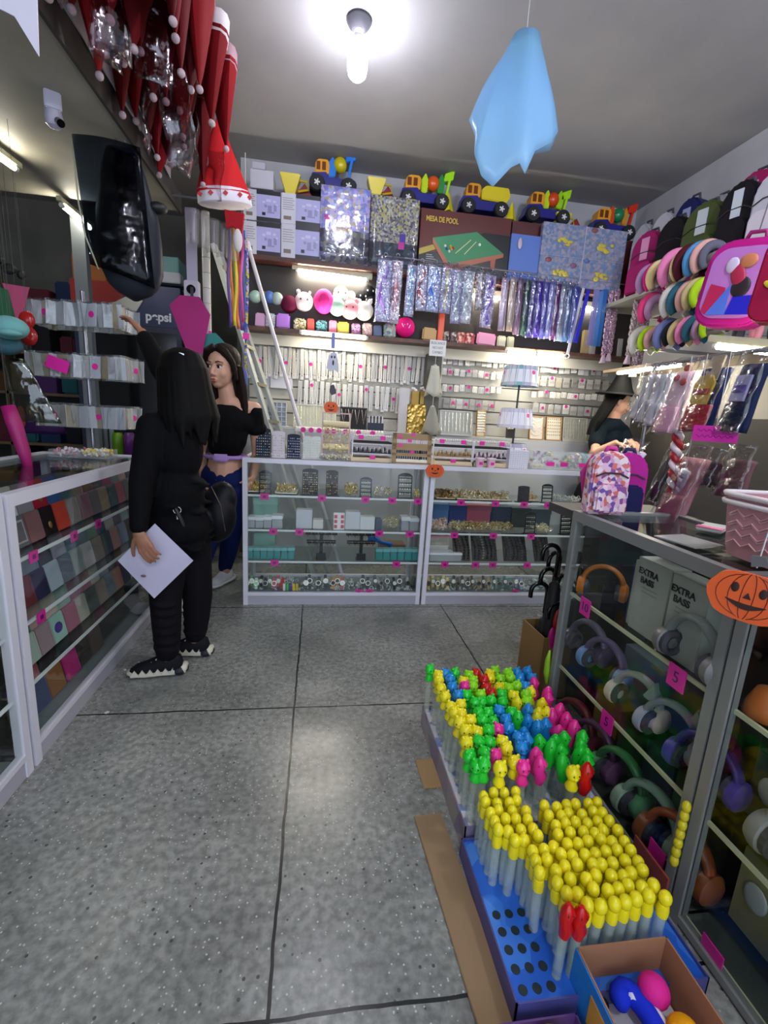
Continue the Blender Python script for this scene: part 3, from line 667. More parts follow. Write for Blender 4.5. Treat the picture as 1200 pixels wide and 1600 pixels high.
# ---- jewellery cards on the slatwalls
def card_mesh(nm, w, h, kind, sticker=None, seed=0):
    random.seed(seed); m = MB()
    m.box(-w/2, w/2, -.003, .003, -h, 0, 0)                       # card
    m.box(-w/2-.004, w/2+.004, -.006, -.003, -h-.006, .008, 1)      # clear sleeve
    m.cyl((0, -.004, .004), (0, .065, .004), .0025, n=5, mi=3)      # peg
    if kind == 'chain':
        for s in (-1, 1): m.tube([(s*w*.22, -.0065, -.01), (s*w*.2, -.0065, -h*.6), (0, -.0065, -h*.86)], .0012, 4, mi=3)
        m.ell((0, -.007, -h*.88), .005, nu=6, nv=4, mi=3)
    elif kind == 'studs':
        for i in range(2):
            for k in range(3): m.ell(((i-.5)*w*.5, -.007, -h*(.35+.2*k)), .0035, nu=5, nv=3, mi=3)
    elif kind == 'hoop': 
        for s in (-1, 1): m.torus((s*w*.22, -.007, -h*.6), w*.15, .0015, (PI/2, 0, 0), 8, 4, mi=3)
    if sticker: m.cyl((sticker[0]*w, -.0065, -h*sticker[1]), (sticker[0]*w, -.0078, -h*sticker[1]), .0155, n=10, mi=2)
    return m.mesh(nm, [M(random.choice(['f2f0ea', 'ebe8e0', 'f4f3ee', 'e4e0d6']), .5), FILM('fcfcfc', .04, 60), M('d8128a', .5), M(random.choice(['c8b070', 'b8b8b8', '8a7a5a']), .3, .8)])
PANELS = [ # (x0px, x1px, ypx at x0, ypx at x1, n, w, h, kind, label, stickers every)
  (388, 668, 540, 555, 44, .028, .255, 'chain', 'long white necklace card, upper row of the left panel', 'upper row of long necklace cards', 6),
  (470, 640, 594, 608, 21, .034, .215, 'chain', 'white necklace card, lower row of the left panel', 'lower row of long necklace cards', 5),
  (694, 800, 557, 563, 13, .042, .07, 'hoop', 'small earring card, topmost row right of the pillar', 'topmost row of small earring cards', 4),
  (838, 946, 566, 574, 12, .05, .085, 'studs', 'earring card, topmost row of the far right stretch', 'topmost row of earring cards at the right', 6),
  (694, 780, 575, 582, 10, .045, .06, 'studs', 'small earring card, second row right of the pillar', 'second row of small earring cards', 3),
  (838, 946, 587, 594, 10, .06, .09, 'hoop', 'earring card, second row of the far right stretch', 'second row of earring cards at the right', 4),
  (694, 780, 600, 605, 10, .045, .06, 'studs', 'small earring card, third row right of the pillar', 'third row of small earring cards', 3),
  (834, 946, 611, 617, 13, .05, .055, 'studs', 'earring card, third row of the far right stretch', 'third row of earring cards at the right', 5),
  (698, 768, 622, 626, 8, .055, .09, 'hoop', 'earring card, lowest row above the grey board', 'lowest row of earring cards by the necklace board', 2),
  (836, 930, 630, 637, 9, .06, .085, 'hoop', 'earring card, lowest row beside the hatted seller', 'lowest row of earring cards by the seller', 3)]
YCARD = YW-.15
for q, (pa, pb, ya, yb, n, w, h, kd, lb, gr, ev) in enumerate(PANELS):
    mesh = [card_mesh('card', w, h, kd, None, q*5+i) for i in range(3)]
    stk = [card_mesh('card', w, h, kd, (RU(-.1, .1), .18+.3*i), q*5+3+i) for i in range(2)]
    random.seed(q+50)
    for i in range(n):
        u = i/(n-1); p = PY(YCARD, pa+(pb-pa)*u, ya+(yb-ya)*u); s = (i % ev == ev//2)
        inst((stk[i % 2] if s else mesh[i % 3]), 'jewellery_card', (p.x+RU(-.004, .004), YCARD-RU(0, .03), p.z+RU(-.008, .004)), (0, RU(-.05, .05), RU(-.25, .25)),
             '%s, %s from the left%s' % (lb, ORD[i], ', pink sticker' if s else ''), 'jewellery card', gr, (1, 1, RU(.93, 1.06)))
# small bagged sets and grey organiser, gold bag etc. under the left panel
YL = 4.03
def sbox(name, label, cat, pa, pb, pt, pbm, y, dep, mat, group=None, rx=0, bevel=.003):
    a = PY(y, pa, pbm); b = PY(y, pb, pbm); tpt = PY(y, (pa+pb)/2, pt); zb = (a.z+b.z)/2
    if zb < 1.33: zb = ZG
    o = MB().box(-(b.x-a.x)/2, (b.x-a.x)/2, 0, dep, 0, tpt.z-zb).obj(name, mat, bevel=bevel, loc=((a.x+b.x)/2, y, zb), rot=(rx, 0, 0))
    return tag(o, label, cat, group)
sbox('bagged_set', 'clear bag of folded white boxes hanging behind the ladder', 'bag', 411, 421, 586, 605, YW-.151, .05, M('c8ccd0', .3, kind='clearbody', a=.7))
sbox('bagged_set', 'wider clear bag of white paper sheets hanging right of the leaning pole', 'bag', 422, 457, 587, 607, YW-.151, .05, M('e0e0e4', .3, kind='clearbody', a=.8))
# low jewellery ledge along the back wall
tag(MB().box(XB0+.02, XC0-.02, YW-.34, YW-.13, 1.226, 1.245).obj('ledge_board', M('d0cec8', .5)), 'white ledge under the long necklace cards', 'shelf')
tag(MB().box(XC1, XB1, YW-.34, YW-.13, 1.226, 1.245).obj('ledge_board', M('d0cec8', .5)), 'white ledge under the small earring cards', 'shelf')
YD = 3.95; YG = YW-.32; ZG = 1.2455
def onl(p): return Vector((p.x, p.y, ZG))
t = thing('bead_organizer', 'grey tray of square bead compartments standing behind the ladder', 'organizer', onl(PY(YG, 432, 663)), (-.06, 0, 0))
m = MB(); w, h = .16, .20
for i in range(5): m.box(-w/2+i*w/4-.003, -w/2+i*w/4+.003, 0, .02, 0, h)
for i in range(6): m.box(-w/2, w/2, 0, .02, i*h/5-.003, i*h/5+.003)
m.obj('grid', M('c8ccd0', .4), t); MB().box(-w/2, w/2, .015, .02, 0, h).obj('tray_back', M('8f9aa0', .4), t)
def jboard(label, pa, pb, pt, pbm, y, col, kind, frame='d0ccc0', n=5, rx=-.15, mcol='d8cc9a'):
    a = PY(y, pa, pbm); b = PY(y, pb, pbm); tp = PY(y, (pa+pb)/2, pt); w = b.x-a.x; h = tp.z-ZG
    t = thing('necklace_board', label, 'necklace board', ((a.x+b.x)/2, y, ZG), (rx, 0, 0))
    MB().box(-w/2, w/2, 0, .012, 0, h).obj('board', M(col, .7), t)
    f = MB(); e = .009
    f.box(-w/2, w/2, -.006, .012, 0, e).box(-w/2, w/2, -.006, .012, h-e, h).box(-w/2, -w/2+e, -.006, .012, 0, h).box(w/2-e, w/2, -.006, .012, 0, h); f.obj('frame', M(frame, .4), t)
    mm = M(mcol, .25, .8)
    for i in range(n):
        c = MB()
        if kind == 'drape':
            z0 = h*(.94-.8*i/n)
            c.tube([(-w*.38+w*.76*k/10, -.006, z0-h*.13*math.sin(PI*k/10)) for k in range(11)], .0035, 5)
        elif kind == 'v':
            x = -w/2+w*(i+.5)/n
            c.tube([(x-w/n*.33, -.006, h*.9), (x, -.006, h*.25), (x+w/n*.33, -.006, h*.9)], .004, 5)
        elif kind == 'line':
            x = -w/2+w*(i+.5)/n
            c.tube([(x+RU(-.002, .002), -.006, h*(.92-.08*k)) for k in range(11)], [.0012+.0014*(k % 2) for k in range(11)], 5)
        elif kind == 'row':
            z0 = h*(.9-.8*i/n)
            for k in range(7): c.ell((-w*.38+w*.76*k/6, -.006, z0), (.005, .004, .007), nu=5, nv=3)
        c.obj('necklace' if kind in ('drape', 'v', 'line') else 'earring_row', mm, t)
    return t
jboard('wide pale board of fine gold chains on the ledge behind the necklace rack', 458, 525, 632, 664, YG, 'c8c8b4', 'line', n=14, mcol='e0d8a8')
jboard('black velvet board with pale V-shaped necklaces beside the navy brushes', 531, 573, 636, 667, YG, '0c0a0c', 'v', frame='1a1416', n=4, mcol='e8dcc8')
t = thing('brush_set', 'upright navy and white pencils in a dark holder right of the black necklace board', 'pen holder', onl(PY(YG, 587, 670)))
MB().box(-.07, .07, 0, .05, 0, .07).obj('holder', M('1e2036', .4), t)
for i in range(9): MB().cyl((-.06+.015*i, .025, .06), (-.06+.015*i, .025, .13), .005, n=6).obj('pen', M('20203a' if i % 2 else 'e4e4e8', .4), t)
t = thing('pearl_plate', 'long white tray of pearl clips with pink tags along the back of the counter', 'tray', PY(3.62, 515, 672))
MB().box(-.26, .42, -.06, .06, -.02, 0).obj('tray', M('d8d8d0', .4), t)
k = MB()
for i in range(60): k.ell((-.25+.66*i/59, -.05+.02*(i % 2), .006), (.008, .008, .012), nu=6, nv=4)
k.obj('pearls', M('e8e6da', .3), t)
for i, x in enumerate((-.2, -.14, -.08, -.02, .03, .12, .22, .33)): MB().cyl((x, -.066, -.005), (x, -.07, -.005), .02, n=10).obj('price_tag', PINK, t)
t = thing('tray_stand', 'slim white rack holding up the long pearl tray', 'rack', PY(3.62, 515, 672)-Vector((0, 0, .02)))
zz = t.location.z-1.055; k = MB()
for x in (-.25, .08, .41):
    for y in (-.05, .0): k.box(x-.004, x+.004, y-.004, y+.004, -zz, 0)
k.box(-.25, .41, -.054, -.05, -zz*.5-.004, -zz*.5+.004); k.obj('legs', WHITE, t)
# gold sheets bag, tulle ghosts
sbox('gold_gift_bag', 'tall shiny gold bag standing on the ledge left of the grey pillar', 'gift bag', 634, 663, 632, 672, YG, .07, M('b89848', .25, .6, kind='sparkle', cols='b89848,c8a858,a88838', sc=30))
sbox('gold_bottle_bag', 'narrower gold bag with white tissue behind the tall gold bag, at left', 'gift bag', 643, 654, 611, 632, YG+.04, .05, M('9a7c30', .3, .5))
sbox('gold_bottle_bag', 'narrower gold bag with white tissue behind the tall gold bag, at right', 'gift bag', 656, 666, 611, 632, YG+.04, .05, M('a8883a', .3, .5))
for i, px in enumerate((648, 661)):
    p = PY(YG+.06, px, 609); k = MB()
    for j in range(6): k.ell((RU(-.018, .018), RU(-.01, .01), RU(-.01, .015)), RU(.01, .016), nu=7, nv=5)
    tag(k.obj('white_tissue', M('e8e6e2', .8), loc=p, smooth=True), 'white tissue puff atop the %s narrow gold bag' % ['left', 'right'][i], 'tissue')
sbox('tall_clear_pack', 'tall clear pack of white clips hanging left of the gold bags', 'packet', 622, 637, 606, 662, YG, .04, M('ddd8d4', .25, kind='clearbody', a=.6))
def tulle(label, px, py, pb, w0, w1, y, col, a=.8):
    p = PY(y, px, py); zb = PY(y, px, pb).z; h = p.z-zb; wm = .0014*y
    def fn(u, v):
        ww = (w0+(w1-w0)*v)*wm
        an = u*2*PI; fold = 1+.18*v*math.sin(5*an+1.3)
        return (ww/2*math.cos(an)*fold, ww/3*math.sin(an)*fold, -h*v-.02*v*math.sin(3*an))
    t = thing('tulle_ghost', label, 'hanging decoration', p)
    MB().sheet(fn, 30, 8, .002).obj('veil', M(col, .6, kind='veil', a=a), t, True)
    MB().ell((0, 0, -.005), (.02, .015, .02)).obj('knot', M('b8b4a8', .6), t, True)
    MB().cyl((0, 0, 0), (0, 0, .09), .002, n=5).obj('cord', M('c8c8c0', .6), t)
tulle('white tulle ghost hanging on the grey pillar under the paper sign', 680, 572, 617, 12, 26, 4.02, 'e6e6da', .85)
tulle('larger see-through tulle ghost hanging low before the grey pillar', 676, 636, 676, 8, 30, 3.98, 'c8c8bc', .5)
# pillar sign
p = PY(4.0, 684, 544); t = thing('paper_sign', 'white paper sign with three printed lines hung on the grey pillar', 'sign', p)
MB().box(-.072, .072, 0, .003, -.065, .065).obj('paper', M('dcdcd8', .6), t)
for i, s in enumerate(('BUSCANOS', 'NO HAY', 'CAMBIO')): text('printed_line', s, .03, M('6a6a70', .6), t, (0, -.001, .04-.038*i), (PI/2, 0, 0), sx=.8)
MB().bar((.05, .0, -.065), (.05, .0, -.34), .006).obj('cord', M('c8c4b0', .6), t)
# boards right of the pillar
jboard('large grey framed board of silver chains right of the grey pillar', 686, 738, 641, 675, YG-.05, 'a8aca4', 'line', n=9, mcol='e0e0dc', frame='c0c0bc')
jboard('narrow cream board ruled with pale rows, in the middle of the right ledge', 744, 758, 640, 679, YG, 'e4dcc4', 'row', frame='c8a060', n=8, mcol='e8e0c8')
jboard('wood-framed white board of draped pearl necklaces', 826, 848, 650, 687, YG-.02, 'e4dece', 'drape', frame='b88848', n=5, mcol='f0e8d4')
jboard('wood-framed white board with a column of gold pendants', 852, 876, 651, 688, YG-.02, 'e6e0d0', 'row', frame='b88848', n=6, mcol='d0b060')
jboard('wide silver-grey board of rings beside the seller in the pointed hat', 878, 916, 652, 690, YG-.02, 'b4b4a4', 'line', frame='c8c4b4', n=10, mcol='d8d4c0')
jboard('tiny black card with gold earrings behind the card spinner', 793, 806, 644, 664, YG, '0c0c0c', 'row', frame='1a1a1a', n=3)
# spinner with packs on the counter
p = PY(3.52, 798, 720); t = thing('card_spinner', 'tall spinner hung with lilac and aqua jewellery packs on the right glass counter', 'display spinner', (p.x, 3.52, 1.055))
MB().cyl((0, 0, 0), (0, 0, .78), .008, n=10).lathe([(0, 0), (.09, 0), (.085, .012), (0, .02)], n=20).obj('pole', M('4a4a4c', .3, .7), t, 'auto')
for lv, (z, r, n) in enumerate(((.76, .115, 15), (.44, .11, 15), (.17, .10, 11))):
    MB().torus((0, 0, z), r, .003, n=24, k=6).obj('ring', M('8a8a8c', .3, .8), t)
    for i in range(n):
        a = 2*PI*i/n; c = ['c8c4dc', 'd4d2e4', 'b8b8d0', '78b4b8', 'a8c8cc'][(i*(lv+2)+lv) % (5 if lv == 0 else 3)]
        k = MB().box(-.036, .036, -.004, .004, -.15, 0); k.box(-.03, .03, -.0052, -.004, -.125, -.03, 1)
        if i % 5 == 1: k.cyl((0, -.004, -.05), (0, -.007, -.05), .016, n=10, mi=2)
        k.obj('jewellery_pack', [M(c, .2, kind='clearbody', a=.85), M('e4e4ea', .4), M('d8128a', .5)], t, loc=(r*math.sin(a), -r*math.cos(a), z), rot=(-.15, 0, a))
# ---- toys and bags on the lower wall shelf (front row, back row) : name, pxcentre, pybottom, size px, colours
YT1, YT2 = YS+.06, YS+.12
def blob(name, label, cat, px, py, r, col, y, sx=1, sz=1, rough=.7, kind='cloth', face=None, group=None, ears=None):
    p = PY(y, px, py); t = thing(name, label, cat, p, RU(-.3, .3), group); k = r*y/FPX*1.12
    MB().ell((0, 0, 0), (k*sx, k*.75, k*sz), nu=18, nv=12).obj('body', M(col, rough, kind=kind), t, True)
    if ears:
        for s in (-1, 1): MB().ell((s*k*sx*.6, 0, k*sz*.95), (k*.28, k*.2, k*.3), nu=10, nv=7).obj('ear', M(ears, .8, kind='cloth'), t, True)
    if face:
        for s in (-1, 1): MB().ell((s*k*.35, -k*.66, k*.15), (k*.1, k*.08, k*.13), nu=8, nv=6).obj('eye', M(face, .3), t, True)
    return t
random.seed(11)
for i, (px, py, r, c, nm) in enumerate(((399, 464, 8, 'a8c8b8', 'pearly green'), (412, 464, 7, '9a8848', 'gold and green'), (421, 465, 8, '4a6aa8', 'metallic blue'), (433, 467, 8, '98a8a0', 'silver grey'))):
    blob('foil_balloon', '%s shiny foil ball at the left end of the toy shelf' % nm, 'toy', px, py, r, c, YT2, rough=.15, kind='film' if 0 else 'paint')
blob('plush_toy', 'dark maroon fluffy ball beside the cream plush on the toy shelf', 'plush toy', 452, 476, 11, '5a1030', YT2)
blob('plush_toy', 'cream and pink fluffy plush between the maroon and the hot pink ball', 'plush toy', 475, 472, 12, 'e0c8cc', YT2, ears='e8b8c8', face='3a2a2a')
t = blob('round_pillow', 'hot pink round cushion behind the other, left one', 'cushion', 494, 470, 13, 'e0288a', YT2+.05, sx=.7)
t = blob('round_pillow', 'hot pink round cushion with a darker ring, in front', 'cushion', 506, 471, 15, 'e83088', YT1, sx=.85)
MB().torus((0, -.06, 0), .04, .005, (PI/2, 0, 0), 20, 6).obj('ring_pattern', M('b01868', .6), t)
blob('plush_toy', 'pale mint and peach fluffy plush at the back of the toy shelf', 'plush toy', 533, 462, 13, 'bcd4c4', YT2+.03, face='4a3a3a')
blob('plush_toy', 'peach fluffy plush head right of the mint one', 'plush toy', 549, 464, 10, 'd8b0a8', YT2+.03)
blob('plush_toy', 'mint green fluffy plush in front of the pale mint one', 'plush toy', 527, 480, 11, 'a8d0b8', YT1, ears='a8d0b8')
blob('plush_toy', 'salmon pink fluffy plush in the middle of the toy shelf', 'plush toy', 547, 484, 12, 'e898a0', YT1, ears='e898a0', face='3a2a2a')
blob('plush_toy', 'white fluffy plush left of the silver hanging pack', 'plush toy', 569, 486, 12, 'd8d4cc', YT1, ears='d8d4cc')
for i, (px, py, nm) in enumerate(((565, 466, 'lower'), (577, 458, 'upper'), (578, 472, 'right-hand'))):
    blob('black_plush', '%s black plush head with white spots under the colourful poster boxes' % nm, 'plush toy', px, py, 10, '101014', YT2+.02, face='f0f0f0')
def pouch(name, label, cat, pa, pb, pt, pbm, col, y, kind='', group=None, **k):
    a = PY(y, pa, pbm); b = PY(y, pb, pbm); h = PY(y, pa, pt).z-a.z; w = b.x-a.x
    return tag(MB().obb((0, 0, h/2), (w, min(w, h)*.4, h), (0, RU(-.06, .06), 0)).obj(name, M(col, .3, kind=kind, **k) if kind else M(col, .4), loc=((a.x+b.x)/2, y, max(ZM+.002, ZM+.002)), bevel=min(w, h)*.12, smooth='auto'), label, cat, group)
pouch('lilac_pouch', 'pale pink translucent pouch at the left end of the toy shelf', 'pouch', 399, 414, 486, 508, 'd8a8cc', YT1)
pouch('holographic_pouch', 'holographic silver pouch beside the pale pink one', 'pouch', 415, 430, 484, 507, 'c8b8cc', YT1, 'sparkle', cols='c8b8cc,e0d8e4,a8c8c0', sc=60)
t = pouch('lilac_pouch', 'lilac pouch with gold letters on it, left part of the toy shelf', 'pouch', 432, 453, 484, 508, 'b878d8', YT1)
pouch('glitter_pouch', 'gold glitter pouch between the lilac pouch and the red one', 'pouch', 459, 478, 488, 507, 'b8a878', YT1, 'sparkle', cols='b8a878,e8e0c0,6a6048', sc=90)
pouch('red_pouch', 'small bright red pouch on the toy shelf', 'pouch', 480, 491, 489, 509, 'd83a2a', YT1)
pouch('teal_pouch', 'dark teal sequined pouch right of the red one', 'pouch', 494, 511, 492, 511, '3a7a80', YT1, 'sparkle', cols='3a7a80,5a8a98,204850', sc=90)
pouch('pink_cup', 'coral pink pouch in the middle of the toy shelf', 'pouch', 514, 526, 493, 513, 'e07088', YT1)
pouch('yellow_pouch', 'yellow crumpled pouch next to the coral pink one', 'pouch', 527, 545, 497, 516, 'd8c038', YT1)
pouch('mauve_pouch', 'mauve shiny pouch right of the yellow one', 'pouch', 549, 563, 500, 518, 'a07098', YT1, 'sparkle', cols='a07098,c090b0,806080', sc=60)
pouch('peach_pouch', 'peach iridescent pouch, second right of the yellow one', 'pouch', 566, 581, 498, 518, 'c8a090', YT1, 'sparkle', cols='c8a090,d8c0b8,a890a0', sc=60)
pouch('navy_pouch', 'dusky blue pouch below the silver hanging pack', 'pouch', 583, 596, 503, 521, '505a80', YT1)
pouch('iridescent_pouch', 'round iridescent green-grey pouch left of the pink lettered ball', 'pouch', 599, 618, 499, 521, '90a098', YT1, 'sparkle', cols='90a098,b8c8b8,708090,c0a8a0', sc=40)
t = blob('pink_ball_purse', 'hot pink ball purse with white marks on the toy shelf', 'purse', 633, 512, 13, 'e01878', YT1)
for i in range(4): MB().obb((-.03+.02*i, -.058, .01-.008*(i % 2)), (.006, .006, .03), (0, .3*(i-1.5), 0)).obj('white_mark', M('f0d8e4', .5), t)
pouch('kraft_box', 'kraft paper box under the pink and orange packs', 'box', 659, 681, 508, 529, 'b89050', YT1)
pouch('orange_box', 'narrow bright orange box right of the kraft paper box', 'box', 683, 692, 486, 531, 'e0582a', YT1)
for i, (a, b, tp, c, nm) in enumerate(((658, 676, 486, 'f05a9a', 'left'), (692, 704, 488, 'f0609a', 'right'))):
    pouch('pink_pack', 'neon pink striped pack %s of the orange box' % nm, 'packet', a, b, tp, 508, c, YT2, 'stripe', c2='e0389a', sc=30, d='DIAGONAL')
for i, (a, b, c, cc) in enumerate(((691, 701, '3a2a2c', '3a2a2c,8a7a70,c0b0a0'), (703, 713, '4a3a38', '4a3a38,706058,d0c0b8'), (714, 726, 'c86a60', 'c86a60,e8b8a8,8a4038'), (727, 741, 'c05058', 'c05058,e8c0b0,803030'))):
    pouch('scrunchie_tub', '%s round tub of scrunchies, %s from the orange box' % (['dark', 'black and white', 'coral', 'red and pink'][i], ORD[i]), 'tub', a, b, 515, 533, c, YT1, 'sparkle', cols=cc, sc=50)
pouch('rose_pouch', 'soft pink satin pouch near the pillar end of the toy shelf', 'pouch', 744, 773, 518, 538, 'e8a0c0', YT1)
pouch('black_canister', 'black canister standing behind the hanging glitter packs', 'canister', 740, 755, 483, 516, '18181a', YT2)
pouch('cream_box', 'pale cream box at the foot of the glitter packs, left one', 'box', 776, 789, 523, 541, 'd0d0b4', YT1)
pouch('cream_box', 'pale cream box at the foot of the glitter packs, right one', 'box', 791, 802, 524, 542, 'c8c8a8', YT1)
pouch('wooden_block', 'light wooden block figure right of the blue hair extensions', 'wooden toy', 906, 918, 514, 552, 'c8b078', YT1)
pouch('rounded_bag', 'pale round-topped pouch behind the wooden block', 'pouch', 917, 930, 508, 546, 'c0c4b8', YT2)
pouch('white_box', 'white box at the right end of the toy shelf', 'box', 963, 973, 506, 538, 'b8b8b4', YT2)

# ---- packs hanging from a rail in front of the toy shelf
YH = YS-.035
ra, rb = PY(YH+.02, 588, 398), PY(YH+.02, 985, 446)
tag(MB().cyl(ra, rb, .006, n=8).obj('hanging_rail', M('9a9aa0', .3, .8)), 'thin steel rail holding the long glitter packs', 'rail')
def pack(label, pc, pt, pb, wpx, cols, group, name='glitter_pack', toy=None, sc=90, tilt=None, alpha=.62):
    p = PY(YH, pc, pt); zb = PY(YH, pc, pb).z; h = p.z-zb; w = wpx*YH/FPX*.98
    t = thing(name, label, 'hanging pack', p, (0, RU(-.03, .03) if tilt is None else tilt, RU(-.12, .12)), group)
    if cols:
        MB().box(-w/2+.006, w/2-.006, .0, .006, -h+.01, -.03).obj('backing_card', M('c', .35, .2, kind='sparkle', cols=cols, sc=sc) if 0 else M(cols.split(',')[0], .3, .15, kind='sparkle', cols=cols, sc=sc), t)
    f = MB(); f.sheet(lambda u, v: (-w/2+w*u, -.014-.012*math.sin(PI*u)+.004*math.sin(13*v+7*u), -h*v), 6, 10, .0015); f.obj('clear_sleeve', FILM('f2f2fa', .16, 24), t, True)
    if toy:
        c, shp = toy
        k = MB()
        if shp == 'braid': k.tube([(w*.16*math.sin(q*1.1), -.006, -h*.12-h*.8*q/14) for q in range(15)], [.010+.003*(q % 2) for q in range(15)], 7)
        elif shp == 'spindle': k.tube([(0, -.006, -h*(.2+.06*q)) for q in range(12)], [.004, .006, .01, .016, .021, .023, .022, .018, .016, .02, .012, .004], 8)
        elif shp == 'stick': k.tube([(0, -.006, -h*.14), (0, -.006, -h*.9)], .011, 8); k.ell((0, -.006, -h*.16), (.02, .01, .02), nu=8, nv=6)
        elif shp == 'curve': k.tube([(w*.2*math.cos(q*.6), -.006, -h*.15-h*.72*q/10) for q in range(11)], [.008, .012, .014, .014, .01, .012, .02, .024, .018, .012, .006], 8)
        k.obj('toy', M(c, .4), t, True)
    MB().torus((0, .008, .012), .014, .003, (PI/2, 0, 0), 12, 5).obj('hook', M('9a9aa0', .3, .8), t)
    return t
SILV = 'd8d8e8,f2f2fa,b8b8d0,a8c8d8,c8a8d0'
GG = 'silver glitter packs hanging on the rail'
gl = [(603, 400, 505, 24, SILV, ('8a4ab8', 'curve'), 'silver holographic pack with a purple curl, leftmost on the rail'),
      (622, 401, 508, 18, 'd8d0cc,e8e4e0,c8a0a0', ('c06068', 'spindle'), 'silver pack holding a long red spindle toy'),
      (645, 408, 497, 16, SILV, ('58b8c8', 'stick'), 'silver pack with an aqua stick toy'),
      (660, 409, 488, 18, 'd0d0d8,e8e8f0,b0b0bc', ('a8383a', 'curve'), 'clear pack with a dark red toy under a pink sticker'),
      (681, 411, 490, 22, 'c8dce8,e8f0f8,90b8d0', ('1f78d8', 'curve'), 'clear pack with a bright blue mermaid-like toy'),
      (701, 413, 492, 20, SILV, ('d8c858', 'stick'), 'silver pack with a yellow stick toy'),
      (716, 416, 508, 18, SILV, ('b8dcc0', 'braid'), 'silver pack with a pale green braid'),
      (734, 418, 508, 20, 'd8d8d0,f0f0e8,b8c8c0', ('c8dcc8', 'braid'), 'clear pack with a mint braid and a pink tag'),
      (752, 422, 486, 16, 'c8b8a0,e8e0d0,988870', ('d8c8c0', 'stick'), 'clear pack above the black canister'),
      (768, 424, 515, 20, 'd8d0dc,ece8f0,b8a8c8', ('7a3ac8', 'braid'), 'clear pack with a violet braid')]
for a in gl: pack(a[6], a[0], a[1], a[2], a[3], a[4], GG, toy=a[5])
HX = [(790, 430, 520, 'd0b8c0', 'cream pink'), (803, 430, 521, 'c8b090', 'golden beige'), (815, 431, 526, '8a6a80', 'dusty mauve'), (826, 433, 527, '1f5a48', 'dark green'), (836, 435, 530, '3a2a80', 'indigo'), (845, 436, 530, '4a2ab0', 'royal purple'), (855, 437, 532, '6a6ac0', 'periwinkle'), (864, 438, 532, '8a8ac8', 'pale lavender'),
      (873, 440, 533, '6a1a6a', 'plum'), (883, 441, 536, '8a98a0', 'smoky grey'), (893, 443, 537, '3a6a98', 'steel blue'), (902, 444, 538, '2a5ab8', 'cobalt blue')]
for i, (px, t0, b0, c, nm) in enumerate(HX):
    d = lin(c)
    p = PY(YH, px, t0); h = p.z-PY(YH, px, b0).z; w = 11.5*YH/FPX
    t = thing('hair_extension_pack', '%s straight hair extension in a long clear sleeve' % nm, 'hair extension', p, (0, RU(-.02, .02), RU(-.2, .2)), 'straight hair extensions hanging on the rail')
    k = MB()
    for q in range(9): k.tube([(-w*.36+w*.72*q/8, -.004+.003*(q % 2), -.02), (-w*.36+w*.72*q/8+RU(-.002, .002), -.006, -h*.55), (-w*.36+w*.72*q/8+RU(-.003, .003), -.004, -h+.012)], .0042, 5)
    k.obj('hair_strands', M(c, .35), t, True)
    MB().sheet(lambda u, v: (-w/2+w*u, -.014-.01*math.sin(PI*u), -h*v), 4, 8, .0015).obj('clear_sleeve', FILM('f2f2fa', .12, 24), t, True)
    MB().torus((0, .008, .012), .012, .003, (PI/2, 0, 0), 10, 5).obj('hook', M('9a9aa0', .3, .8), t)
t = thing('white_strip', 'long white plastic hanging strip with a hook at its foot', 'hanging strip', PY(YH-.02, 912, 450), (0, .12, 0))
MB().box(-.012, .012, 0, .004, -.56, 0).torus((0, 0, -.575), .02, .005, (PI/2, 0, 0), 12, 6, a0=-2.2, a1=1.2).obj('strip', M('c8ccd8', .4), t)
tag(MB().box(-.016, .016, 0, .008, -.45, 0).obj('ribbon_roll', M('2020b0', .4), loc=PY(YH, 920, 452), rot=(0, .12, 0)), 'deep blue flat ribbon hanging beside the white strip', 'ribbon')
RB = [(932, 452, 540, '8a88c0', '', 'lavender flat ribbon bundle'), (939, 455, 541, '5a8ac8', '', 'sky blue ribbon bundle'), (946, 452, 541, '2a6ab0', '', 'mid blue ribbon bundle'), (956, 455, 555, 'c078b0', 'b', 'pink and violet braided cord'), (966, 452, 552, 'd888a8', 'b', 'rose braided cord'),
      (1000, 440, 555, 'c8b8a0', 'b', 'silver-beige sequined braid'), (1010, 445, 575, 'b8a088', 'b', 'beige braid ending in a yellow tuft'), (1019, 448, 570, 'a88878', 'b', 'dusty brown braid beside the headbands')]
for px, t0, b0, c, k_, nm in RB:
    y = YH-.1 if px < 990 else 3.6
    p = PY(y, px, t0); pb_ = PY(y, px-(px-930)*.12-10, b0); h = p.z-pb_.z; dx = pb_.x-p.x
    t = thing('ribbon_bundle', '%s hanging at the right end of the back wall' % nm, 'ribbon', p, 0, 'ribbons and braids hanging at the corner')
    if k_:
        for s in (0, 2.1, 4.2): MB().tube([(dx*q/24+.014*math.cos(q*.9+s), .014*math.sin(q*.9+s), -h*q/24) for q in range(25)], .011, 6).obj('strand', M(c if s != 2.1 else 'e0d8e0', .35, kind='sparkle', cols=c+',e8dce8,9a7a98', sc=160), t, True)
        MB().lathe([(0, 0), (.012, 0), (.03, -.07), (0, -.07)], (dx, 0, -h), 8).obj('tuft', M({'beige braid ending in a yellow tuft': 'd8c888'}.get(nm, 'd0b8c8'), .8), t)
    else:
        for q in range(4): MB().box(-.02+.012*q, -.011+.012*q, -.002*q, .003, -h, 0).obj('ribbon', M(c, .35), t)

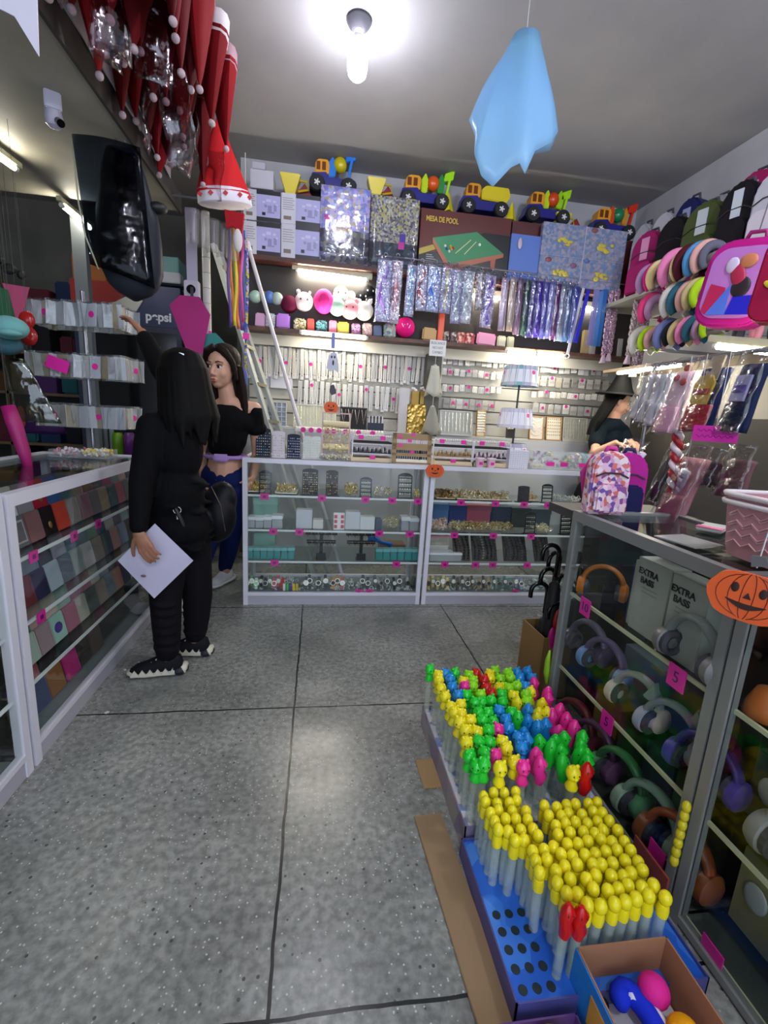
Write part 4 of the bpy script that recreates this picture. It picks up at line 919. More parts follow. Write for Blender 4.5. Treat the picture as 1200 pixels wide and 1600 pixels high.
# ---- boxes on the top wall shelf
def tbox(name, label, cat, pa, pb, pt, pbm, dep, mat, y=YS+.015, z0=None, group=None, rot=0):
    a = PY(y, pa, pbm); b = PY(y, pb, pbm); w = b.x-a.x; z0 = ZT+.001 if z0 is None else z0; h = PY(y, (pa+pb)/2, pt).z-z0
    t = thing(name, label, cat, ((a.x+b.x)/2, y, z0), rot, group)
    MB().box(-w/2, w/2, 0, dep, 0, h).obj('carton', mat, t, bevel=.003)
    return t, w, h
LIL = M('a8a6d0', .45); DK = M('1c1c24', .45); LG = M('c4c4cc', .5)
def appliance(label, pa, pb, pt, pbm, z0):
    t, w, h = tbox('appliance_box', label, 'box', pa, pb, pt, pbm, .26, LG, z0=z0, group='stacked white and lilac appliance boxes')
    s = -w/2+w*.36
    MB().box(s, w/2, -.002, .001, 0, h).obj('lilac_face', LIL, t)
    for a, b in ((0, .13), (.86, 1)): MB().box(s, w/2, -.0035, -.002, h*a, h*b).obj('dark_band', DK, t)
    k = MB()
    for (u, v, ww, hh, mi) in ((.3, .62, .12, .07, 0), (.5, .68, .2, .09, 0), (.75, .66, .12, .07, 0), (.38, .5, .1, .08, 1), (.55, .42, .16, .2, 1), (.78, .45, .12, .2, 1), (.85, .55, .1, .06, 0), (.3, .24, .14, .1, 2), (.6, .3, .3, .04, 1)):
        x = s+(w/2-s)*u; ww *= (w/2-s); k.box(x-ww/2, x+ww/2, -.0042, -.002, h*v-h*hh/2, h*v+h*hh/2, mi)
    k.obj('printed_blocks', [M('c0c0e0', .4), M('8886b0', .4), M('1c1c24', .4)], t)
    k = MB()
    for i in range(6): k.box(-w/2+.012, -w/2+w*(.28+.04*(i % 2)), -.001, .0, h*(.82-.07*i), h*(.82-.07*i)+.005)
    k.obj('text_lines', M('8a8a92', .5), t)
    MB().box(-w/2+.02, -w/2+w*.25, -.001, 0, h*.14, h*.26).obj('small_picture', M('7a6a60', .5), t)
    return t
for (pa, pb, pt, pbm, z0, nm) in ((380, 438, 347, 395, ZT+.001, 'lower left'), (439, 500, 352, 402, ZT+.001, 'lower right')):
    appliance('white and lilac appliance box with dark bands, %s of the stack of four' % nm, pa, pb, pt, pbm, z0)
zt2 = (PY(YS+.015, 409, 347).z+PY(YS+.015, 470, 352).z)/2
for (pa, pb, pt, pbm, nm) in ((380, 438, 297, 347, 'upper left'), (439, 502, 304, 352, 'upper right')):
    appliance('white and lilac appliance box with dark bands, %s of the stack of four' % nm, pa, pb, pt, pbm, zt2+.004)
zt3 = PY(YS+.015, 440, 300).z
t, w, h = tbox('white_box', 'plain white box on top of the stack of four appliance boxes', 'box', 391, 427, 265, 299, .2, M('bcbcc6', .5), z0=zt3+.008)
tbox('white_box', 'small white box with a dark lid edge, topmost beside the red hats', 'box', 394, 414, 253, 265, .12, M('b4b4c0', .5), z0=zt3+.008+h+.002)
PZL = 'a8a8e0,c8b8e8,8898d8,b8c8e8,d8c8d8,c8b880,9890d0'
t, w, h = tbox('puzzle_box', 'large boxed game with a lilac and blue cartoon-like sheet, catching the bulb\'s reflection', 'box', 499, 575, 292, 402, .05, M('9a98b8', .15, kind='spots', cols=PZL, sc=42), y=YS+.0)
MB().box(-w/2, w/2, -.004, -.001, 0, h*.44).obj('vehicle_picture', M('5a5a60', .15, kind='spots', cols='4a4a54,6a6a58,8a8a70,3a3a44,7a7a90,909898', sc=30), t)
text('gold_lettering', 'SISM', .05, M('d8a83a', .4), t, (-.02, -.006, h*.44), (PI/2, 0, 0), sx=1.1, bold=.002)
MB().box(-w/2+.03, -w/2+.075, -.005, -.001, h*.55, h*.62).obj('price_tag', PINK, t)
for i, (u, v) in enumerate(((.25, .2), (.5, .22), (.75, .2))): MB().ell((-w/2+w*u, -.006, h*v), (.05, .012, .022), (0, .4, 0), 12, 8).obj('silver_vehicle', M('a8b0b8', .15, .6), t, True)
MB().sheet(lambda u, v: (-w/2-.004+(w+.008)*u, -.014+.004*math.sin(9*v+5*u), h*v), 8, 8, .001).obj('shrink_wrap', FILM('f4f4fa', .06, 10), t, True)
t, w, h = tbox('puzzle_box', 'boxed game with a crowd of tiny yellow-grey figures, left of the pool game', 'box', 576, 650, 307, 412, .05, M('9a9a88', .2, kind='spots', cols='a8a890,c8c060,78808a,b0a898,5a5a60,d8d890,7a6a68,c8c8c0', sc=70), y=YS+.0)
MB().box(-w/2, w/2, -.003, -.001, 0, h*.36).obj('dark_picture', M('3a4448', .2, kind='spots', cols='2a3238,3a464a,4a5456,28302c', sc=22), t)
MB().box(w*.12, w*.24, -.006, -.002, h*.36, h*.5).obj('violet_block', M('5a38a8', .3), t); MB().box(w*.1, w*.22, -.007, -.002, h*.28, h*.38).obj('price_tag', PINK, t)
MB().sheet(lambda u, v: (-w/2-.004+(w+.008)*u, -.014+.004*math.sin(9*v+5*u), h*v), 8, 8, .001).obj('shrink_wrap', FILM('f4f4fa', .06, 10), t, True)
t, w, h = tbox('pool_game_box', 'red-brown MESA DE POOL box with a green pool table picture', 'box', 652, 791, 332, 430, .06, M('5a2824', .3), y=YS-.01)
MB().prism([(-w/2, 0), (w/2, 0), (w/2, h*.72), (w*.2, h*.72), (-w*.25, h*.36), (-w/2, h*.28)], -.003, -.001).obj('dark_ground', M('14181a', .3), t)
MB().prism([(-w/2, h*.26), (-w/2, h*.36), (-w*.22, h*.52), (-w*.22, h*.44)], -.004, -.001).obj('gold_band', M('a89838', .4), t)
MB().prism([(-w*.36, h*.55), (w*.12, h*.72), (w*.44, h*.42), (-w*.16, h*.16)], -.006, -.002).obj('green_cloth', M('3f8a5c', .5), t)
MB().prism([(-w*.36, h*.55), (-w*.36, h*.47), (-w*.16, h*.02), (-w*.02, h*.02), (-w*.02, h*.12), (w*.44, h*.36), (w*.44, h*.42), (-w*.16, h*.16)], -.009, -.004).obj('table_rail', M('b06a50', .5), t)
MB().prism([(w*.30, h*.3), (w*.36, h*.34), (w*.35, h*.14), (w*.31, h*.14)], -.005, -.002).obj('table_leg', M('a86048', .5), t)
for a, b in (((-w*.1, h*.34), (w*.06, h*.58)), ((-.0, h*.34), (w*.12, h*.56))): MB().bar((a[0], -.008, a[1]), (b[0], -.008, b[1]), .006).obj('cue', M('d8d0a0', .5), t)
for i, (u, v, c) in enumerate(((-.22, .44, 'e8e8e0'), (-.2, .40, '2a5ab8'), (-.17, .36, 'e0e0d8'), (-.15, .4, 'd8a838'), (-.13, .42, 'c83a2a'), (-.16, .44, 'd8b838'), (.16, .52, 'f0f0f0'))): MB().ell((w*u, -.009, h*v), .011, nu=8, nv=6).obj('ball', M(c, .3), t, True)
text('gold_lettering', 'MESA DE POOL', .055, M('c8a840', .4), t, (-w*.27, -.006, h*.84), (PI/2, 0, 0), sx=.72, bold=.0015)
k = MB()
for i in range(7): k.box(-w*.42, -w*.42+.05+.015*(i % 3), -.005, -.002, h*(.27-.033*i), h*(.27-.033*i)+.006)
k.obj('small_print', M('9a9a98', .5), t)
t, w, h = tbox('blue_game_box', 'plain blue game box between the pool game and the grey patterned box', 'box', 792, 838, 366, 438, .05, M('5a78c0', .3), y=YS-.0)
MB().ell((-w*.2, -.008, h*.8), (.022, .006, .045), nu=8, nv=6).obj('pale_figure', M('c0b0c0', .4), t, True)
t, w, h = tbox('puzzle_sheet_box', 'large grey-blue box with four yellow patterned panels, right of the blue game box', 'box', 838, 968, 352, 452, .05, M('8890a8', .2, kind='spots', cols='8890b0,9898a8,7080a0,a09ca8,8a8a98,6a88b0', sc=48), y=YS-.02)
for (u, v) in ((-.25, .72), (.25, .68), (-.25, .22), (.25, .2)):
    k = MB()
    for q in range(9): k.ell((w*u+RU(-.07, .07), -.004, h*v+RU(-.03, .03)), (RU(.012, .03), .004, RU(.01, .022)), nu=8, nv=5)
    k.obj('yellow_pattern', M('c8b848', .4), t, True)
for (u, v, c) in ((-.4, .4, '8a4a50'), (-.1, .35, '8a5a80'), (.1, .95, '8a5050'), (.05, .45, '5a7ab0')): MB().ell((w*u, -.003, h*v), (.03, .004, .02), nu=8, nv=5).obj('colour_patch', M(c, .4), t, True)
MB().box(-.003, .003, -.005, -.001, 0, h).box(-w/2, w/2, -.005, -.001, h*.47, h*.475).obj('fold_line', M('b8b8c8', .4), t)
# red truck cartons behind, carrying the trucks
YK = YS+.07
ztr = []
tr = [(650, 712, 330), (713, 770, 340), (771, 830, 350), (831, 905, 362), (906, 1000, 372)]
for i, (a, b, tp) in enumerate(((500, 582, 300), (583, 649, 312), (650, 722, 328), (723, 792, 337), (793, 868, 348), (869, 935, 360), (936, 1003, 374))):
    t, w, h = tbox('truck_carton', 'dark red toy truck carton on the top wall shelf, %s from the left' % ORD[i], 'box', a, b, tp, tp+80, .22, M('5a2426', .45, kind='wood', c2='4a1c1e'), y=YK, group='dark red truck cartons')
    ztr.append(t.location.z+h)
# ---- trucks
def truck(label, px, zt, w, load, bed=None, yaw=0):
    p = PY(YK+.02, px, 320); t = thing('toy_truck', label, 'toy truck', (p.x, YK+.08, zt), yaw, 'toy dump trucks on top of the boxes')
    s = w/.40
    ch = MB().prism([(-.19*s, .05), (-.17*s, .14), (-.06*s, .155), (-.04*s, .12), (.17*s, .12), (.19*s, .09), (.17*s, .05)], -.06, .06); ch.obj('chassis', M('1c1e78', .35), t, bevel=.004)
    cb = MB().prism([(-.15*s, .14), (-.145*s, .22), (-.12*s, .245), (-.05*s, .245), (-.035*s, .22), (-.04*s, .14)], -.055, .055); cb.obj('cab', M('d8951c', .35), t, bevel=.006)
    for x in (-.122, -.078): MB().box((x-.015)*s, (x+.015)*s, -.058, -.05, .165, .225).obj('window', M('6a3410', .3), t, bevel=.002)
    for x in (-.13, .12):
        for y in (-.075, .075):
            wh = MB().lathe([(.0, -.02), (.055, -.02), (.062, -.01), (.062, .01), (.055, .02), (0, .02)], (x*s, y, .06), 18, (PI/2, 0, 0)).obj('wheel', M('141416', .7), t, 'auto')
            hb = MB(); 
            for q in range(5): hb.obb((x*s+.014*math.cos(q*1.257), y-.022 if y < 0 else y+.022, .06+.014*math.sin(q*1.257)), (.018, .006, .01), (0, -q*1.257, 0))
            hb.cyl((x*s, y-.024 if y < 0 else y+.024, .06), (x*s, y-.018 if y < 0 else y+.018, .06), .01, n=10).obj('hub', M('d8d8d8', .4), wh)
    if bed: MB().prism([(-.03*s, .13), (-.035*s, .2), (.0, .235), (.17*s, .235), (.19*s, .17), (.16*s, .12)], -.065, .065).obj('dump_bed', M(bed, .35), t, bevel=.006)
    for nm, c, x, z, r in load:
        if nm == 'ball': MB().ell((x*s, 0, z), (r, r*.9, r*1.05), nu=16, nv=10).obj('sand_ball', M(c, .25), t, True)
        elif nm == 'shovel': MB().prism([(x*s-r*.5, z-.06), (x*s-r*.6, z+.03), (x*s, z+.09), (x*s+r*.5, z+.03), (x*s+r*.3, z-.06)], -.02, .02).obj('shovel', M(c, .3), t, bevel=.006)
        elif nm == 'rake': MB().bar((x*s, 0, z-.07), (x*s+.03, 0, z+.10), .035, .02).prism([(x*s-.03, z+.04), (x*s+.05, z+.06), (x*s+.06, z+.13), (x*s+.03, z+.12), (x*s-.02, z+.10)], -.02, .02).obj('rake', M(c, .3), t, bevel=.003)
    return t
truck('toy dump truck carrying a yellow ball and blue shovels, leftmost of the row', 520, ztr[0]-.02, .40, [('shovel', '2a7ad0', -.01, .2, .07), ('ball', 'c8b818', .05, .24, .055), ('rake', '1f78d8', .12, .22, .05)])
truck('toy dump truck carrying an orange ball and lime shovels, nearest the ceiling ghost\'s left', 664, ztr[2], .46, [('shovel', 'b8d81c', .0, .2, .06), ('ball', 'd85a1c', .06, .22, .055), ('shovel', '2a8a3a', .12, .21, .06), ('rake', 'a0e018', .16, .2, .05)])
truck('toy dump truck with a solid yellow bed, in the middle of the row', 758, ztr[3], .46, [], bed='d8c41c')
truck('toy dump truck carrying a red-orange ball between lime shovels, fourth in the row', 858, ztr[4]+.01, .44, [('shovel', 'b8d81c', .0, .2, .06), ('ball', 'd0481c', .05, .22, .055), ('shovel', '98c81c', .11, .21, .06), ('rake', 'a0d818', .14, .18, .05)])
truck('toy dump truck carrying a dark green ball and red shovels, rightmost of the row', 965, ztr[6], .44, [('shovel', 'd04a1c', -.01, .2, .07), ('ball', '1c7a4a', .05, .22, .055), ('shovel', 'c8882a', .11, .2, .05), ('rake', 'c8301c', .15, .2, .05)])
def bucket(label, px, zt, s=1, yaw=0):
    p = PY(YK, px, 300); t = thing('toy_bucket', label, 'toy bucket', (p.x, YK+.05, zt), yaw, 'yellow buckets on top of the boxes')
    MB().rings([[(s*a*x, s*a*y*.8, s*z) for x, y in ((-1, -1), (1, -1), (1, 1), (-1, 1))] for z, a in ((0, .035), (.03, .04), (.13, .075), (.15, .08))]).obj('bucket', M('d8c41c', .3), t, bevel=.004)
    MB().tube([(s*.07, 0, s*.13), (s*.13, 0, s*.125), (s*.14, 0, s*.07), (s*.06, 0, s*.05)], s*.009, 6).obj('handle', M('c8b018', .35), t)
    return t
zap = PY(YS+.015, 455, 301).z+.006
bucket('yellow toy bucket on the appliance boxes beside the plain white box', 453, zap, 1)
bucket('yellow toy bucket between the first two trucks', 588, ztr[1], .95)
bucket('yellow toy bucket before the fourth truck\'s rear wheel', 886, ztr[5]-.01, .9)
for i, (px, z, nm) in enumerate(((702, ztr[2], 'second and third'), (803, ztr[4], 'third and fourth'))):
    p = PY(YK-.02, px, 320); tag(MB().lathe([(.05, 0), (.045, .02), (.006, .14), (0, .145)], n=4).obj('toy_cone', M('d8cc1c', .3), loc=(p.x, YK+.02, z)), 'yellow toy cone standing between the %s trucks' % nm, 'toy cone')
for i, (px, z, nm) in enumerate(((470, zap, 'behind the appliance boxes, left of the first truck'), (600, ztr[1], 'between the second bucket and the second truck'), (900, ztr[5], 'in front of the rightmost truck'))):
    p = PY(YK+.1, px, 300); tag(MB().prism([(-.12, 0), (-.1, .03), (.0, .09), (.03, .13), (.06, .09), (.12, 0)], -.04, .04).obj('toy_scoop', M('8a2420', .4), loc=(p.x, YK+.12, z), bevel=.004), 'dark red plastic scoop %s' % nm, 'toy scoop')

# ================================================================ left counter (front faces the aisle)
XF = -1.03
tagsA = [(PX(XF, px, py).y-1.66, z, .05) for px, py, z in ((61, 880, .80), (123, 847, .80), (160, 828, .80), (73, 975, .553))]
LSH = [(.80, .6), (.553, .6), (.31, .6), (.085, .6)]
display_case('long white framed glass counter full of phone wallets, where the woman in black stands', (XF, 1.66, 0), PI/2, 1.42, .65, 1.05, LSH, tagsA, WALUM, rail=.036, top=.045)
display_case('nearer white framed glass counter of large phone cases at the left edge of the photo', (XF, .16, 0), PI/2, 1.48, .65, 1.05, LSH, [(.9, .553, .05)], WALUM, rail=.036, top=.045)
CNM = {}
def wallet(label, y, z, x, w, h, col, style=0, group=None):
    col = ''.join('%02x' % int(255*(int(col[q:q+2], 16)/255)**.72) for q in (0, 2, 4))
    t = thing('phone_wallet', label, 'phone case', (x, y, z), (-.18, 0, PI/2), group)
    MB().box(-w/2, w/2, 0, .011, 0, h).obj('cover', M(col, .45, kind='cloth', sc=90), t, bevel=.003)
    if style == 1: MB().box(-w*.36, w*.36, -.0025, 0, h*.14, h*.86).box(-w*.28, w*.28, -.004, -.0025, h*.2, h*.8, 1).obj('panel', [M('b0b4b0', .4), M(col, .4)], t)
    elif style == 2: MB().ell((0, -.003, h*.35), (.012, .004, .016), nu=10, nv=6).obj('clasp', M('c8a860', .3, .8), t, True)
    elif style == 3: MB().ell((-.005, -.001, h*.5), (w*.3, .004, h*.2), nu=12, nv=6).obj('printed_patch', M('4a3a90', .4), t, True)
    else: MB().box(w*.40, w*.47, -.0015, 0, h*.05, h*.95).obj('spine', M(col, .6), t)
    return t
ROWS = [ # shelf z, row, [(colour, name, style)]
 (.80, 1, [('6e3c1c', 'tan brown', 0), ('c4c8bc', 'white ribbed', 1), ('76727e', 'lilac grey', 0), ('98101e', 'crimson', 2), ('22427c', 'royal blue', 0), ('2f4c46', 'bottle green', 0), ('6a5444', 'khaki brown', 0), ('4a382c', 'dark brown', 0), ('3a3a40', 'charcoal', 0), ('6a3040', 'wine', 0), ('505a60', 'steel grey', 0), ('88706a', 'rosy taupe', 0), ('2a2a34', 'ink blue', 0)]),
 (.80, 0, [('b48a78', 'peach', 0), ('4c4c54', 'dark framed', 1), ('6c4446', 'rosewood', 0), ('100a0c', 'black gold-clasped', 2), ('b02a1c', 'bright red', 0), ('6c625c', 'taupe', 0), ('7a5058', 'mauve', 0), ('54504e', 'stone grey', 0), ('7c6a50', 'sand', 0), ('38424a', 'petrol', 0), ('904a52', 'old rose', 0), ('5a5a5a', 'mid grey', 0), ('40303a', 'plum', 0)]),
 (.553, 1, [('86a06c', 'apple green', 0), ('5a646c', 'slate', 0), ('565f6c', 'slate blue', 0), ('22262a', 'near black', 0), ('8c8894', 'pale lilac', 0), ('4c5468', 'denim', 0), ('545c68', 'dull blue', 0), ('586a60', 'sage', 0), ('303a44', 'midnight', 0), ('8a8a80', 'putty', 0), ('50404a', 'aubergine', 0), ('6a7a80', 'fog blue', 0), ('44504a', 'moss', 0)]),
 (.553, 0, [('1e2420', 'black green', 0), ('541a1e', 'dark red', 0), ('1c1c32', 'navy', 0), ('8c9aa6', 'pale blue', 0), ('505664', 'graphite', 0), ('7c8880', 'grey green', 0), ('a8a0a4', 'pearl', 0), ('6a5c58', 'cocoa', 0), ('2c3438', 'anthracite', 0), ('8a6058', 'terracotta', 0), ('5c6678', 'storm blue', 0), ('38302c', 'espresso', 0), ('7a8488', 'silver blue', 0)]),
 (.31, 1, [('4a5450', 'slate green', 0), ('17563e', 'emerald with a violet patch', 3), ('ae8a84', 'blush pink', 0), ('bca898', 'marbled cream', 0), ('88a694', 'pale sage', 0), ('885264', 'dusty magenta', 0), ('985a68', 'rose', 0), ('a8a898', 'ivory', 0), ('606a70', 'blue grey', 0), ('3c3c48', 'dark slate', 0), ('6e4a3c', 'chestnut', 0), ('a09098', 'lavender grey', 0), ('4a6a60', 'pine', 0)]),
 (.31, 0, [('6a4838', 'chocolate', 0), ('9cb0a2', 'pale mint', 0), ('8a7276', 'mauve grey', 0), ('86b8a4', 'mint with dark dots', 3), ('985060', 'raspberry', 0), ('a8a490', 'cream', 0), ('46504c', 'dark sage', 0), ('7c6c64', 'mushroom', 0), ('586470', 'blue slate', 0), ('8a5a48', 'copper', 0), ('303038', 'black blue', 0), ('9a8c80', 'beige', 0), ('5a4450', 'grape', 0)]),
 (.085, 1, [('8ca088', 'floral green', 3), ('b84656', 'coral', 0), ('0e0e10', 'jet black', 0), ('141418', 'black textured', 0), ('17171a', 'dull black', 0), ('5a4a40', 'umber', 0), ('7a2a4a', 'cerise', 0), ('3a3230', 'sepia', 0)]),
 (.085, 0, [('9a9e90', 'light grey', 0), ('2a3456', 'dark blue', 0), ('70401e', 'caramel', 0), ('a81e5a', 'magenta', 0), ('26221e', 'brown black', 0), ('4a3a34', 'walnut', 0)])]
nmrow = {(.80, 1): 'back row of the top shelf', (.80, 0): 'front row of the top shelf', (.553, 1): 'back row of the second shelf', (.553, 0): 'front row of the second shelf', (.31, 1): 'back row of the third shelf', (.31, 0): 'front row of the third shelf', (.085, 1): 'back row of the case floor', (.085, 0): 'front row of the case floor'}
random.seed(5)
for z, r, cs in ROWS:
    n = len(cs)
    for i, (c, nm, st) in enumerate(cs):
        step = .103 if z > .1 else .125
        y = 1.765+step*i
        if y > 3.02: break
        wallet('%s phone wallet, %s, left glass counter' % (nm, nmrow[(z, r)]), y+RU(-.006, .006), z+.004+(.112 if r else 0), XF-.09-(.035 if r else 0), .101 if z > .1 else .115, .122, c, st, 'phone wallets on the ' + nmrow[(z, r)].split('of the ')[1])
    # stepped clear riser that carries the back row
    tag(MB().box(XF-.30, XF-.123, 1.71, 3.03, z+.001, z+.112).obj('display_riser', M('2a2c2e', .6)), 'dark step raising the wallets of the %s' % nmrow[(z, 1)], 'display step') if r else None
NEARW = [(1.52, .80, 'b88a84', 'blush'), (1.41, .80, '7a4a52', 'wine rose'), (1.52, .58, '5a7050', 'olive green'), (1.41, .58, '80905c', 'leaf green'), (1.53, .33, 'b08878', 'salmon pink'), (1.40, .33, 'a87c70', 'dull pink'), (1.53, .10, '5c6e50', 'dark sage'), (1.40, .10, '4e2228', 'maroon'), (1.27, .10, '3a1c20', 'deep maroon'), (1.27, .33, '8a9a70', 'pistachio'), (1.27, .58, 'a06a60', 'brick'), (1.29, .80, '6a7a80', 'dove grey')]
for y, z, c, nm in NEARW:
    wallet('large %s phone case on the %s, nearest counter at left' % (nm, {.8: 'top shelf', .58: 'second shelf', .33: 'third shelf', .10: 'case floor'}[z]), y, z, XF-.07, .118, .2, c, 0, 'large phone cases in the nearest left counter')
for z in (.58, .33, .10):
    tag(MB().box(XF-.35, XF-.12, 1.15, 1.60, z-.02 if z < .2 else z-.024, z+.0).obj('display_riser', M('2a2c2e', .6)), 'dark step under the large phone cases at height %s of the nearest counter' % {.58: 'two', .33: 'three', .10: 'four'}[z], 'display step')
# items under the glass top (soft grey reflections' sources)
for i, (y, x, c, nm) in enumerate(((1.95, -1.38, '5a6064', 'grey'), (2.3, -1.42, '3c4a4c', 'dark teal'), (2.65, -1.35, '6a6a60', 'khaki'))):
    tag(MB().obb((0, 0, .03), (.2, .26, .06)).obj('folded_pouch', M(c, .5), loc=(x, y, .914), bevel=.01), '%s pouch lying on the display step just below the glass top' % nm, 'pouch')
# clear trinket tray on top
t = thing('trinket_tray', 'clear tray of white, pink and yellow trinkets on the left counter', 'tray', (-1.34, 2.86, 1.051), 0)
MB().box(-.15, .15, -.075, .075, 0, .004).box(-.15, .15, -.075, -.072, 0, .045).box(-.15, .15, .072, .075, 0, .045).box(-.15, -.147, -.075, .075, 0, .045).box(.147, .15, -.075, .075, 0, .045).box(-.002, .002, -.075, .075, 0, .045).obj('clear_tray', M('d8dce0', .1, kind='clearbody', a=.14), t)
for s, cs, nm in ((-1, ('e8e0e4', 'd06a78', 'f0f0f0'), 'pink_trinkets'), (1, ('e8c818', 'f0e8c0', 'f0f0f0'), 'yellow_trinkets')):
    k = MB()
    for i in range(70): k.ell((s*.075+RU(-.06, .06), RU(-.06, .06), .012+RU(0, .035)), (RU(.006, .014), RU(.005, .01), RU(.005, .01)), (RU(0, 3), RU(0, 3), 0), 6, 4, mi=i % 3)
    o = k.obj(nm, [M(c, .4) for c in cs], t); o['kind'] = 'stuff'
# three-tier rack of bagged earrings
t = thing('tiered_rack', 'three-tier chrome rack of bagged earrings on the left counter, being reached for', 'display rack', (-1.36, 3.02, 1.05), -.12)
MB().cyl((0, 0, 0), (0, 0, .93), .011, n=12).lathe([(0, 0), (.10, 0), (.095, .014), (0, .02)], n=20).obj('pole', M('9a9aa0', .25, .8), t, 'auto')
random.seed(9)
for lv, (z, w, d, n) in enumerate(((.85, .24, .10, 16), (.57, .25, .11, 17), (.29, .23, .10, 16))):
    f = MB()
    for s in (-1, 1): f.bar((-w, s*d, z), (w, s*d, z), .006); f.bar((s*w, -d, z), (s*w, d, z), .006)
    f.bar((0, -d, z), (0, d, z), .006); f.obj('tier', M('8a8a90', .25, .8), t)
    n = 12; pos = [(-w+2*w*i/(n-1), -d, 0) for i in range(n)] + [(s*w, -d+2*d*i/4, PI/2) for s in (-1, 1) for i in range(5)] + [(-w+2*w*i/(n-1), d, 0) for i in range(n)]
    for i, (x, y, a) in enumerate(pos):
        k = MB(); hh = .125
        k.box(-.027, .027, -.0025, .0025, -hh, 0, 0); k.box(-.031, .031, -.004, -.0025, -hh-.004, .01, 1)
        if i % 6 == 2: k.cyl((0, -.004, -.06), (0, -.0055, -.06), .017, n=12, mi=2)
        k.obj('earring_bag', [M(random.choice(['e8e8ea', 'd8d4cc', 'c8b898', 'e0e0e4']), .4), FILM('f4f6f6', .1, 60), M('d8128a', .5)], t, loc=(x, y, z), rot=(RU(-.12, .12), RU(-.06, .06), a+RU(-.3, .3)))
    if lv == 1: MB().obb((-.08, -.14, z-.06), (.12, .004, .07), (0, .3, 0)).obj('pink_note', PINK, t)

# ---- left aisle behind the counter
def leftbox(name, label, cat, pa, pb, pt, pbm, y, dep, mat, z0=None, group=None, bevel=.006):
    a = PY(y, pa, pbm); b = PY(y, pb, pbm); zt = PY(y, (pa+pb)/2, pt).z; z0 = (a.z+b.z)/2 if z0 is None else z0
    w = b.x-a.x; h = zt-z0
    t = thing(name, label, cat, ((a.x+b.x)/2, y, z0), 0, group)
    MB().box(-w/2, w/2, 0, dep, 0, h).obj('body', mat, t, bevel=bevel); return t, w, h
tube_light('lit tube in a cream housing under the loft, at the very left of the photo', PZ(2.62, -20, 232), PZ(2.62, 22, 262), w=TUBE_W*.7)
tube_light('lit tube in a cream housing under the loft, left of the dark hanging bag', PZ(2.62, 98, 322), PZ(2.62, 140, 356), w=TUBE_W*.7)
tube_light('small lit tube far back under the loft, beneath the orange box level', PZ(2.62, 124, 384), PZ(2.62, 138, 396), w=TUBE_W*.5)
# drinks fridge
FY = 4.35
t, w, h = leftbox('drinks_fridge', 'drinks fridge with a red, white and blue top panel lettered pepsi', 'fridge', 114, 283, 443, 500, FY, .6, M('1a2038', .4), z0=0)
a = PY(FY, 114, 500).z
hh = h-a
MB().box(-w/2, w/2, -.004, 0, a, h).obj('blue_panel', M('17234e', .35), t)
MB().prism([(-w/2, a+hh*.1), (-w/2, h-.0), (-w*.05, h), (w*.0, a+hh*.75), (-w*.15, a+hh*.35)], -.008, -.003).obj('red_field', M('8e2a26', .4), t)
n = 12; arc = [(-w*.42+w*.55*i/n, a+hh*(.05+.55*(i/n)**1.3)) for i in range(n+1)]; arc2 = [(w*.13+w*.02-(w*.60)*i/n, a+hh*(.62-.62*(i/n)**.55)) for i in range(n+1)]
MB().prism([(-w*.44, a+hh*.05), (-w*.28, a+hh*.22), (-w*.12, a+hh*.5), (0, a+hh*.68), (w*.08, h-.01), (w*.15, h-.01), (w*.15, a+hh*.6), (w*.08, a+hh*.3), (-w*.06, a+hh*.05), (-w*.2, a)], -.012, -.007).obj('white_wave', M('b4b4ae', .4), t)
text('lettering', 'pepsi', .10, M('c8ccd8', .5), t, (w*.29, -.008, a+hh*.24), (PI/2, 0, 0), bold=.003)
MB().box(-w/2+.04, w/2-.04, -.006, 0, .15, a-.05).obj('glass_door', M('16181c', .1), t)
MB().box(w*.15, w*.3, -.012, -.005, a-.22, a-.16).obj('sticker', M('8a7a58', .5), t)
leftbox('orange_crate', 'orange crate on top of the drinks fridge, behind the dark hanging bag', 'crate', 114, 165, 396, 442, FY+.02, .35, M('9a5a24', .6))
leftbox('glass_tank', 'greenish glass tank with a pale rim on top of the drinks fridge', 'tank', 232, 280, 400, 438, FY+.02, .3, M('5a8080', .2))
leftbox('pale_carton', 'long pale carton right of the drinks fridge top', 'box', 230, 282, 424, 441, FY-.03, .1, M('8a8e98', .5))
# dark shelving at the far left
t = thing('storage_shelves', 'dark wooden shelving against the far left end of the aisle', 'shelving', (-2.75, 4.6, 0))
for zz in (.5, .95, 1.4, 1.75, 2.1): MB().box(-.62, .62, 0, .45, zz-.012, zz+.012).obj('shelf', M('5a452c', .6), t)
for x in (-.62, .0, .62): MB().box(x-.015, x+.015, 0, .45, 0, 2.2).obj('upright', M('3c3020', .6), t)
MB().box(-.62, .62, .44, .45, 0, 2.2).obj('back_board', M('22241c', .7), t)
random.seed(21)
dk = [('black', '18181c'), ('dark blue', '1c2a48'), ('brown', '4a3420'), ('dark green', '1f3a28'), ('grey', '4c4c50'), ('olive', '4a4a28'), ('maroon', '4a1c28'), ('violet', '3c2450'), ('teal', '1c4a50'), ('tan', '6a5434')]
lv_n = {.512: 'lowest', .962: 'second', 1.412: 'third', 1.762: 'fourth', 2.112: 'top'}
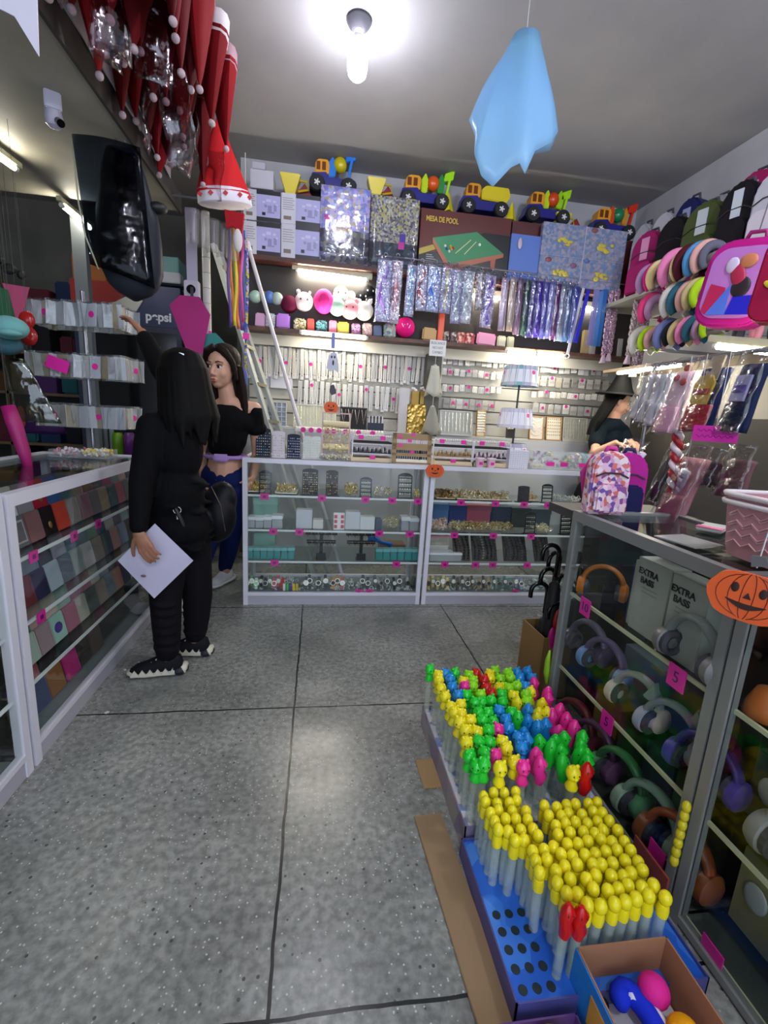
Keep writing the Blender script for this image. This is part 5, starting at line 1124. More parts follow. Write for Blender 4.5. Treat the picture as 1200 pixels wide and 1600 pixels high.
for zz in (.512, .962, 1.412, 1.762, 2.112):
    used = set()
    for i in range(6):
        nm, c = random.choice([d for d in dk if d[0] not in used]); used.add(nm)
        w_ = RU(.12, .18)
        k = MB().box(-w_/2, w_/2, 0, .22, 0, RU(.14, .28)).obj('stored_bag' if i % 2 else 'storage_box', M(c, .6, kind='cloth'), loc=(-3.25+.2*i, 4.64, zz+.001), bevel=.015 if i % 2 else .003)
        tag(k, '%s %s on the %s board of the far left shelving' % (nm, 'soft bag' if i % 2 else 'box', lv_n[zz]), 'bag' if i % 2 else 'box')
t = thing('support_post', 'grey square steel post rising behind the tiered earring rack', 'post', PY(3.9, 149, 700)*Vector((1, 1, 0)) if 0 else (PY(3.9, 149, 700).x, 3.9, 0))
MB().box(-.045, .045, -.03, .03, 0, 2.69).obj('shaft', M('6a7074', .4, .3), t)
# hanging party goods at the far left
def hang(name, label, cat, px, py, y, build, mat, rot=(0, 0, 0), smooth=False, cord=True, parts=None):
    p = PY(y, px, py); t = thing(name, label, cat, p, rot)
    build(MB()).obj('body', mat, t, smooth)
    if cord and p.z < 2.68: MB().cyl((0, 0, 0), (0, 0, 2.689-p.z), .0009, n=4).obj('cord', M('4a4a46', .6), t)
    return t
hang('pink_pennant', 'pink pennant hanging at the far left above the red packet', 'pennant', 23, 444, 2.9, lambda m: m.prism([(-.06, 0), (.07, -.01), (.02, -.17), (-.01, -.18)], -.002, .002), M('b04468', .6))
hang('green_pennant', 'dark green pennant hanging at the left edge of the photo', 'pennant', 3, 446, 2.9, lambda m: m.prism([(-.05, 0), (.03, -.02), (.05, -.15), (-.05, -.17)], -.002, .002), M('1f5a34', .6))
hang('baby_cap', 'pale teal baby cap hanging at the left edge over the counter', 'cap', 14, 512, 2.6, lambda m: m.ell((0, 0, 0), (.085, .07, .055), nu=18, nv=12).ell((.03, -.05, -.03), (.05, .05, .02), nu=12, nv=8), M('6fa8a4', .7, kind='cloth'), smooth=True)
hang('baby_cap', 'dark teal cap hanging under the pale one at the left edge', 'cap', 10, 540, 2.65, lambda m: m.ell((0, 0, 0), (.07, .06, .045), nu=18, nv=12), M('3c6068', .7, kind='cloth'), smooth=True)
hang('red_packet', 'shiny red packet hanging beside the pale teal cap', 'packet', 42, 500, 2.8, lambda m: m.ell((0, 0, 0), (.04, .02, .045), nu=12, nv=8).ell((0, 0, -.08), (.045, .02, .05), nu=12, nv=8), M('a8201c', .2), smooth=True)
t = hang('clear_bag', 'long clear plastic bag with a beige trinket hanging over the counter at left', 'bag', 22, 560, 2.7, lambda m: m.sheet(lambda u, v: ((-.05+.1*u)*(1+1.2*v)+.09*v, -.02*math.sin(PI*u)-.004*math.sin(19*v), -.32*v), 8, 12, .002), FILM('c8ccc0', .16, 14), smooth=True)
MB().ell((.06, 0, -.26), (.03, .02, .03), nu=8, nv=6).obj('trinket', M('b09078', .5), t, True)
hang('magenta_umbrella', 'closed magenta umbrella hanging at the left edge of the photo', 'umbrella', 12, 634, 2.5, lambda m: m.tube([(0, 0, 0), (.02, 0, -.08), (.05, 0, -.22), (.075, 0, -.36)], [.03, .034, .028, .012], 10), M('a01464', .5), smooth=True)
hang('orange_pouch', 'small orange pouch beside the magenta umbrella', 'pouch', 32, 640, 2.8, lambda m: m.ell((0, 0, -.04), (.022, .015, .06), nu=10, nv=8), M('a0381c', .5), smooth=True)
hang('purple_hat', 'dark purple drooping hat hanging behind the magenta umbrella', 'hat', 58, 640, 3.55, lambda m: m.lathe([(.0, 0), (.05, -.01), (.09, -.06), (.16, -.12), (.17, -.16)], n=20, sy=.6), M('2e1444', .6, kind='cloth'), smooth=True)
hang('green_bottle', 'lime green bottle on the far shelf seen under the tiered rack', 'bottle', 184, 678, 4.0, lambda m: m.lathe([(0, -.16), (.045, -.16), (.045, -.02), (.03, .01), (0, .012)], n=14), M('6aa020', .35), smooth=True, cord=False)
hang('purple_bottle', 'purple bottle beside the lime green one on the far shelf', 'bottle', 202, 678, 4.0, lambda m: m.lathe([(0, -.16), (.045, -.16), (.045, -.02), (.03, .01), (0, .012)], n=14), M('6a2a80', .35), smooth=True, cord=False)
p = PY(4.0, 190, 690); tag(MB().box(-1.9, -1.2, 3.88, 4.12, PY(4.0, 184, 678).z-.19, PY(4.0, 184, 678).z-.161).box(-1.9, -1.87, 3.9, 4.1, 0, PY(4.0, 184, 678).z-.19).box(-1.23, -1.2, 3.9, 4.1, 0, PY(4.0, 184, 678).z-.19).obj('side_table', M('4a3824', .6)), 'brown side table with the lime and purple bottles before the fridge', 'table')
for i, (px, c, nm) in enumerate(((150, '7a8a90', 'grey'), (164, 'a0a8ac', 'silver'), (174, '8a9a9c', 'pale'))):
    hang('upright_tube', '%s tall tube standing on the side table left of the lime bottle' % nm, 'tube', px, 670, 4.02, lambda m: m.cyl((0, 0, -.19), (0, 0, .1), .018, n=10), M(c, .3), cord=False)
hang('black_ornament', 'black bat-like ornaments hung high at the far left', 'ornament', 14, 420, 3.6, lambda m: m.ell((0, 0, 0), (.05, .02, .035), nu=8, nv=6).ell((-.07, 0, .05), (.05, .02, .03), nu=8, nv=6).ell((.07, 0, -.03), (.03, .02, .03), nu=8, nv=6), M('0c0c0c', .6))
hang('white_pennant', 'white paper pennant hanging from the loft at the top left corner', 'pennant', 20, -10, 1.55, lambda m: m.prism([(-.14, .06), (.06, .05), (.05, -.13), (.0, -.05), (-.06, -.03)], -.002, .002), M('c8c4d0', .5), cord=False)
# security camera
p = PZ(2.66, 82, 158); t = thing('security_camera', 'white security camera with a black lens under the loft', 'security camera', (p.x, p.y, 2.69), .5); t.scale = (.72, .72, .72)
MB().box(-.045, .045, -.04, .04, -.10, 0).obj('mount', M('c8c4d4', .4), t, bevel=.006)
MB().lathe([(0, 0), (.04, 0), (.05, -.04), (.045, -.08), (.02, -.1), (0, -.1)], (0, -.01, -.09), 18, (.25, 0, 0)).obj('housing', M('b8b4c4', .35), t, 'auto')
MB().cyl((.02, -.045, -.16), (.03, -.085, -.185), .022, n=16).obj('lens', M('08080a', .15), t, 'auto')
# dark rounded bag in clear wrap
t = thing('hanging_bag', 'large dark grey rounded bag in clear wrap hanging under the loft', 'bag', (PY(2.85, 190, 240).x, 2.85, 2.64), .15)
def bagfn(u, v):
    a = 2*PI*u; prof = [(.0, .07), (.12, .10), (.3, .125), (.42, .15), (.6, .155), (.8, .15), (.93, .11), (1, .01)]
    for (v0, r0), (v1, r1) in zip(prof, prof[1:]):
        if v <= v1: r = r0+(r1-r0)*((v-v0)/(v1-v0)); break
    return (r*math.cos(a)+.03*v, .55*r*math.sin(a), -.72*v)
MB().sheet(bagfn, 28, 20, .003).obj('bag_body', M('22262e', .45, kind='cloth', sc=30), t, True)
MB().sheet(lambda u, v: (-.20+.30*u+.04*v, -.07-.03*math.sin(PI*u), .0-.66*v+.08*(1-u)*v), 8, 14, .002).obj('clear_wrap', FILM('8c98a8', .0, 8), t, True)
MB().ell((.16, 0, -.24), (.05, .04, .03), nu=12, nv=8).obj('side_knob', M('16181c', .5), t, True)
MB().tube([(-.2, -.08, -.02), (-.19, -.08, -.3), (-.17, -.08, -.45), (-.12, -.08, -.6)], .004, 6).obj('wrap_edge', M('a8a890', .4), t, True)
MB().torus((0, 0, .03), .03, .004, (PI/2, 0, 0), 12, 6).obj('hook', M('8a8a90', .3, .8), t)
# posts, tube, note cut-outs by the end of the loft
t = thing('hanging_bracket', 'flat lavender-white strut hanging from the loft end with a round black lens box', 'bracket', (PY(3.62, 298, 340).x, 3.62, 2.69))
L_ = 2.69-PY(3.62, 298, 440).z
MB().box(-.035, .035, -.006, .006, -L_, 0).obj('strut', M('a8a4b8', .5), t)
MB().box(-.05, .05, -.04, .02, -L_-.14, -L_).obj('lens_box', M('b8b4c0', .4), t, bevel=.006)
MB().cyl((0, -.04, -L_-.06), (0, -.048, -L_-.06), .03, n=18).obj('lens', M('120a10', .2), t, 'auto')
t = thing('hanging_tube', 'white plastic pipe hanging from the loft end beside the pink cut-out', 'pipe', (PY(3.66, 321, 352).x, 3.66, 2.69), (0, 0, 0))
L_ = 2.69-PY(3.66, 327, 530).z
MB().cyl((0, 0, -L_), (0, 0, 0), .028, n=14).obj('pipe', M('b4b4ac', .4), t, 'auto')
for q in range(5): MB().torus((0, 0, -L_*.35-L_*.12*q), .0285, .002, n=16, k=5).obj('tape_ring', M('8a8a84', .5), t)
t = thing('paper_cutout', 'magenta coffin-shaped paper cut-out hanging above the woman in black', 'paper cut-out', PY(3.55, 300, 463), (0, .0, 0))
s = 3.55/FPX
MB().prism([(-16*s, 0), (10*s, 0), (24*s, -22*s), (10*s, -84*s), (-8*s, -76*s), (-30*s, -14*s)], -.003, .003).obj('cutout', M('9c0e68', .6, kind='card'), t)
MB().box(-.01, .01, -.002, .002, 0, .06).obj('ribbon', M('2a2a2e', .5), t)
t = thing('teal_cutout', 'teal paper cut-out half hidden behind the woman in black', 'paper cut-out', PY(3.6, 328, 524))
MB().prism([(-14*s, 0), (8*s, 4*s), (22*s, -10*s), (8*s, -28*s), (0, -48*s), (-20*s, -46*s), (-20*s, -16*s)], -.003, .003).obj('cutout', M('1c7a78', .5, kind='card'), t)
MB().box(-.01, .01, -.002, .002, -.01, .03).obj('pink_tag', PINK, t)

# ---- streamers at the end of the loft
cols = [('5a3a80', 'violet'), ('c8742a', 'rust orange'), ('6a7a4a', 'olive'), ('d8c030', 'yellow'), ('d86a24', 'orange'), ('8a50a0', 'purple'), ('c8548c', 'pink'), ('4a6ab8', 'blue')]
for i, (c, nm) in enumerate(cols):
    p = PY(3.5, 357+3.4*i, 350+i*1.2); q = PY(3.5, 356+3.6*i, 500+RU(-6, 16))
    k = MB().sheet(lambda u, v: ((-.010+.020*u)+.008*math.sin(9*v+i), .006*math.sin(14*v+i), (q.z-p.z)*v), 2, 14, .003)
    tag(k.obj('ribbon_streamer', M(c, .4), smooth=True, loc=(p.x, 3.5+.012*(i % 3), p.z)), '%s ribbon in the bundle hanging left of the appliance boxes' % nm, 'ribbon', 'colourful ribbons hanging at the loft end')
t = thing('spotted_streamer', 'blue and yellow spotted tape hanging at the right of the ribbon bundle', 'ribbon', PY(3.48, 384, 372))
q = PY(3.48, 384, 600); dz = q.z-t.location.z
MB().sheet(lambda u, v: (-.009+.018*u+.01*math.sin(5*v), .01*math.sin(10*v), dz*v), 2, 20, .003).obj('tape', M('6a62b0', .4, kind='sparkle', cols='6a62b0,c8c050,4a5aa8,b8a0c8', sc=60), t, True)
MB().box(-.022, .022, -.01, -.006, dz*.66-.02, dz*.66+.02).obj('pink_tag', PINK, t)
MB().ell((-.02, 0, dz*.97), (.03, .015, .09), nu=10, nv=8).obj('blue_tuft', M('4a5aa0', .6), t, True)
MB().bar((0, 0, 0), (-.0, 0, 3.0-t.location.z), .004).obj('cord', M('b0b0a8', .5), t)
tag(MB().cyl((-1.0, 3.5, 2.71), (-.48, 3.5, 2.71), .01, n=8).obj('hanging_rod', M('8a8a8a', .4, .6)), 'thin rod sticking out of the loft end, carrying ribbons and hats', 'rod')
# ladder and pole leaning on the wall shelf
def rung_ladder():
    top, bot = PY(4.02, 333, 384), None
    a = PY(3.95, 334, 382); b = PY(3.75, 461, 800)
    a2 = a+Vector((.02, .10, -.02)); b2 = b+Vector((.10, .04, .0))
    d = (b-a); a_ = a; bt = b+d*(b.z/(-d.z)); bt.z = .0
    d2 = (b2-a2); bt2 = b2+d2*(b2.z/(-d2.z)); bt2.z = .0
    t = thing('ladder', 'white aluminium ladder leaning behind the left glass counter', 'ladder', bt)
    O = bt
    MB().bar(a-O, bt-O, .055, .03).obj('rail', M('b8bcb8', .4, .3), t)
    MB().bar(a2-O, bt2-O, .05, .03).obj('rail', M('a0a4a0', .4, .3), t)
    for i in range(9):
        u = .06+.11*i; MB().bar(a.lerp(bt, u)-O, a2.lerp(bt2, u)-O, .05, .025).obj('rung', M('8c8670', .4, .2), t)
rung_ladder()
a = PY(3.98, 388, 385); b = PY(3.66, 510, 812); d = b-a; bt = b+d*(b.z/(-d.z))*.98
t = thing('long_pole', 'long white pole leaning in front of the wall shelves beside the ladder', 'pole', bt)
MB().cyl(a-bt, Vector((0, 0, 0)), .0155, n=12).obj('shaft', M('c8c4c8', .4), t, 'auto')
MB().cyl((a-bt)*1.012, (a-bt)*.985, .02, n=12).obj('end_cap', M('e0dce0', .4), t, 'auto')
# string of paper decorations over the counter
t = thing('paper_garland', 'string with a paper ghost, a small bat and a pumpkin hanging over the left counter', 'garland', PY(3.3, 521, 520))
s = 3.3/FPX
MB().cyl((0, 0, 0), (0, 0, -.82), .0015, n=4).obj('string', M('b8b8b8', .6), t)
MB().box(-.012, .012, -.002, .002, -.1, 0).obj('blue_ribbon', M('6a7ab8', .5), t)
MB().prism([(-3*s, -28*s), (5*s, -28*s), (8*s, -40*s), (9*s, -56*s), (3*s, -52*s), (-3*s, -55*s), (-9*s, -50*s), (-7*s, -38*s)], -.003, .003).obj('paper_ghost', M('b8bcc8', .5), t)
k = MB()
for x, z, a_, b_ in ((-1.5, -34, 1.2, 2), (3, -34, 1.2, 2), (1, -42, 1.4, 4)): k.ell((x*s, -.004, z*s), (a_*s, .002, b_*s), nu=10, nv=5)
k.obj('ghost_face', M('15151a', .5), t)
MB().prism([(-2*s, -75*s), (3*s, -73*s), (6*s, -80*s), (7*s, -86*s), (0, -89*s), (-3*s, -84*s)], -.003, .003).obj('paper_bat', M('3c3840', .5), t)
def pumpkin(parent, w, h, zc, y=0, th=.004, x=0, col='d8581c', lines=5, big=False):
    n = 26; poly = []
    for i in range(n):
        a = 2*PI*i/n; r = 1+.04*math.cos(6*a); q_ = math.cos(a); poly.append((x+w/2*math.copysign(abs(q_)**.7, q_)*r, zc+h/2*math.copysign(abs(math.sin(a))**.85, math.sin(a))*(1 if math.sin(a) < 0 else .9)))
    MB().prism(poly, y-th, y+th).obj('pumpkin_face', M(col, .6, kind='card'), parent)
    k = MB(); D = M('2a0f0a', .6)
    for s_ in (-1, 1): k.ell((x+s_*w*.17, y-th-.001, zc+h*.13), (w*.05, .0015, h*.10), nu=14, nv=6)
    k.prism([(x-w*.05, zc-h*.04), (x+w*.05, zc-h*.04), (x, zc+h*.08)], y-th-.002, y-th)
    m_ = [(x-w*.25+w*.5*i/10, zc-h*(.13+.13*math.sin(PI*i/10))) for i in range(11)] + [(x+w*.25-w*.5*i/10, zc-h*(.12+.03*math.sin(PI*i/10))) for i in range(11)]
    k.prism(m_, y-th-.002, y-th); k.obj('carved_face', D, parent)
    if lines:
        L__ = MB()
        for i in range(lines):
            u = -1+2*(i+.5)/lines
            if abs(u) < .05: continue
            L__.tube([(x+w*.47*u*math.cos(q), y-th-.0005, zc+h*.47*math.sin(q)*math.sqrt(max(0, 1-(u*.5)**2))) for q in [(-1.3+2.6*j/10) for j in range(11)]], w*.006, 4)
        L__.obj('rib_lines', M('6a2410', .6), parent)
        
pumpkin(t, 21*s, 19*s, -107*s, lines=0)
t = thing('pumpkin_cutout', 'orange paper pumpkin taped over the joint of the two back counters', 'paper cut-out', PY(3.15, 679, 735)-Vector((0, .012, 0)))
s = 3.15/FPX; pumpkin(t, 29*s, 22*s, 0, lines=4)
MB().bar((-.01, 0, .04), (-.015, 0, .11), .006).obj('stem', M('c8b878', .5), t)
# ghost lantern
P5 = lambda px, py, y=2.5: PY(y, px, py)
t = thing('ghost_lantern', 'translucent pale blue plastic ghost hanging from the ceiling on a string', 'hanging decoration', (P5(822, 60).x, 2.5, P5(822, 60).z))
O = t.location.copy()
MB().cyl((0, 0, 0), (0, 0, HC-O.z), .0015, n=5).obj('string', M('c8c8cc', .5), t)
top = [Vector((r_*math.cos(a), r_*math.sin(a), 0)) for r_, a in [(.065, 2*PI*i/16+PI/16) for i in range(16)]]
# the sheet's rim: long corners and shallow valleys read from the photo, spread round the cup
rim_px = [(872, 205, 0), (860, 235, .12), (838, 240, .2), (800, 230, .25), (765, 215, .2), (745, 212, .12), (733, 188, .0), (742, 212, -.06), (741, 240, -.09), (752, 275, -.10), (770, 292, -.11), (798, 262, -.13), (812, 255, -.14), (820, 272, -.14), (836, 236, -.12), (862, 222, -.08)]
rim = [P5(a, b, 2.5+c)-O for a, b, c in rim_px]
# order rims by angle so that they match the top ring (angle 0 = right, going to the back first)
def lant(u, v):
    f = u*16; i = int(f) % 16; fr = f-int(f); j = (i+1) % 16
    a = top[i].lerp(top[j], fr); b = rim[i].lerp(rim[j], fr)
    p = a.lerp(b, v); bulge = .02*math.sin(PI*v); d = Vector((p.x, p.y, 0))
    if d.length > 1e-5: p = p + d.normalized()*bulge
    return p
VE = M('9ccef2', .25, kind='veil', a=.62)
m = MB().sheet(lant, 48, 10, .0012); m.lathe([(0, .0), (.065, 0), (.0, .002)], n=16); m.obj('veil', VE, t, True)
MB().lathe([(.045, -.14), (.055, -.01), (.0, -.006)], n=20).obj('inner_cup', M('b8d88c', .5, kind='veil', a=.8), t, True)  # yellow-green cup colour stands in for a reflection inside the ghost
# ---- red felt hats hung in a long row over the aisle edge of the loft
random.seed(12)
RED = ['6e0a12', '5a080e', '7a0e14', '48060c']
def hat(label, x, y, z, w, h, lean, col, group, trim='d8d4d8', wrap=False, star=False, yaw=0):
    t = thing('santa_hat', label, 'felt hat', (x, y, z), (0, lean, yaw), group)
    k = MB(); k.rings([[((w/2*f)*math.cos(2*PI*j/14)+sh, (w/4.2*f)*math.sin(2*PI*j/14), zz) for j in range(14)] for zz, f, sh in ((0.04, 1, 0), (h*.3, .8, 0), (h*.6, .5, .01), (h*.85, .24, .02), (h, .06, .03))])
    k.obj('felt_cone', M(col, .75, kind='cloth', sc=120, sheen=.3), t, 'auto')
    MB().rings([[(w/2*f*math.cos(2*PI*j/14), w/4.1*f*math.sin(2*PI*j/14), zz) for j in range(14)] for zz, f in ((-.02, .98), (-.018, 1.0), (.06, .96), (.065, .9))]).obj('brim', M(trim, .8, kind='cloth'), t, True)
    MB().ell((.03, 0, h+.012), .024 if star else .016, nu=10, nv=7).obj('pompom', M('e0dce0' if star else 'b8a4a8', .9, kind='cloth'), t, True)
    if star:
        for q in range(5): MB().obb((w*.5*math.sin(-1.1+.55*q), -w/4.1*math.cos(-1.1+.55*q)-.003, .02), (.022, .006, .022), (0, .78, 0)).obj('red_star', M('b01c24', .6), t)
    return t
ycols = []
for j in range(17):
    y = 1.25+.125*j
    for i, x in enumerate((-.60, -.76, -.92)):
        if j > 14 and i == 0: continue
        hat('dark red felt hat hanging tip down, %s row, %s from the near end' % (['outer', 'middle', 'inner'][i], ORD[j]), x+RU(-.03, .03), y+RU(-.03, .03), 3.18+RU(-.04, .06)-.03*i, RU(.26, .34), RU(.34, .46), PI+RU(-.15, .15), RED[(i+j) % 4], '%s row of red hats along the loft' % ['outer', 'middle', 'inner'][i], trim='a08088' if (i+j) % 4 else 'd0c8cc', yaw=PI/2+RU(-.7, .7))
p = PY(3.42, 352, 318); hat('brightest red felt hat, red stars on its white brim, at the loft end', p.x, 3.42, p.z+.01, .34, .46, -.14, 'c02428', 'starred', 'd8d4dc', star=True, yaw=.25)
for k_ in range(16):
    x, y, z = RU(-.98, -.55), 1.2+.14*k_, 2.78+RU(0, .35)
    kk = MB().sheet(lambda u, v: ((-.07+.14*u), -.02*math.sin(PI*u)+.01*math.sin(8*v+k_), -.26*v), 6, 8, .0015)
    tag(kk.obj('clear_wrapper', FILM('f0e8ec', .14, 16), smooth=True, loc=(x, y, z), rot=(RU(-.2, .2), RU(-.2, .2), RU(0, 3))), 'crumpled clear wrapper among the red hats over the loft edge, %s from the near end' % ORD[k_], 'wrapper', 'clear wrappers among the hats')
for k_ in range(5):
    p = PY(3.3, 300+14*k_, 335+5*k_); kk = MB().sheet(lambda u, v: ((-.045+.09*u)*(1-.2*v), -.03*math.sin(PI*u), -.2*v), 6, 8, .002)
    tag(kk.obj('clear_bag', M('8c8684', .2, kind='clearbody', a=.22), smooth=True, loc=p+Vector((0, .03*k_, .03))), 'cloudy clear bag hanging below the starred hat, %s from the left' % ORD[k_], 'bag', 'cloudy bags below the starred hat')
t = thing('folded_red_hat', 'small red hat with a white tassel hanging under the starred hat', 'felt hat', PY(3.35, 364, 330))
MB().prism([(-.05, 0), (.07, -.01), (.055, -.13), (.0, -.09), (-.04, -.1)], -.015, .015).obj('felt', M('981a22', .8, kind='cloth'), t); MB().ell((.03, -.01, -.17), (.03, .02, .07), nu=10, nv=8).obj('tassel', M('c8c0c0', .8), t, True)
for i in range(9):
    y = 1.3+.25*i
    tag(MB().prism([(-.12, 0), (.12, 0), (.12, .09), (.03, .13), (-.12, .07)], -.002, .002).obj('paper_strip', M('b8aeb8', .6), loc=(-.972, y, 2.79), rot=(0, .15, PI/2)), 'pale paper strip standing on the loft edge, %s from the near end' % ORD[i], 'paper', 'paper strips along the loft edge')

# ================================================================ right display case (polished frame) and what stands around it
CHR = [M('8e908e', .35, .35), M('6a6c6a', .4, .2), M('c8c8a0', .4)]
RX = 1.05
RSH = [(.695, .43), (.355, .43), (.03, .43)]
# local frame here: front faces -X ; rot -90 deg : local x -> -Y, local y -> +X
def rcase(label, y1, W, tags):
    t = display_case(label, (RX, y1, 0), -PI/2, W, .47, 1.045, RSH, [], CHR, base=.012, rail=.03, top=.04)
    for yy, z, s in tags:
        x = y1-yy; o = MB().box(x-.032, x+.032, .010, .014, z-.05, z+.02); o.obj('price_tag', PINK, t)
        text('price', s, .05, M('3a1060', .5), t, (x, .0095, z-.015), (PI/2, 0, 0))
    return t
rcase('polished metal glass case of headphones behind the bubble wands', 1.72, .78, [(1.56, .70, '10'), (1.08, .69, '5'), (1.33, .355, '5'), (1.02, .12, ''), (1.4, .1, '')])
rcase('nearer polished metal glass case at the right edge of the photo', .93, 1.2, [(.80, .05, ''), (.62, .03, '')])
tag(MB().box(1.54, 1.57, -.3, 1.70, .0, 1.0).obj('dark_board', M('1c2220', .4)), 'dark board standing behind the two polished glass cases', 'board')
def xbox(name, label, cat, x, y0, y1, z, h, dep, mat, rz=0, group=None):
    t = thing(name, label, cat, (x, (y0+y1)/2, z), (0, 0, rz), group); w = abs(y1-y0)
    MB().box(0, dep, -w/2, w/2, 0, h).obj('carton', mat, t, bevel=.002); return t, w
# EXTRA BASS cartons on the upper shelf
for i, (y0, y1, nm) in enumerate(((1.22, 1.375, 'farther'), (1.065, 1.205, 'nearer'))):
    t, w = xbox('headphone_box', '%s of two pale grey cartons printed EXTRA BASS behind the glass' % nm, 'box', 1.11-.01*i, y0, y1, .697, .26, .07, M('a4a69c', .45), group='EXTRA BASS cartons')
    for q, s in enumerate(('EXTRA', 'BASS')): text('lettering', s, .03, M('1c1c1e', .5), t, (-.0015, .02, .215-.03*q), (PI/2, 0, -PI/2), sx=1, bold=.0008)
    k = MB()
    for q in range(2): k.box(-.001, 0, -.03, .04, .16-.014*q, .163-.014*q)
    k.obj('small_print', M('8a8c84', .5), t)
xbox('white_box', 'narrow white box with a blue side left of the EXTRA BASS cartons', 'box', 1.12, 1.382, 1.40, .697, .24, .09, M('a8a898', .5))
xbox('blue_box', 'deep blue box edge between the dark gap and the white box', 'box', 1.13, 1.402, 1.42, .697, .22, .09, M('1c2a6a', .4))
def headphones(label, x, y, z, col, col2=None, cat='headphones', ears=False, s=1, yaw=0, group=None, roll=0):
    t = thing('headphones', label, cat, (x, y, z), (roll, 0, yaw-PI/2), group)   # arc in local x-z, faces -y => -X world
    R = .085*s
    MB().tube([(R*math.cos(a), 0, .07*s+R*1.05*math.sin(a)) for a in [PI*i/16 for i in range(17)]], .011*s, 8, flat=1.6).obj('headband', M(col, .4), t, True)
    for q in (-1, 1):
        c = MB().lathe([(0, -.02*s), (.036*s, -.018*s), (.042*s, -.005*s), (.042*s, .01*s), (.03*s, .02*s), (0, .022*s)], (q*R, 0, .055*s), 20, (0, PI/2, 0)).obj('ear_cup', M(col2 or col, .35), t, 'auto')
        MB().torus((q*(R-.02*s), 0, .055*s), .028*s, .012*s, (0, PI/2, 0), 16, 6).obj('cushion', M('3a3a40', .7), c)
        if ears: MB().prism([(q*R*.85-.03*s, .13*s), (q*R*.85+.025*s, .12*s), (q*R*.8, .195*s)], -.01*s, .01*s).obj('cat_ear', M(col, .4), t, bevel=.003)
    return t
headphones('orange pair of headphone cups behind the price tag 10', 1.15, 1.60, .697, 'a86018', 'b86a1a', s=.9, yaw=.9)
headphones('large grey headphones hanging in front of the nearer EXTRA BASS carton', 1.08, 1.07, .697, '7a7c7a', '6a6a68', s=1.05)
lo = [('purple-grey headphones in a clear bag at the far end of the middle shelf', 1.62, .42, '5a5468', '4a3c54', 0), ('lilac and blue headphones beside the grey box, middle shelf', 1.50, .40, '5a4a6c', '6a8cc0', 0),
      ('white headphones with orange and white cups, middle shelf', 1.30, .37, '9a9c9c', 'd0c0b0', 0), ('grey cat-eared headphones in the middle of the case', 1.14, .37, '8a8c90', 'a8a8b8', 1), ('violet headphones with dark cups near the metal post', 1.00, .36, '3c2a78', '4a3a98', 0)]
for l, y, z, c, c2, e in lo: headphones(l, 1.14, y, z-.0, c, c2, ears=bool(e), s=1.05, yaw=.25)
t, w = xbox('headphone_box', 'slate grey headphone box behind the white headphones', 'box', 1.22, 1.30, 1.50, .358, .2, .08, M('5c6670', .4))
xbox('headphone_box', 'dusty pink headphone box behind the violet pair', 'box', 1.22, 1.0, 1.13, .358, .24, .09, M('8a5a58', .5))
xbox('headphone_box', 'dark plum headphone box behind the cat-eared pair', 'box', 1.24, 1.14, 1.28, .358, .22, .07, M('3a2a3c', .5))
lo = [('green headphones in a leaf-green bag on the case floor', 1.30, '3a7a44', '5a9a64', 'leaf green'), ('pale green headphones near the yellow tape on the case floor', 1.14, '8aa890', 'a0b8a0', 'pale'), ('rust orange headphones on the case floor by the metal post', 1.02, 'a0481c', '8a4a20', 'rust'),
      ('maroon headphones on the case floor at its far end', 1.60, '7a1c2c', '9a2a4a', 'maroon'), ('plum headphones on the case floor beside the maroon pair', 1.46, '5a2a50', '7a4a70', 'plum')]
for l, y, c, c2, g in lo: headphones(l, 1.13, y, .032, c, c2, s=1.2, yaw=.2)
for i, (y0, y1, c, nm) in enumerate(((1.5, 1.66, '7a6a1c', 'mustard'), (1.36, 1.49, '2c4a24', 'forest green'), (1.2, 1.34, '38465a', 'blue grey'), (1.07, 1.19, '3c6a3a', 'leaf green'), (.97, 1.06, '6a5a30', 'olive brown'))):
    xbox('packed_box', '%s box standing at the back of the case floor' % nm, 'box', 1.25, y0, y1, .032, .22, .1, M(c, .5))
# near case goods : big clear packs with coloured cards
NC = [(.80, .70, 'a8521a', 'orange', .15), (.66, .70, '3c3c40', 'charcoal', .2), (.78, .36, '8a5450', 'dusty rose', .26), (.60, .36, '6a3c3c', 'brownish pink', .26), (.86, .36, '23282a', 'blackish', .2), (.83, .035, '8a8258', 'straw', .24), (.68, .035, 'a09a80', 'cream', .22), (.55, .035, 'a87a70', 'skin pink', .14), (.44, .035, '5c6a78', 'blue grey', .2), (.45, .36, '4a4a30', 'olive', .2)]
for y, z, c, nm, h in NC:
    t, w = xbox('boxed_gadget', '%s boxed gadget on the %s of the nearer glass case' % (nm, {.70: 'top shelf', .36: 'middle shelf', .035: 'floor'}[z]), 'box', 1.2, y-.06, y+.06, z, h, .1, M(c, .5))
    MB().ell((-.006, 0, h*.55), (.006, .035, .04), nu=14, nv=8).obj('window', M('a8a8a0', .3), t, True)
headphones('white headphones in the nearer glass case under the shelf', 1.12, .68, .36, 'a8a8a0', '8a8a84', s=1.3)
headphones('black glossy headphones low in the nearer glass case', 1.12, .52, .035, '16161a', '24242a', s=1.1)
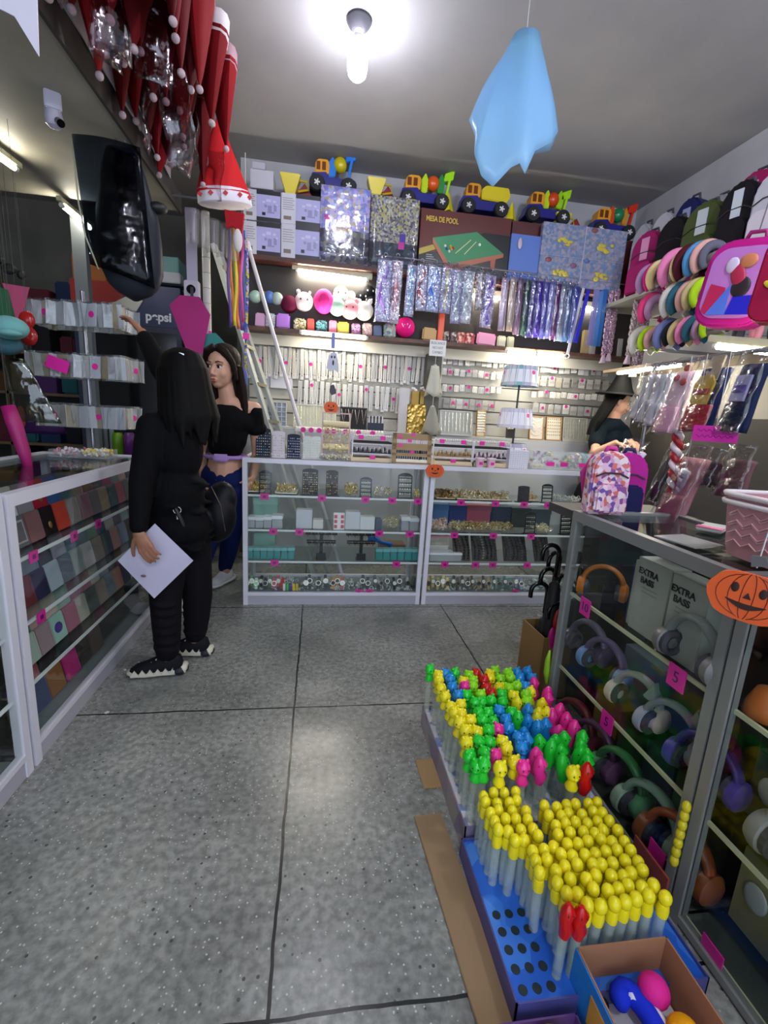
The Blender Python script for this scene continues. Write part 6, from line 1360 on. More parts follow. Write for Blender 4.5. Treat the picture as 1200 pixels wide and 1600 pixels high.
# goggles of yellow tape on the post
k = MB()
for i in range(7): k.ell((0, 0, .03*i), (.012, .012, .018), nu=10, nv=7)
tag(k.obj('yellow_bead_strip', M('c8b818', .3), smooth=True, loc=(RX-.026, .925, .20)), 'strip of yellow beads fixed to the metal post between the two cases', 'bead strip')
p = PX(RX-.02, 853, 1065); tag(MB().tube([(0, 0, 0), (0, .005, -.05), (0, 0, -.11), (0, -.01, -.16)], [.004, .012, .014, .005], 8).obj('green_feather', M('8ab81c', .4), smooth=True, loc=(1.044, 1.735, .40)), 'yellow-green strip dangling at the far corner of the polished glass case', 'strip')
# big pumpkin over the near case
t = thing('pumpkin_cutout', 'large orange felt pumpkin with a carved face hanging at the right edge', 'hanging decoration', PX(1.0, 1180, 932)-Vector((.02, 0, 0)), (0, .06, -PI/2+.62))
s = (t.location-CAM).dot(FW)/FPX; pumpkin(t, 104*s, 82*s, 0, lines=6, th=.005)
MB().prism([(-.01, .07), (.02, .08), (.01, .10), (-.015, .095)], -.004, .004).obj('stem', M('5a5a58', .6), t)
MB().cyl((0, 0, .07), (0, .0, .19), .0015, n=4).obj('string', M('c8c8c8', .5), t)
t = thing('orange_bell', 'small orange bell-shaped ornament seen through the nearer glass case', 'ornament', (1.13, .87, .697), 0)
MB().lathe([(0, 0), (.05, 0), (.045, .03), (.03, .07), (0, .08)], n=20).obj('bell', M('b8601c', .5), t, True)
# top of the case : baskets, packet, bag
def basket(label, z, grp):
    t = thing('plastic_basket', label, 'basket', (1.265, 1.01, z), -.08, grp)
    rs = []
    for zz, a, b in ((0, .095, .13), (.02, .10, .135), (.15, .113, .15)):
        rs.append([(x*a, y*b, zz) for x, y in [(max(-1, min(1, 1.25*math.cos(q))), max(-1, min(1, 1.25*math.sin(q)))) for q in [2*PI*i/28 for i in range(28)]]])
    MB().rings(rs, cap=False).add([(x, y, .003) for x, y in ((-.09, -.125), (.09, -.125), (.09, .125), (-.09, .125))], [(0, 1, 2, 3)]).obj('wall', M('c08a92', .4), t, 'auto')
    rim = [(1.02*max(-1, min(1, 1.25*math.cos(q)))*.115, 1.02*max(-1, min(1, 1.25*math.sin(q)))*.153, .152) for q in [2*PI*i/28 for i in range(28)]]
    MB().tube(rim, .0075, 8, closed=True).obj('rim', M('dcd4d4', .4), t, True)
    for r in range(4):
        zz = .035+.028*r; a = .101+.09*zz; pts = [(-a-.001, -.10+.20*q/8, zz+(.014 if q % 2 else 0)) for q in range(9)]
        MB().tube(pts, .0022, 5).obj('zigzag_ridge', M('d0a0a6', .4), t)
        b = .135+.1*zz
        MB().tube([(-.075+.15*q/6, b*1.0, zz+(.014 if q % 2 else 0)) for q in range(7)], .0022, 5).obj('zigzag_ridge', M('d0a0a6', .4), t)
    return t
basket('lower of two nested pink plastic baskets on the near glass case', 1.047, 'nested pink baskets')
basket('upper of two nested pink plastic baskets, its white rim on top', 1.069, 'nested pink baskets')
t = thing('white_packet', 'flat white packet with a pink corner lying on the polished glass case', 'packet', (1.42, 1.42, 1.047), .6)
MB().box(-.07, .07, -.04, .04, 0, .012).obj('packet', M('c8ccc4', .25), t, bevel=.004); MB().box(-.07, -.03, -.04, .04, .012, .014).obj('pink_label', M('e06a9a', .4), t)
t = thing('white_packet', 'large pale packet lying by the pink baskets on the glass case', 'packet', (1.15, 1.24, 1.047), .2)
MB().box(-.05, .08, -.07, .07, 0, .004).obj('packet', M('9a9e98', .3), t)
# floral backpack with magenta one
def backpack(label, loc, w, h, d, mat, mat2, rz=0, group=None, strap='3a3a44', name='backpack', pocket=True, stripe=None):
    t = thing(name, label, 'backpack', loc, (0, 0, rz), group)
    n = 10; poly = [(-w/2, 0), (w/2, 0), (w/2, h*.7)] + [(w/2*math.cos(PI*i/n), h*.7+h*.3*math.sin(PI*i/n)) for i in range(1, n)] + [(-w/2, h*.7)]
    MB().prism(poly, -d/2, d/2).obj('body', mat, t, bevel=min(w, d)*.12, smooth='auto')
    if pocket:
        MB().prism([(-w*.42, h*.05), (w*.42, h*.05), (w*.42, h*.42), (w*.3, h*.5), (-w*.3, h*.5), (-w*.42, h*.42)], -d/2-.03, -d/2+.005).obj('front_pocket', mat2, t, bevel=.008, smooth='auto')
        MB().tube([(-w*.42, -d/2-.006, h*.60), (-w*.2, -d/2-.006, h*.66), (w*.2, -d/2-.006, h*.66), (w*.42, -d/2-.006, h*.60)], .004, 5).obj('zip', M('2a2228', .4), t)
    MB().tube([(-w*.14, 0, h*.96), (-w*.1, 0, h*1.04), (w*.1, 0, h*1.04), (w*.14, 0, h*.96)], .009, 7).obj('handle', M(strap, .7), t, True)
    for s_ in (-1, 1): MB().tube([(s_*w*.3, d/2, h*.9), (s_*w*.42, d/2+.05, h*.6), (s_*w*.35, d/2, h*.1)], .012, 6).obj('strap', M(strap, .7), t, True)
    if stripe: MB().box(-w*.12, w*.12, -d/2-.006, -d/2+.003, h*.55, h*.88).obj('stripe', M(stripe, .6), t)
    return t
FLO = M('d8b8c8', .6, kind='spots', cols='d8b0c4,e0c8d0,8a4a8a,d06a60,6a4a9a,d8c4c8,c890b0,e0d0d4', sc=58)
p = PZ(1.05, 957, 806)
zt = PY(1.66, 957, 712).z
backpack('small floral backpack standing on the far end of the polished glass case', (p.x-.005, 1.66, 1.047), .15, zt-1.047+.02, .07, FLO, FLO, -.15, strap='c02a8a')
backpack('magenta and navy backpack leaning right behind the floral one', (1.32, 1.80, 1.02), .15, .27, .09, M('b0248a', .6, kind='cloth'), M('1c1c4a', .6, kind='cloth'), -.4, strap='1c1c4a')
tag(MB().box(1.12, 1.66, 1.745, 2.05, .98, 1.018).box(1.3, 1.6, 1.8, 2.0, 0, .98).obj('pedestal_stand', M('3a3a3c', .5)), 'dark stand beyond the polished glass case, under the magenta backpack', 'stand')
# ---- packets hanging on a rail over the case
XR = 1.62
a_, b_ = Vector((XR, .9, 1.70)), Vector((XR, 2.15, 1.70))
t = thing('hanging_rail', 'steel garment rail above the back edge of the right glass cases', 'rail', a_)
MB().cyl((0, 0, 0), b_-a_, .009, n=10).obj('rail', M('8a8a8e', .3, .8), t)
for y in (.02, 1.23): MB().cyl((0, y, -1.7), (0, y, 0), .009, n=8).obj('upright', M('8a8a8e', .3, .8), t)
def hpack(label, pl, pr, pt, pb, cols, dx=-.0, lean=.25, name='clothing_pack', group=None, cat='packet', sub=None, ytw=0):
    A = PX(XR, (pl+pr)/2, pt); Bm = PX(XR, (pl+pr)/2-(pb-pt)*.35*0, pb)
    z0 = 1.69 if pt < 600 else A.z; h = z0-PX(XR, (pl+pr)/2, pb).z; w = abs(PX(XR, pl, (pt+pb)/2).y-PX(XR, pr, (pt+pb)/2).y)*.95
    t = thing(name, label, cat, (XR-.02, A.y, z0), (-lean, 0, -PI/2+ytw), group)   # local x -> -Y
    # the goods inside, folded cloth with depth
    m_ = MB().sheet(lambda u, v: (-w*.42+w*.84*u, -.012*math.sin(PI*u)-.004*math.sin(7*u+5*v), -.05-(h-.07)*v), 8, 10, .016)
    m_.obj('folded_cloth', M(cols[0], .7, kind='cloth'), t, True)
    if len(cols) > 1: MB().sheet(lambda u, v: (-w*.40+w*.8*u, -.022-.014*math.sin(PI*u), -h*.62-(h*.33)*v), 8, 6, .006).obj('lower_cloth', M(cols[1], .7, kind='cloth'), t, True)
    MB().sheet(lambda u, v: (-w/2+w*u, -.034-.016*math.sin(PI*u)+.005*math.sin(17*v+8*u), .0-h*v), 8, 14, .0015).obj('clear_bag', FILM('f4f4f6', .10, 14), t, True)
    MB().torus((0, 0, .0), .012, .003, (0, 0, 0), 10, 5).obj('hook', M('8a8a8e', .3, .8), t)
    if sub: sub(t, w, h)
    return t
for i, (a, b, c) in enumerate(((1024, 1046, 'd8dce0'), (1038, 1060, 'e8e8ec'), (1050, 1072, 'd8dce0'))):
    hpack('white tights in a clear bag, %s in the row beside the seller\'s hat' % ORD[i], a, b, 556, 664+6*i, [c, 'd8dade'], group='white packets hanging over the right glass case', lean=.2)
def dots(t, w, h):
    for x, z in ((.2, -.12), (-.1, -.24), (.25, -.3)): MB().ell((w*x, -.03, h*z), (w*.14, .006, h*.045), nu=12, nv=6).obj('red_patch', M('b8444a', .6), t, True)
hpack('pale pink tights in a clear bag with red spots at the top', 1070, 1110, 553, 690, ['dcc0cc', 'e0a8bc'], sub=dots, lean=.22)
def yel(t, w, h):
    MB().prism([(-w*.26, -h*.62), (w*.26, -h*.62), (w*.3, -h*.35), (w*.16, -h*.26), (-w*.16, -h*.26), (-w*.3, -h*.35)], -.04, -.03).obj('yellow_patch', M('c8a838', .6), t)
    MB().box(-w*.24, w*.24, -.045, -.035, -h*.5, -h*.43).obj('red_band', M('a03438', .6), t)
    MB().box(-w*.2, w*.2, -.02, -.012, -.1, -.0).obj('beige_card', M('a89880', .6), t)
hpack('navy bag with a plain yellow patch and a red lower edge', 1110, 1166, 553, 688, ['1e2850', 'a82434'], sub=yel, lean=.2)
def lil(t, w, h):
    MB().prism([(-w*.24, -h*.6), (w*.24, -h*.6), (w*.24, -h*.3), (-w*.24, -h*.3)], -.04, -.03).obj('pale_patch', M('a8a8c8', .6), t)
    MB().box(-w*.2, w*.2, -.045, -.035, -h*.5, -h*.42).obj('violet_band', M('5a4a98', .6), t)
hpack('navy bag with a pale lilac patch at the right edge of the photo', 1172, 1225, 560, 690, ['1a2444', '16203c'], sub=lil, lean=.2)
t = thing('price_note', 'magenta handwritten price note hanging under the navy bag', 'note', PX(1.50, 1117, 678), (0, 0, -PI/2+.5))
MB().box(-.075, .075, -.002, .002, -.03, .03).obj('note', M('d428a0', .6, kind='card'), t)
k = MB()
for r in range(2):
    k.tube([(-.062+.124*q/24, -.003, .012-.022*r+.005*math.sin(q*1.7+r)) for q in range(25)], .0011, 4)
k.obj('handwriting', M('6a1070', .5), t)
MB().cyl((.0, 0, .03), (.0, 0, .3), .0012, n=4).obj('string', M('c8c8c8', .5), t)
# lower row behind
hpack('white and lilac cloth slanting in a clear bag beside the floral backpack', 985, 1030, 694, 796, ['b8b0cc', 'a8b0c8'], lean=.55)
hpack('dusty pink outfit in a crinkled clear bag with a small grey print', 1078, 1132, 700, 836, ['a07074', '9a6468'], sub=lambda t, w, h: (MB().ell((w*.12, -.03, -h*.45), (w*.09, .006, h*.1), nu=10, nv=6).obj('grey_print', M('9a98a0', .6), t, True)), lean=.3)
hpack('dark outfit in a clear bag behind the pink baskets', 1128, 1150, 705, 770, ['3a2a2c', '2c2226'], lean=.2)
hpack('brownish pink outfit in a clear bag above the pink baskets', 1155, 1205, 700, 790, ['6a4c4c', '5a3a3c'], lean=.2)
hpack('black outfit in a clear bag beside the dusty pink one', 1062, 1080, 700, 800, ['2a2a2c', '202022'], lean=.3)
def garland(label, px, pt, pb, c1, c2):
    A = PX(XR-.08, px, pt); Bq = PX(XR-.08, px-12, pb); h = A.z-Bq.z; dy = Bq.y-A.y
    t = thing('twisted_garland', label, 'garland', A)
    for s_, c in ((0, c1), (PI, c2)): MB().tube([(.013*math.cos(q*.75+s_), dy*q/36+.013*math.sin(q*.75+s_), -h*q/36) for q in range(37)], .013, 7).obj('strand', M(c, .3), t, True)
    MB().cyl((0, 0, 0), (0, 0, 1.7-A.z), .002, n=4).obj('string', M('b8b8b8', .5), t)
garland('red and white twisted garland hanging between the lilac cloth and the black outfit', 1060, 672, 790, 'a01c26', 'd8ccd0')
garland('silver twisted garland hanging right of the red and white one', 1071, 735, 800, '8a8c90', 'c8ccd0')
# ---- right wall : shelf with backpacks, headband rods
XS = 2.42
tag(MB().box(XS, 2.9, 1.2, 4.05, 2.40, 2.43).obj('wall_shelf', M('8c8a84', .5)), 'grey shelf along the right wall carrying the backpacks', 'shelf')
tag(MB().box(XS+.05, 2.9, 1.2, 3.9, 1.86, 1.885).obj('wall_shelf', M('b09878', .5)), 'pale wooden shelf along the right wall under the headbands', 'shelf')
tag(MB().box(2.86, 2.9, 1.2, 3.95, 1.5, 1.86).obj('wall_panel', M('a8a69a', .6)), 'cream panel on the right wall below the wooden shelf', 'panel')
tag(MB().box(2.85, 2.9, 1.2, 3.95, 0, 1.5).obj('wall_panel', M('3a3836', .6)), 'dark panel on the right wall behind the hanging packets', 'panel')
tube_light('slim lit tube under the wooden shelf beside the seller\'s hat', (XS+.07, 3.0, 1.848), (XS+.07, 3.7, 1.848), housing=False)
def bp(label, px0, px1, ptop, col, stripe=None, zb=2.431, x=2.5, tall=None, d=.16, pocket=None):
    a = PX(x, px0, 400); b = PX(x, px1, 400); y = (a.y+b.y)/2; w = abs(a.y-b.y); zt = PX(x, (px0+px1)/2, ptop).z
    return backpack(label, (x+.06, y, zb), w, (zt-zb)*.96, d, M(col, .6, kind='cloth'), M(pocket or col, .65, kind='cloth'), -PI/2+.25, 'backpacks on the right wall shelf', stripe=stripe)
bp('magenta backpack with a pale stripe, at the corner end of the wall shelf', 990, 1024, 360, '8a1c58', 'c080a8')
bp('black backpack with a silver zip between the magenta and the olive one', 1026, 1062, 340, '16141a', None)
bp('olive green backpack with a pale grey stripe', 1064, 1112, 318, '3f4a28', 'a8b0b4')
bp('large black backpack with a white label, right of the olive one', 1114, 1160, 290, '141218', 'b4bcc4')
bp('pale grey backpack with a pink bow mark at the right edge', 1162, 1215, 272, 'a8a8b0', None, pocket='c0b8c0')
# upper row behind, bags in clear wrap
def ub(label, px0, px1, pt, col, stripe=None, x=2.66):
    a = PX(x, px0, 330); b = PX(x, px1, 330); y = (a.y+b.y)/2; w = abs(a.y-b.y); zt = min(3.37, PX(x, (px0+px1)/2, pt).z)
    return backpack(label, (x+.06, y, 2.431), w, (zt-2.431)*.93, .14, M(col, .5, kind='cloth'), M(col, .5, kind='cloth'), -PI/2+.2, 'bags in the back row on the right wall shelf', pocket=False, stripe=stripe)
ub('white wrapped bag behind the magenta backpack', 996, 1020, 338, 'a8a8b0'); ub('white wrapped bag behind the black backpack', 1022, 1052, 322, 'b0b0b8')
ub('navy bag with a blue-grey stripe behind the olive backpack', 1055, 1092, 300, '1c2450', '8a92b0'); ub('clear wrapped grey bag behind the large black backpack', 1094, 1138, 298, '8a8a90')
ub('dark magenta bag with a pale stripe, highest at the right edge', 1140, 1196, 262, '8e1a52', 'b890a8')
ub('black bag behind the pale grey backpack at the right edge', 1198, 1240, 235, '101012')
# pale top edge of the display, then rows of headbands
tag(MB().box(XS-.03, XS, 1.7, 3.2, 2.34, 2.40).obj('shelf_sign', M('9aa09c', .5)), 'pale strip along the front of the backpack shelf', 'board')
NMC = [('pink', 'd87aa8'), ('cream', 'd0c088'), ('maroon', '4a1420'), ('sky blue', '4a88b8'), ('peach', 'c89890'), ('slate', '5a5a68'), ('lime', 'a0c81c'), ('white', 'c8c4bc'), ('teal', '2a5a6a'), ('rose', 'd03a70'), ('mauve', 'a07a98'), ('grey-blue', '6a70a0'), ('black', '1c1c24'), ('beige', 'b8a878'), ('magenta', 'c81c7a'), ('lilac', 'a080a8')]
NM = dict(NMC)
HB = [('top', [(1018, 450, 'lilac', 17), (1030, 442, 'magenta', 17), (1034, 445, 'cream', 17), (1060, 428, 'pink', 21), (1075, 423, 'cream', 18), (1081, 428, 'maroon', 20), (1096, 420, 'sky blue', 19), (1106, 418, 'peach', 18), (1115, 416, 'slate', 15)]),
      ('middle', [(1022, 492, 'rose', 18), (1028, 494, 'mauve', 15), (1060, 482, 'white', 20), (1070, 480, 'teal', 19), (1082, 477, 'peach', 18), (1092, 475, 'beige', 18), (1103, 472, 'lime', 17)]),
      ('bottom', [(1006, 540, 'white', 17), (1018, 538, 'lime', 15), (1026, 538, 'peach', 14), (1046, 535, 'grey-blue', 18), (1056, 533, 'black', 15), (1066, 533, 'beige', 16), (1078, 531, 'pink', 16), (1089, 529, 'teal', 16), (1101, 528, 'mauve', 14), (1113, 526, 'lime', 14)])]
HXp = 2.20
for tn, lst in HB:
    pts = [PX(HXp, px, py) for px, py, c, r in lst]
    y0, y1 = max(p.y for p in pts)+.08, min(p.y for p in pts)-.08; zc = sum(p.z for p in pts)/len(pts)
    R0 = .075
    tt = thing('headband_bar', '%s grey bar of the headband display on the right wall' % tn, 'display bar', (HXp, y0, zc), 0)
    MB().cyl((0, 0, .03), (0, y1-y0, .03), .036, n=14).obj('bar', M('8a8480', .6), tt, 'auto')
    MB().box(.0, 2.88-HXp, -.02, .0, -.0, .02).obj('bracket', M('8a8a8e', .4, .6), tt); MB().box(.0, 2.88-HXp, y1-y0, y1-y0+.02, 0, .02).obj('bracket', M('8a8a8e', .4, .6), tt)
    for i, ((px, py, c, r), p) in enumerate(zip(lst, pts)):
        rr = r*(p-CAM).length/FPX*.94
        t = thing('headband', '%s padded headband on the %s bar, %s from the corner' % (c, tn, ORD[i]), 'headband', (p.x-.01, p.y, zc+.03), (0, 0, -.35), 'headbands on the %s bar' % tn)
        MB().tube([(rr*.82*math.sin(a), 0, rr*1.0*math.cos(a)) for a in [-2.45+4.9*q/24 for q in range(25)]], [rr*(.13+.12*math.cos(a*.55)) for a in [-2.45+4.9*q/24 for q in range(25)]], 8, flat=1.5).obj('band', M(NM[c], .7, kind='cloth'), t, True)
        MB().tube([(rr*.68*math.sin(a), 0, rr*.84*math.cos(a)) for a in [-2.4+4.8*q/20 for q in range(21)]], rr*.05, 6, flat=2.5).obj('lining', M('b0a890', .6), t, True)
# pink bag with a printed panel (plain colour areas) in front of the bars
p = PX(1.95, 1158, 447); yaw = -PI/2+.5
t = thing('printed_backpack', 'magenta backpack with a lilac, red and blue printed panel hanging by the headbands', 'backpack', p, (0, .12, yaw))
w, h = .30, .38
def rr_poly(w, h, r=.06, n=6):
    out = []
    for cx, cz, a0 in ((w/2-r, h/2-r, 0), (-w/2+r, h/2-r, PI/2), (-w/2+r, -h/2+r, PI), (w/2-r, -h/2+r, 1.5*PI)):
        out += [(cx+r*math.cos(a0+PI/2*i/n), cz+r*math.sin(a0+PI/2*i/n)) for i in range(n+1)]
    return out
MB().prism(rr_poly(w, h, .09), -.06, .06).obj('body', M('b01c7c', .5, kind='cloth'), t, bevel=.012, smooth='auto')
MB().prism(rr_poly(w*.84, h*.8, .07), -.068, -.058).obj('printed_panel', M('b070b8', .35), t)
MB().prism([(-w*.38, -h*.32), (-w*.3, -h*.36), (-w*.1, -h*.36), (-w*.12, -h*.05), (-w*.34, .0)], -.071, -.066).obj('red_area', M('b02050', .4), t)
MB().prism([(-w*.3, -h*.36), (-w*.02, -h*.36), (-w*.06, -h*.02), (-w*.12, -h*.1)], -.074, -.068).obj('blue_area', M('4a6ac8', .4), t)
MB().prism([(-w*.02, -h*.36), (w*.34, -h*.36), (w*.36, -h*.14), (w*.02, -h*.16)], -.074, -.068).obj('deep_blue_area', M('1c1cb0', .4), t)
MB().ell((w*.08, -.07, -h*.05), (w*.13, .006, h*.12), nu=14, nv=8).obj('dark_area', M('1c1018', .5), t, True)
MB().ell((w*.0, -.071, h*.08), (w*.1, .006, h*.14), (0, -.4, 0), 14, 8).obj('crimson_area', M('a01840', .5), t, True)
MB().ell((w*.08, -.071, h*.24), (w*.12, .006, h*.08), nu=14, nv=8).obj('orange_area', M('b8704a', .5), t, True)
MB().ell((-w*.12, -.071, h*.2), (w*.09, .006, h*.09), nu=14, nv=8).obj('white_area', M('c0b4cc', .5), t, True)
MB().tube([(-w*.15, 0, h*.48), (-w*.1, 0, h*.6), (w*.1, 0, h*.6), (w*.15, 0, h*.48)], .01, 7).obj('handle', M('8a1460', .6), t, True)
MB().cyl((0, 0, h*.6), (.0, 0, 3.4-p.z-.02), .003, n=5).obj('hanging_cord', M('5a5a5a', .6), t)
p = PX(1.75, 1236, 440)
t = thing('printed_backpack', 'crimson backpack with a yellow bow mark cut off by the right edge', 'backpack', p, (0, .1, yaw+.1))
MB().prism(rr_poly(.2, .3, .05), -.05, .05).obj('body', M('98143c', .5, kind='cloth'), t, bevel=.01, smooth='auto')
MB().ell((-.05, -.055, -.02), (.025, .006, .012), (0, .5, 0), 10, 6).ell((-.02, -.055, -.01), (.025, .006, .012), (0, -.5, 0), 10, 6).obj('bow_mark', M('d0c028', .5), t, True)
MB().cyl((0, 0, .14), (.0, 0, 3.4-p.z-.02), .003, n=5).obj('hanging_cord', M('5a5a5a', .6), t)
hpw = PX(2.1, 1180, 525)
for i, (c, nm) in enumerate((('3a4248', 'slate'), ('b8788a', 'pink'), ('2c3034', 'charcoal'))):
    tag(MB().torus((0, 0, 0), .06, .016, (PI/2, 0, 1.0), 20, 8).obj('hair_band', M(c, .7, kind='cloth'), smooth=True, loc=hpw+Vector((0, .1-.1*i, .02))), '%s band hanging above the right-hand light tube' % nm, 'headband')
tag(MB().cyl(hpw+Vector((0, .3, .08)), hpw+Vector((0, -.3, .08)), .01, n=8).obj('display_rod', M('6a6a6c', .4, .6)), 'rod carrying three bands above the right-hand light tube', 'rod')
# ---- umbrellas in a tall carton
t = thing('umbrella_carton', 'tall open brown carton holding umbrellas behind the bubble wands', 'carton', (1.27, 2.08, 0), .05)
m = MB(); w = .13; hC = .34
for s_ in (-1, 1): m.box(s_*w-.003, s_*w+.003, -.11, .11, 0, hC).box(-w, w, s_*.11-.003, s_*.11+.003, 0, hC)
m.box(-w, w, -.11, .11, 0, .005).obj('cardboard', M('8c6c3c', .8, kind='card'), t)
um = [(-.08, -.06, .80, 0.0), (-.05, .0, .66, .2), (-.09, -.02, .585, -.1), (-.02, -.07, .50, .15), (.03, .03, .62, .6), (.06, -.04, .70, 1.2), (.0, .06, .73, .4)]
unm = ['tallest crook-handled black umbrella in the carton', 'black umbrella with a wide crook below the tallest one', 'black umbrella whose crook opens lowest at left but one', 'lowest crooked black umbrella at the front of the carton', 'black umbrella with a small crook by the metal corner', 'black umbrella at the back right of the carton', 'black umbrella rising behind the tallest crook']
for i, (x, y, zt, a) in enumerate(um):
    t = thing('umbrella', unm[i], 'umbrella', (1.27+x, 2.08+y, .008), (0, 0, a), 'crook-handled black umbrellas in the carton')
    R = .043
    MB().cyl((0, 0, .0), (0, 0, zt-R-.1), .008, n=8).obj('shaft', M('1c1c1e', .3, .5), t)
    MB().tube([(0, 0, zt-R-.12), (0, 0, zt-R)]+[(-R+R*math.cos(q), 0, zt-R+R*math.sin(q)) for q in [PI*j/12 for j in range(1, 13)]]+[(-2*R, 0, zt-R-.035)], .0115, 10).obj('crook_handle', M('0c0c10', .15), t, True)
    MB().lathe([(.008, zt-R-.14), (.026, zt-R-.16), (.034, zt*.45), (.012, .03), (.0, .02)], n=12).obj('folded_canopy', M(['141416', '16161c', '121214', '18181c', '101014', '141418', '161618'][i], .6), t, True)
for i, (x, y, c, nm, h0) in enumerate(((-.06, -.085, 'b01c1c', 'red strap packet', .42), (-.085, -.10, 'c01478', 'magenta packet', .33), (-.045, -.12, 'c8b8b0', 'clear wrapped pale packet', .30))):
    tag(MB().ell((0, 0, 0), (.022, .012, .065), nu=12, nv=10).obj('wrapped_packet', M(c, .3), smooth=True, loc=(1.27+x, 2.08+y-.01, h0)), '%s tied to the umbrellas in the carton' % nm, 'packet')

# ================================================================ boxes of toys on the floor
def openbox(label, x0, x1, y0, y1, h, outer, inner, tray=None, tz=.05, name='display_carton', flaps=None):
    t = thing(name, label, 'carton', (x0, y0, .001)); W, D = x1-x0, y1-y0
    for nm, a in (('side_wall', (0, .004, 0, D)), ('side_wall', (W-.004, W, 0, D)), ('end_wall', (0, W, 0, .004)), ('end_wall', (0, W, D-.004, D))):
        MB().box(a[0], a[1], a[2], a[3], 0, h, 0).obj(nm, outer, t)
    MB().box(.004, W-.004, .004, D-.004, 0, .006).obj('bottom', inner, t)
    if tray: MB().box(.004, W-.004, .004, D-.004, tz-.004, tz).obj('tray', tray, t)
    return t
BX = (.50, 1.02, 1.17, 1.80)
PIC = M('8c8494', .4, kind='spots', cols='8c8494,7a7088,a09488,6a6478,988c94,8c8494', sc=9)
WH = M('c8ccd4', .4, kind='spots', cols='d4d6dc,d4d6dc,8090c8,d4d6dc,c8ccd8', sc=40)
t = openbox('printed carton with a white tray holding the many-coloured bubble wands', *BX, .10, PIC, CARDB, WH, .085)
BL = M('2a6ad0', .3, kind='spots', cols='2a6ad0,3a7ad8,2260c8,4a88dc', sc=12)
t2 = openbox('blue printed carton holding the rows of yellow egg-topped wands', .486, .99, .735, 1.16, .07, M('4a4a88', .35), BL, BL, .06)
for i in range(3):
    for j in range(5): MB().cyl((.03+.036*i, .03+.042*j, .0601), (.03+.036*i, .03+.042*j, .0612), .0115, n=14).obj('punched_hole', M('10242c', .6), t2)
random.seed(31)
def head_mesh(nm, col, style):
    m = MB()
    if style == 'egg':
        m.ell((0, 0, .195), (.0155, .0155, .022), nu=12, nv=9, mi=0); m.lathe([(0, .14), (.014, .14), (.015, .16), (.0125, .178), (0, .18)], n=12, mi=0); m.cyl((0, 0, .0), (0, 0, .14), .0125, n=10, mi=1)
    elif style == 'critter':
        m.ell((0, 0, .205), (.0205, .02, .024), nu=14, nv=9, mi=0); m.ell((-.011, 0, .226), (.006, .005, .007), nu=7, nv=5, mi=0).ell((.011, 0, .226), (.006, .005, .007), nu=7, nv=5, mi=0)
        m.ell((0, -.014, .198), (.009, .008, .007), nu=8, nv=6, mi=0)
        for s_ in (-1, 1): m.ell((s_*.008, -.0185, .209), (.0022, .0015, .003), nu=6, nv=4, mi=2)
        m.lathe([(0, .155), (.017, .155), (.0185, .162), (.013, .175), (.012, .185), (0, .19)], n=12, mi=0); m.cyl((0, 0, 0), (0, 0, .157), .0125, n=10, mi=1)
    else:                                             # pod / worm
        m.tube([(0, 0, .13), (.004, 0, .16), (-.003, 0, .185), (.003, 0, .21), (0, 0, .232)], [.013, .019, .0165, .019, .006], 12, mi=0)
        for s_ in (-1, 1): m.ell((s_*.007, -.017, .212), (.002, .0015, .003), nu=6, nv=4, mi=2)
        m.cyl((0, 0, 0), (0, 0, .135), .0125, n=10, mi=1)
    return m.mesh(nm, [M(col, .18), M({'egg': 'c8d8d0', 'critter': 'c4ccb8', 'pod': 'b8ccb8'}[style], .1, kind='clearbody', a=.35), M('101010', .3)], 'auto')
CW = {'yellow': 'ecdc1c', 'green': '22c832', 'lime': '8ad81c', 'blue': '1c84cc', 'red': 'c01414', 'pink': 'e83090', 'orange': 'e88a14'}
MESH = {}
def wand(x, y, z, col, style, label, group, tilt=.06, s=1, yaw=None):
    key = (col, style)
    if key not in MESH: MESH[key] = head_mesh('wand', CW[col], style)
    return inst(MESH[key], 'bubble_wand', (x, y, z), (RU(-tilt, tilt), RU(-tilt, tilt), RU(-.8, .8) if yaw is None else yaw), label, 'bubble wand', group, s)
